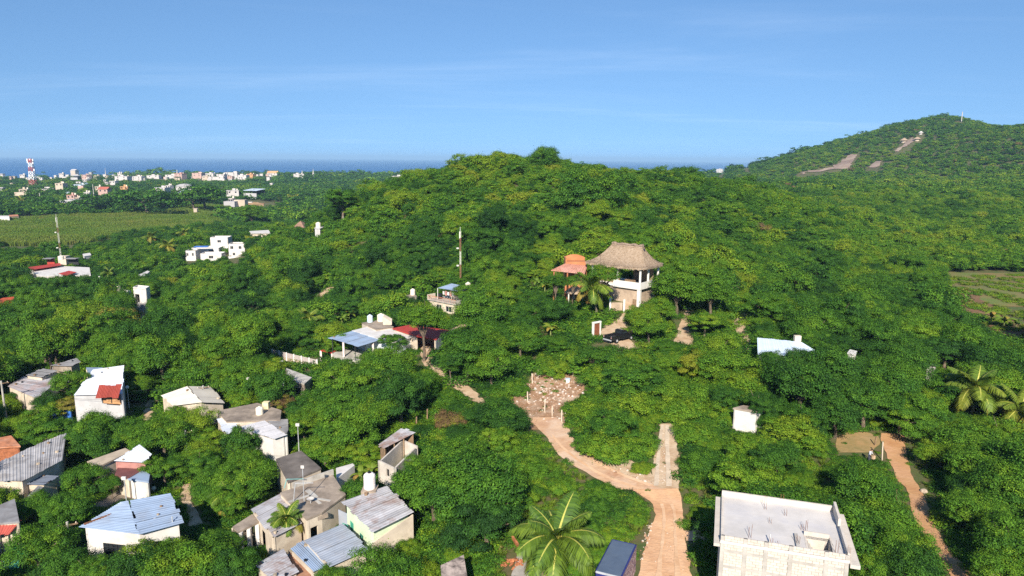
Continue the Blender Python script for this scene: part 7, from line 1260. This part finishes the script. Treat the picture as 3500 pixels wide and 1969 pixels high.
def crown_z(x, y, r, zf, low): return g1(x, y) + r * 1.05 * zf * (1 - low)
# trees picked out in the photograph: crown centre, crown width in the photograph, kind, tint
HAND = [(1080, 1340, 230, 0, .38), (1205, 1310, 220, 2, .42), (1335, 1255, 170, 4, .40), (1425, 1330, 150, 1, .34), (1040, 1455, 150, 1, .50), (1180, 1465, 210, 5, .42), (1275, 1425, 170, 0, .45), (1110, 1545, 140, 4, .52), (1230, 1545, 120, 2, .60),
        (1480, 1690, 250, 0, .36), (1560, 1590, 220, 1, .40), (1430, 1600, 160, 4, .42), (1600, 1200, 230, 1, .27), (1540, 1250, 150, 0, .30), (1680, 1250, 160, 4, .42), (1447, 1098, 150, 0, .44), (1338, 1165, 90, 2, .26), (1600, 1010, 110, 1, .40), (1640, 1080, 190, 4, .36),
        (655, 1455, 150, 4, .60), (600, 1420, 110, 1, .52), (720, 1500, 130, 2, .55), (560, 1500, 160, 0, .40), (865, 1650, 170, 0, .42), (835, 1580, 120, 1, .44), (243, 1312, 120, 1, .44), (232, 1388, 110, 2, .90), (60, 1360, 80, 1, .22), (310, 1480, 190, 0, .35), (410, 1480, 140, 1, .30), (150, 1470, 200, 2, .33), (330, 1530, 150, 0, .22),
        (130, 1880, 280, 0, .36), (330, 1960, 260, 1, .40), (520, 1910, 210, 2, .52), (690, 1930, 230, 4, .42), (590, 1980, 220, 0, .46), (205, 1750, 120, 1, .33), (110, 1740, 130, 0, .33), (230, 1830, 150, 5, .36), (780, 1860, 160, 1, .30), (1130, 1985, 170, 0, .36), (1310, 1960, 220, 4, .33),
        (300, 1640, 140, 1, .35), (380, 1660, 120, 0, .28), (560, 1600, 170, 2, .36), (690, 1580, 190, 2, .34), (640, 1540, 130, 1, .5), (750, 1650, 150, 4, .40), (800, 1710, 130, 1, .45),
        (2740, 1330, 240, 0, .16), (2660, 1260, 190, 1, .18), (2850, 1270, 200, 0, .22), (2960, 1380, 210, 1, .26), (2860, 1420, 180, 0, .18), (2760, 1440, 150, 5, .20), (3040, 1300, 200, 4, .30), (3080, 1420, 170, 2, .42), (2640, 1400, 130, 1, .17),
        (3090, 1890, 240, 0, .40), (3180, 1930, 190, 1, .44), (2990, 1940, 160, 0, .42), (3420, 1480, 240, 5, .50), (3350, 1600, 210, 1, .46), (3440, 1690, 240, 0, .36), (3330, 1750, 190, 1, .44), (3480, 1880, 260, 4, .38), (3440, 1960, 200, 1, .46), (1900, 968, 75, 0, .28), (1958, 962, 60, 4, .3), (955, 1845, 80, 6, .3), (1012, 1828, 70, 6, .36), (905, 1868, 70, 6, .26), (1050, 1830, 50, 7, .4), (2060, 945, 95, 0, .45), (2025, 1010, 60, 6, .3), (2493, 1418, 70, 6, .45), (2545, 1482, 120, 6, .4), (2598, 1386, 100, 1, .2), (2622, 1412, 100, 0, .18), (2640, 1246, 110, 0, .18), (2745, 1244, 130, 1, .18), (2690, 1262, 100, 5, .2),
        (2315, 1000, 180, 0, .42), (2270, 950, 120, 1, .42), (2370, 940, 170, 1, .46), (2220, 1120, 130, 4, .50), (2260, 1060, 110, 0, .48), (2205, 1180, 120, 2, .52), (2410, 1100, 140, 2, .56), (2430, 1010, 160, 0, .36), (2460, 1190, 140, 4, .55),
        (2060, 1370, 170, 6, .48), (2160, 1330, 190, 6, .52), (2250, 1270, 170, 7, .48), (2080, 1480, 190, 6, .52), (2180, 1450, 190, 7, .55), (2190, 1560, 130, 6, .62), (2010, 1490, 120, 7, .40), (2330, 1350, 170, 6, .50), (2420, 1290, 180, 7, .44), (2370, 1440, 150, 6, .46), (2470, 1360, 130, 7, .56), (2400, 1540, 150, 6, .26), (2480, 1600, 150, 7, .28), (2560, 1560, 160, 6, .24),
        (1870, 1180, 150, 6, .50), (1780, 1170, 140, 0, .36), (1970, 1170, 150, 7, .52), (1900, 1230, 120, 6, .55), (1760, 1290, 130, 6, .38), (1700, 1380, 150, 7, .48), (1650, 1450, 160, 6, .55), (1740, 1480, 160, 7, .44), (1800, 1560, 150, 6, .40), (1690, 1560, 150, 7, .42), (2060, 1250, 150, 6, .50), (2000, 1090, 130, 7, .40), (1830, 1040, 110, 4, .22), (1790, 1080, 120, 1, .30),
        (1540, 1405, 120, 6, .955), (2485, 1365, 120, 1, .22), (2600, 1375, 110, 0, .18), (2625, 1440, 100, 5, .17), (1855, 553, 125, 0, .30), (2340, 612, 120, 1, .28), (2010, 680, 230, 0, .30), (860, 735, 190, 0, .42), (1170, 680, 140, 2, .22), (555, 590, 66, 2, .30)]
KEEP = {(1447, 1098), (1338, 1165), (243, 1312), (232, 1388), (1600, 1010), (2060, 945), (2140, 1008), (2025, 1010), (1900, 968), (1958, 962), (955, 1845), (1012, 1828), (905, 1868), (1050, 1830), (1540, 1405), (2493, 1418), (2545, 1482), (2598, 1386), (2622, 1412), (2640, 1246), (2745, 1244), (2690, 1262)}
HY = {(2598, 1386): gp(2555, 1455).y - 1.5, (1900, 968): 124.0, (1958, 962): 124.5, (2640, 1246): gp(2640, 1225, 2.5).y - 4, (2745, 1244): gp(2745, 1225, 2.5).y - 4, (2690, 1262): gp(2690, 1225, 2.5).y - 6, (1447, 1098): 107.5, (1338, 1165): gp(1345, 1228).y, (243, 1312): gp(240, 1398).y, (232, 1388): gp(230, 1438).y, (2060, 945): 118.5}
for px, py, w, k, tn in HAND:
    Y0 = gp(px, py, 3.0).y; r = w * Y0 / FPX / 2
    p = gp(px, py, r * (0.95 if r < 6 else 0.42)) if py > 600 or px == 555 else atY(px, py, 252)
    if (px, py) in HY: p = atY(px, py, HY[(px, py)])
    d = proj(p)[2]; r = w * d / FPX / 2
    if px == 555: p = gp(555, 600, 8); r = 33 * p.y / FPX
    shrub = k in (6, 7); low = 0.75 if shrub else 0.12
    if (px, py) not in KEEP:
        for _ in range(5):
            if not hides(p.x, p.y, p.z, r * 0.95, r * 0.8, 0.025): break
            r *= 0.82
        else: continue
    zc = p.z; zg = g1(p.x, p.y); zf = 1.0
    plant(p.x, p.y, r, k, tn, zf, low, lod=NEAR if p.y < 170 or r > 5 else MIDC); IND[-1]['zc'] = zc if not shrub else zg + 0.12 * r; IND[-1]['hand'] = True
NH = len(IND)
# fill: jittered planting through the near woods, keeping open what the photograph shows open
cand = []
gx = np.arange(-150, 165, 3.4)
for y0 in np.arange(34, 190, 3.4):
    half = y0 * 1.0 + 8
    for x0 in np.arange(-half, half, 3.4):
        cand.append((x0 + rv.uniform(-1.5, 1.5), y0 + rv.uniform(-1.5, 1.5)))
rv.shuffle(cand)
grid = {}
def near_ok(x, y, r, f=0.52):
    cx, cy_ = int(x // 8), int(y // 8)
    for i in range(cx - 1, cx + 2):
        for j in range(cy_ - 1, cy_ + 2):
            for (a, b, s_) in grid.get((i, j), ()):
                if (a - x) ** 2 + (b - y) ** 2 < (f * (r + s_)) ** 2: return False
    return True
def reg(x, y, r): grid.setdefault((int(x // 8), int(y // 8)), []).append((x, y, r))
for t_ in TREES: reg(*t_)
SHR = []
for x, y in cand:
    zg = g1(x, y); u, v, d = proj((x, y, zg))
    if u < -620 or u > 4150 or v > 2080 or (v > 1985 and 1650 < u < 3000): continue
    k = inopen(u, v)
    if k in ('cane', 'field', 'grass', 'yard'): continue
    right = 1 if u > 1800 else 0
    ok = False
    for r in ((rv.uniform(2.7, 4.4), rv.uniform(1.9, 2.6), rv.uniform(1.0, 1.6)) if k is None else (rv.uniform(0.9, 1.5),)):
        shrub = r < 1.7; 
        if not near_ok(x, y, r): continue
        zf = rv.uniform(0.72, 1.4) * (0.85 if right else 1.0); low = 0.72 if shrub else rv.choice((0.1, 0.2, 0.35, 0.45))
        zc = zg + r * 1.08 * zf * (1 - low)
        if hides(x, y, zc, r * 0.95, r * 0.8, 0.02 if shrub else (0.06 if u < 1250 else 0.035)) or road_dist(x, y, r * 0.6 + 1) < r * 0.6 + 0.4: continue
        near = [i for i in range(len(FB)) if FB[i, 0] < x < FB[i, 1] and FB[i, 2] < y < FB[i, 3]]
        if near and blocked(x, y, r * 0.55): continue
        ok = True; break
    if not ok: continue
    reg(x, y, r); proto = rv.choice((6, 7)) if shrub else rv.choice((0, 1, 2, 3, 4, 5, 0, 1, 5, 4, 0, 1))
    tn = tint(x, y, rv) + (0.11 if 1700 < u < 2560 and v > 950 else 0) - (0.05 if u < 900 else 0) - (0.07 if u > 2600 and v > 1150 else 0) + (0.05 if k == 'weeds' else 0)
    SHR.append(dict(x=x, y=y, r=r, proto=proto, tint=tn, zf=zf, low=low, zc=zc, d=d, shrub=shrub, inview=(-60 < u < 3560 and proj((x, y, zc + r))[1] < 1990)))
SHR.sort(key=lambda t_: -(t_['r'] / t_['d']) if t_['inview'] else 1)
trees = [t_ for t_ in SHR if not t_['shrub']]; shrubs = [t_ for t_ in SHR if t_['shrub']]
n_tree_hand = sum(1 for t_ in IND if t_['proto'] < 6); n_shr_hand = len(IND) - n_tree_hand
ind_t = [t_ for t_ in trees if t_['inview']][:max(0, 300 - n_tree_hand)]; ind_s = [t_ for t_ in shrubs if t_['inview']][:max(0, 120 - n_shr_hand)]
for t_ in ind_t + ind_s: t_['lod'] = NEAR if t_['y'] < 130 else MIDC; t_['rot'] = rv.uniform(0, 6.28); IND.append(t_)
sel = {id(t_) for t_ in ind_t + ind_s}; rest = [t_ for t_ in SHR if id(t_) not in sel]
print('IND', len(IND), 'hand', NH, 'near trees', len(trees), 'shrubs', len(shrubs), 'rest', len(rest))
def cname(tn): return 'dark green' if tn < .24 else 'deep green' if tn < .34 else 'green' if tn < .46 else 'light green' if tn < .58 else 'yellow-green' if tn < .8 else 'brownish'
FORM = ['round-crowned', 'dense', 'layered', 'spreading', 'broad', 'tall', 'bushy', 'low']
LIGHTPH = {}
seen = {}
LP = [(ph, proj(p)) for ph, p in LAND]
def describe(t_, kind):
    u, v, d = proj((t_['x'], t_['y'], t_['zc']))
    o = sorted(LAND, key=lambda l: (l[1].x - t_['x']) ** 2 + (l[1].y - t_['y']) ** 2); return o[0][0], o[1][0], math.hypot(o[0][1].x - t_['x'], o[0][1].y - t_['y'])
lab = []
for t_ in IND: lab.append(describe(t_, ''))
order = {}
for i, (a, b, d) in enumerate(lab): order.setdefault((a, b, IND[i]['proto'] >= 6), []).append((d, i))
ORD = ['closest', 'second', 'third', 'fourth', 'fifth', 'sixth', 'seventh', 'eighth', 'ninth', 'tenth', 'eleventh', 'twelfth', 'thirteenth', 'fourteenth', 'fifteenth', 'sixteenth', 'seventeenth', 'eighteenth', 'nineteenth', 'twentieth'] + ['%s' % w for w in ('twenty-first', 'twenty-second', 'twenty-third', 'twenty-fourth', 'twenty-fifth', 'twenty-sixth', 'twenty-seventh', 'twenty-eighth', 'twenty-ninth', 'thirtieth', 'thirty-first', 'thirty-second', 'thirty-third', 'thirty-fourth', 'thirty-fifth', 'thirty-sixth', 'thirty-seventh', 'thirty-eighth', 'thirty-ninth', 'fortieth')] + ['forty-' + w for w in ('first', 'second', 'third', 'fourth', 'fifth', 'sixth', 'seventh', 'eighth', 'ninth')] + ['far %d' % k for k in range(200)]
LABEL = {}
for (a, b, sh), L_ in order.items():
    L_.sort(); 
    for k, (d, i) in enumerate(L_):
        w_ = 'shrub' if sh else 'tree'; sz = FORM[IND[i]['proto']]
        first = 'first' if k == 0 else ORD[k]; nm = a.replace('the ', '', 1); LABEL[i] = '%s %s %s, %s from the %s towards %s' % (sz, cname(IND[i]['tint']), w_, first, nm, b)
        if len(LABEL[i].split()) > 16: LABEL[i] = LABEL[i].replace(sz + ' ', '', 1)
CROWNOBJ = {}
for i, t_ in enumerate(IND):
    me, tr, f = t_['lod'][t_['proto']]; sh = t_['proto'] >= 6; zg = g1(t_['x'], t_['y']); r = t_['r']; nm = 'shrub' if sh else 'tree'
    o = bpy.data.objects.new(nm, None); COL.objects.link(o); o.location = (t_['x'], t_['y'], zg); o.empty_display_size = 0.5; tag(o, LABEL[i], nm, 'shrubs of the hillside' if sh else 'trees of the wooded slope')
    c = bpy.data.objects.new('crown', me); COL.objects.link(c); c.parent = o; c.location = (0, 0, t_['zc'] - zg); c.rotation_euler = (0, 0, t_['rot']); c.scale = (r, r, r * t_['zf']); c['tint'] = float(t_['tint'])
    if not sh or i % 3 == 0:
        k = bpy.data.objects.new('trunk', tr); COL.objects.link(k); k.parent = o; k.location = c.location; k.rotation_euler = c.rotation_euler
        hh = (t_['zc'] - zg) / 1.12 if not sh else r * 0.6; k.scale = (r, r, max(hh, 0.4))
    CROWNOBJ.setdefault((id(t_['lod']), t_['proto']), c)
# a few conspicuous distant trees, so that every kind of crown stands somewhere as a tree of its own
for i in range(6):
    px, py, tn = [(300, 700, .2), (420, 690, .16), (500, 700, .18), (560, 690, .2), (660, 690, .22), (700, 690, .2)][i]; p = gp(px, py, 7); zg = g1(p.x, p.y); r = 13 + i % 3 * 2
    o = bpy.data.objects.new('tree', None); COL.objects.link(o); o.location = (p.x, p.y, zg); tag(o, ['great dark tree at the far corner of the cane field, first of six', 'great dark tree behind the cane field, second of six', 'great dark tree behind the cane field, third of six', 'great dark tree behind the cane field, fourth of six', 'great dark tree behind the cane field, fifth of six', 'great dark tree behind the cane field, last of six'][i], 'tree', 'great dark trees behind the cane field')
    me, C = crown_mesh('crown_leaves', 800 + i, 60, 1500, 0.15, 'round' if i % 2 else 'plate', 0.72, 0.33); FARC.append((me, FARC[i][1], 'round')); c = bpy.data.objects.new('crown', me); COL.objects.link(c); c.parent = o; c.location = (0, 0, r * 0.62); c.rotation_euler = (0, 0, i); c.scale = (r, r, r * 0.8); c['tint'] = tn; CROWNOBJ[('big', i)] = c
    k = bpy.data.objects.new('trunk', FARC[i][1]); COL.objects.link(k); k.parent = o; k.location = c.location; k.scale = (r, r, r * 0.56)
# distant low-detail crowns for the far woods come from six more trees at the coast
for i in range(6):
    px, py = [(150, 592), (320, 590), (470, 588), (690, 591), (960, 597), (1120, 602)][i]; p = gp(px, py, 6); zg = g1(p.x, p.y); r = 7 + i % 3
    o = bpy.data.objects.new('tree', None); COL.objects.link(o); o.location = (p.x, p.y, zg); tag(o, ['coastal tree nearest the telecom tower on the skyline'.replace('nearest', 'next to'), 'coastal skyline tree above the slim white house', 'coastal skyline tree before the great round tree', 'coastal skyline tree above the pink and white block', 'coastal skyline tree past the orange-roofed house', 'coastal skyline tree beyond the slender white mast'][i], 'tree', 'trees on the coastal skyline')
    c = bpy.data.objects.new('crown', FARC[i][0]); COL.objects.link(c); c.parent = o; c.location = (0, 0, r * 0.9); c.scale = (r, r, r); c['tint'] = 0.2; CROWNOBJ[('far', i)] = c
    k = bpy.data.objects.new('trunk', FARC[i][1]); COL.objects.link(k); k.parent = o; k.location = c.location; k.scale = (r, r, r * 0.8)
def scatter(name, label_kind, pts, objs):
    """one object that repeats the given crowns on many points; pts: x, y, z, radius, height, turn, kind, tint"""
    A = np.array(pts, float); me = bpy.data.meshes.new(name); me.vertices.add(len(A)); me.vertices.foreach_set('co', A[:, :3].ravel())
    for nm, ty, dat in (('scl', 'FLOAT_VECTOR', np.stack([A[:, 3], A[:, 3], A[:, 4]], 1).ravel()), ('rot', 'FLOAT_VECTOR', np.stack([A[:, 5] * 0, A[:, 5] * 0, A[:, 5]], 1).ravel()), ('kind', 'INT', A[:, 6].astype(int)), ('tint', 'FLOAT', A[:, 7])):
        at_ = me.attributes.new(nm, ty, 'POINT'); at_.data.foreach_set('vector' if ty == 'FLOAT_VECTOR' else 'value', dat)
    o = bpy.data.objects.new(name, me); COL.objects.link(o); o['kind'] = 'stuff'
    ng = bpy.data.node_groups.new(name, 'GeometryNodeTree'); ng.interface.new_socket('Geometry', in_out='INPUT', socket_type='NodeSocketGeometry'); ng.interface.new_socket('Geometry', in_out='OUTPUT', socket_type='NodeSocketGeometry'); N = ng.nodes; L = ng.links
    gi = N.new('NodeGroupInput'); go = N.new('NodeGroupOutput'); ip = N.new('GeometryNodeInstanceOnPoints'); jn = N.new('GeometryNodeJoinGeometry')
    for ob in objs[::-1]:
        oi = N.new('GeometryNodeObjectInfo'); oi.inputs['Object'].default_value = ob; oi.inputs['As Instance'].default_value = True; oi.transform_space = 'ORIGINAL'; L.new(oi.outputs['Geometry'], jn.inputs[0])
    def attr(nm, ty): n = N.new('GeometryNodeInputNamedAttribute'); n.data_type = ty; n.inputs['Name'].default_value = nm; return n.outputs['Attribute']
    L.new(gi.outputs[0], ip.inputs['Points']); L.new(jn.outputs[0], ip.inputs['Instance']); ip.inputs['Pick Instance'].default_value = True
    L.new(attr('kind', 'INT'), ip.inputs['Instance Index']); L.new(attr('rot', 'FLOAT_VECTOR'), ip.inputs['Rotation']); L.new(attr('scl', 'FLOAT_VECTOR'), ip.inputs['Scale']); L.new(ip.outputs[0], go.inputs[0])
    md = o.modifiers.new('scatter', 'NODES'); md.node_group = ng; return o
mids = [CROWNOBJ[(id(MIDC), k)] for k in range(8) if (id(MIDC), k) in CROWNOBJ]; mk = [k for k in range(8) if (id(MIDC), k) in CROWNOBJ]; nears = [CROWNOBJ[(id(NEAR), k)] for k in range(8)]
fars = [CROWNOBJ[('far', i)] for i in range(6)]
# the rest of the near woods
if rest: scatter('woodland', '', [(t_['x'], t_['y'], t_['zc'], t_['r'], t_['r'] * t_['zf'], rv.uniform(0, 6.28), t_['proto'], t_['tint']) for t_ in rest], nears)
# wooded hills out to 420 m
pts = []; rng = np.random.default_rng(5)
def field_pts(y0, y1, sp, w=1.0):
    Y = np.arange(y0, y1, sp); out = []
    for y in Y:
        X = np.arange(-y * w - 10, y * w + 10, sp); out.append(np.stack([X + rng.uniform(-.45, .45, len(X)) * sp, y + rng.uniform(-.45, .45, len(X)) * sp], 1))
    return np.concatenate(out)
def pick(P, rlo, rhi, cz_, tol):
    Z = gnd(P[:, 0], P[:, 1]); u, v, d = projn(np.column_stack([P, Z + 5])); ok = (u > -620) & (u < 4150) & (v > 300); res = []
    _, vg, _ = projn(np.column_stack([P, Z])); nearf = np.zeros(len(P), bool)
    for f_ in FB: nearf |= (f_[0] < P[:, 0]) & (f_[1] > P[:, 0]) & (f_[2] < P[:, 1]) & (f_[3] > P[:, 1])
    for (x, y), z, uu, vv, v0, near in zip(P[ok].tolist(), Z[ok].tolist(), u[ok].tolist(), v[ok].tolist(), vg[ok].tolist(), nearf[ok].tolist()):
        if z < 3: continue
        r = rng.uniform(rlo, rhi) * (1.35 if rng.random() < 0.12 else 1)
        k = inopen(uu, v0)
        if k in ('cane', 'field', 'grass', 'yard'): continue
        zc = z + r * cz_ * rng.uniform(0.7, 1.15)
        if hides(x, y, zc, r, r * 0.8, tol): continue
        if near and blocked(x, y, r * 0.5): continue
        res.append((x, y, z, zc, r, uu, vv))
    return res
for x, y, z, zc, r, uu, vv in pick(field_pts(186, 430, 3.5), 1.9, 3.7, 0.62, 0.04):
    k = rng.integers(0, len(mids)); hc = math.exp(-((x - 15) / 75) ** 2 - ((y - 235) / 60) ** 2); tn = tint(x, y, rv) - (0.13 if uu < 900 else 0) + 0.08 * hc + (0.05 if uu > 2500 else 0); pts.append((x, y, zc, r, r * rng.uniform(0.75, 1.1), rng.uniform(0, 6.28), k, min(.97, max(.03, tn))))
print('hill', len(pts)); scatter('hill_forest', '', pts, mids)
pts = []
for x, y, z, zc, r, uu, vv in pick(field_pts(428, 1060, 6.6), 3.0, 5.6, 0.6, 0.012):
    hillR = uu > 2500
    if hillR: r *= 0.62
    zc = z + r * 0.55; tn = tint(x * 0.4, y * 0.4, rv) - (0.12 if not hillR else -0.02); pts.append((x, y, zc, r, r * rng.uniform(0.6, 1.0), rng.uniform(0, 6.28), rng.integers(0, 6), min(.97, max(.03, tn))))
    if hillR and rng.random() < 0.75:
        x2, y2 = x + rng.uniform(-4, 4), y + rng.uniform(-4, 4); z2 = g1(x2, y2)
        if not hides(x2, y2, z2 + 2, 2.5, 2.0, 0.08): pts.append((x2, y2, z2 + 1.2, 2.6, 2.0, rng.uniform(0, 6.28), rng.integers(0, 6), min(.97, max(.03, tn + rv.gauss(0, .1)))))
for x, y, z, zc, r, uu, vv in pick(field_pts(1060, 2950, 12.0), 5.5, 9.5, 0.5, 0.012):
    if 1400 < y < 1700: r *= 1.6
    pts.append((x, y, z + r * 0.36, r, r * 0.7, rng.uniform(0, 6.28), rng.integers(0, 6), max(.03, tint(x * 0.2, y * 0.2, rv) - 0.14)))
print('far', len(pts)); scatter('distant_forest', '', pts, fars)
# undergrowth over the near ground: weeds and low bushes, thinner on the verges
def tuft_mesh(name, seed, n, m_):
    rng_ = np.random.default_rng(seed); V = []; F = []
    for i in range(n):
        a = rng_.uniform(0, 6.283); r_ = rng_.uniform(0, 0.35); b = np.array([r_ * math.cos(a), r_ * math.sin(a), -0.05]); ln = rng_.uniform(0.5, 1.0); lean = np.array([math.cos(a + rng_.normal() * .6), math.sin(a + rng_.normal() * .6), 0]) * rng_.uniform(0.15, 0.65); s_ = np.array([-math.sin(a), math.cos(a), 0]) * 0.035
        m1 = b + np.array([0, 0, ln * 0.6]) + lean * 0.4; e = b + np.array([0, 0, ln * (1 - 0.3 * np.linalg.norm(lean))]) + lean; o = len(V); V += [b - s_, b + s_, m1 + s_, m1 - s_, e]; F += [(o, o + 1, o + 2, o + 3), (o + 3, o + 2, o + 4)]
    me = bpy.data.meshes.new(name); me.from_pydata([tuple(v) for v in V], [], F); me.materials.append(m_); return me
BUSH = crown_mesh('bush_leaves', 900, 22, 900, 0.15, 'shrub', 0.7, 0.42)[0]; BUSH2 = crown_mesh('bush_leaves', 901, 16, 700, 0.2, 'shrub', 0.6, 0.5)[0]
TUFT = tuft_mesh('grass_tuft', 3, 46, M_grass)
seeds = []
for i, (me, px, py, lb, cat) in enumerate(((BUSH, 2320, 1800, 'low green bush at the road edge opposite the box truck', 'bush'), (BUSH2, 2395, 1760, 'second low bush at the road edge below the block house', 'bush'), (TUFT, 2215, 1775, 'tuft of grass on the road verge above the box truck', 'grass tuft'))):
    p = gp(px + (22 if i == 0 else 0), py); o = bpy.data.objects.new('low_bush' if i < 2 else 'grass_clump', me); COL.objects.link(o); o.location = p; o.scale = (0.8,) * 3 if i < 2 else (0.5,) * 3; o['tint'] = 0.5; tag(o, lb, cat); seeds.append(o)
pts = []; P = np.concatenate([field_pts(30, 95, 0.85), field_pts(95, 190, 1.9)]); Z = gnd(P[:, 0], P[:, 1]); u, v, d = projn(np.column_stack([P, Z])); ok = (u > -420) & (u < 3950) & (v < 2150)
for (x, y), z, uu, vv in zip(P[ok], Z[ok], u[ok], v[ok]):
    k = inopen(uu, vv); near = ((FB[:, 0] < x) & (FB[:, 1] > x) & (FB[:, 2] < y) & (FB[:, 3] > y)).any()
    if near and blocked(x, y, 0.25): continue
    rd = road_dist(x, y, 1.2); i_, j_ = min(max(int(vv // 4), 0), MH - 1), min(max(int(uu // 4), 0), MW - 1)
    big = 1.0 if y < 95 else 1.8
    if k == 'field' and math.sin(x * 0.5 + y * 0.2) > -0.15: pts.append((x, y, z, 0.75 * big, 0.5 * big, rng.uniform(0, 6.28), 1 if rng.random() < 0.3 else 2, rng.uniform(0.4, 0.75))); continue
    if k in ('cane', 'yard', 'field'): continue
    if rd < 0.9:
        if rd < 0.25 or rng.random() < 0.25: continue
    s_ = rng.uniform(0.35, 0.75 if k else 1.15) * big * (0.6 if rd < 0.9 else 1)
    if MASK[i_, j_] < 1e8 and MASK[i_, j_] > y - 1.5:
        if rd > 1.0 or rd < 0.2 or rng.random() > 0.3: continue
        s_ *= 0.6
    n = math.sin(x * 0.31 + 2 * math.sin(y * 0.17)) * math.sin(y * 0.27 + 1.3)
    if k == 'grass' or (k == 'weeds' and n > -0.1 and rng.random() < 0.6): pts.append((x, y, z, s_ * 1.3, s_ * (1.2 if k == 'weeds' else 0.6), rng.uniform(0, 6.28), 2, min(1, max(0, 0.35 + 0.25 * n + rng.normal() * 0.15))))
    else: pts.append((x, y, z, s_ * 1.25, s_ * 0.95, rng.uniform(0, 6.28), rng.integers(0, 2), min(.93, max(.05, (0.46 if k == 'weeds' else 0.36) + 0.16 * n + rng.normal() * 0.11))))
print('undergrowth', len(pts)); scatter('undergrowth', '', pts, seeds)
# the cane field
def cane_mesh(seed):
    rng_ = np.random.default_rng(seed); V = []; F = []
    for i in range(90):
        b = np.array([rng_.uniform(-1, 1), rng_.uniform(-1, 1), 0]); a = rng_.uniform(0, 6.283); h = rng_.uniform(0.7, 1.05); l = np.array([math.cos(a), math.sin(a), 0]) * rng_.uniform(0.1, 0.5); s_ = np.array([-math.sin(a), math.cos(a), 0]) * 0.05
        m1 = b + np.array([0, 0, h * 0.75]) + l * 0.3; e = b + np.array([0, 0, h * (0.9 if rng_.random() < .5 else 0.6)]) + l * 1.3; o = len(V); V += [b - s_, b + s_, m1 + s_, m1 - s_, e]; F += [(o, o + 1, o + 2, o + 3), (o + 3, o + 2, o + 4)]
    me = bpy.data.meshes.new('cane_clump'); me.from_pydata([tuple(v) for v in V], [], F); me.materials.append(M_cane); return me
p = gp(500, 798); o = bpy.data.objects.new('cane_clump', cane_mesh(4)); COL.objects.link(o); o.location = p; o.scale = (1.6, 1.6, 2.6); o['tint'] = 0.5; tag(o, 'clump of cane standing at the near edge of the cane field', 'cane clump')
xs = [q.x for q in CANE_W]; ys = [q.y for q in CANE_W]; pts = []; poly = [(q.x, q.y) for q in CANE_W]
GX, GY = np.meshgrid(np.arange(min(xs), max(xs), 2.3), np.arange(min(ys), max(ys), 2.3)); GX = GX.ravel() + rng.uniform(-1, 1, GX.size); GY = GY.ravel() + rng.uniform(-1, 1, GY.size); ins = inpoly(GX, GY, poly); GX, GY = GX[ins], GY[ins]; GZ = gnd(GX, GY)
for x, y, z in zip(GX, GY, GZ):
    n = math.sin(x * 0.05 + math.sin(y * 0.09)) * math.cos(y * 0.06); pts.append((x, y, z - 0.1, 1.5, rng.uniform(2.2, 3.1), rng.uniform(0, 6.28), 0, min(1, max(0, 0.30 + 0.22 * n + rng.normal() * 0.15))))
print('cane', len(pts)); cf = scatter('cane_field', '', pts, [o])
# dead brown tangle at the back of the rubble lot
# ================================================================== haze: the sea air over the whole place
hz = bpy.data.materials.new('haze'); hz.use_nodes = True; hz.node_tree.nodes.clear(); ho = hz.node_tree.nodes.new('ShaderNodeOutputMaterial'); hv = hz.node_tree.nodes.new('ShaderNodeVolumePrincipled'); hv.inputs['Color'].default_value = (0.45, 0.72, 1.0, 1); hv.inputs['Density'].default_value = 0.0001; hv.inputs['Anisotropy'].default_value = 0.0; hz.node_tree.links.new(hv.outputs[0], ho.inputs['Volume'])
mb = MB(); mb.box((0, 13900, 66), (66000, 37000, 146)); o = mb.build('haze', hz); o['kind'] = 'stuff'
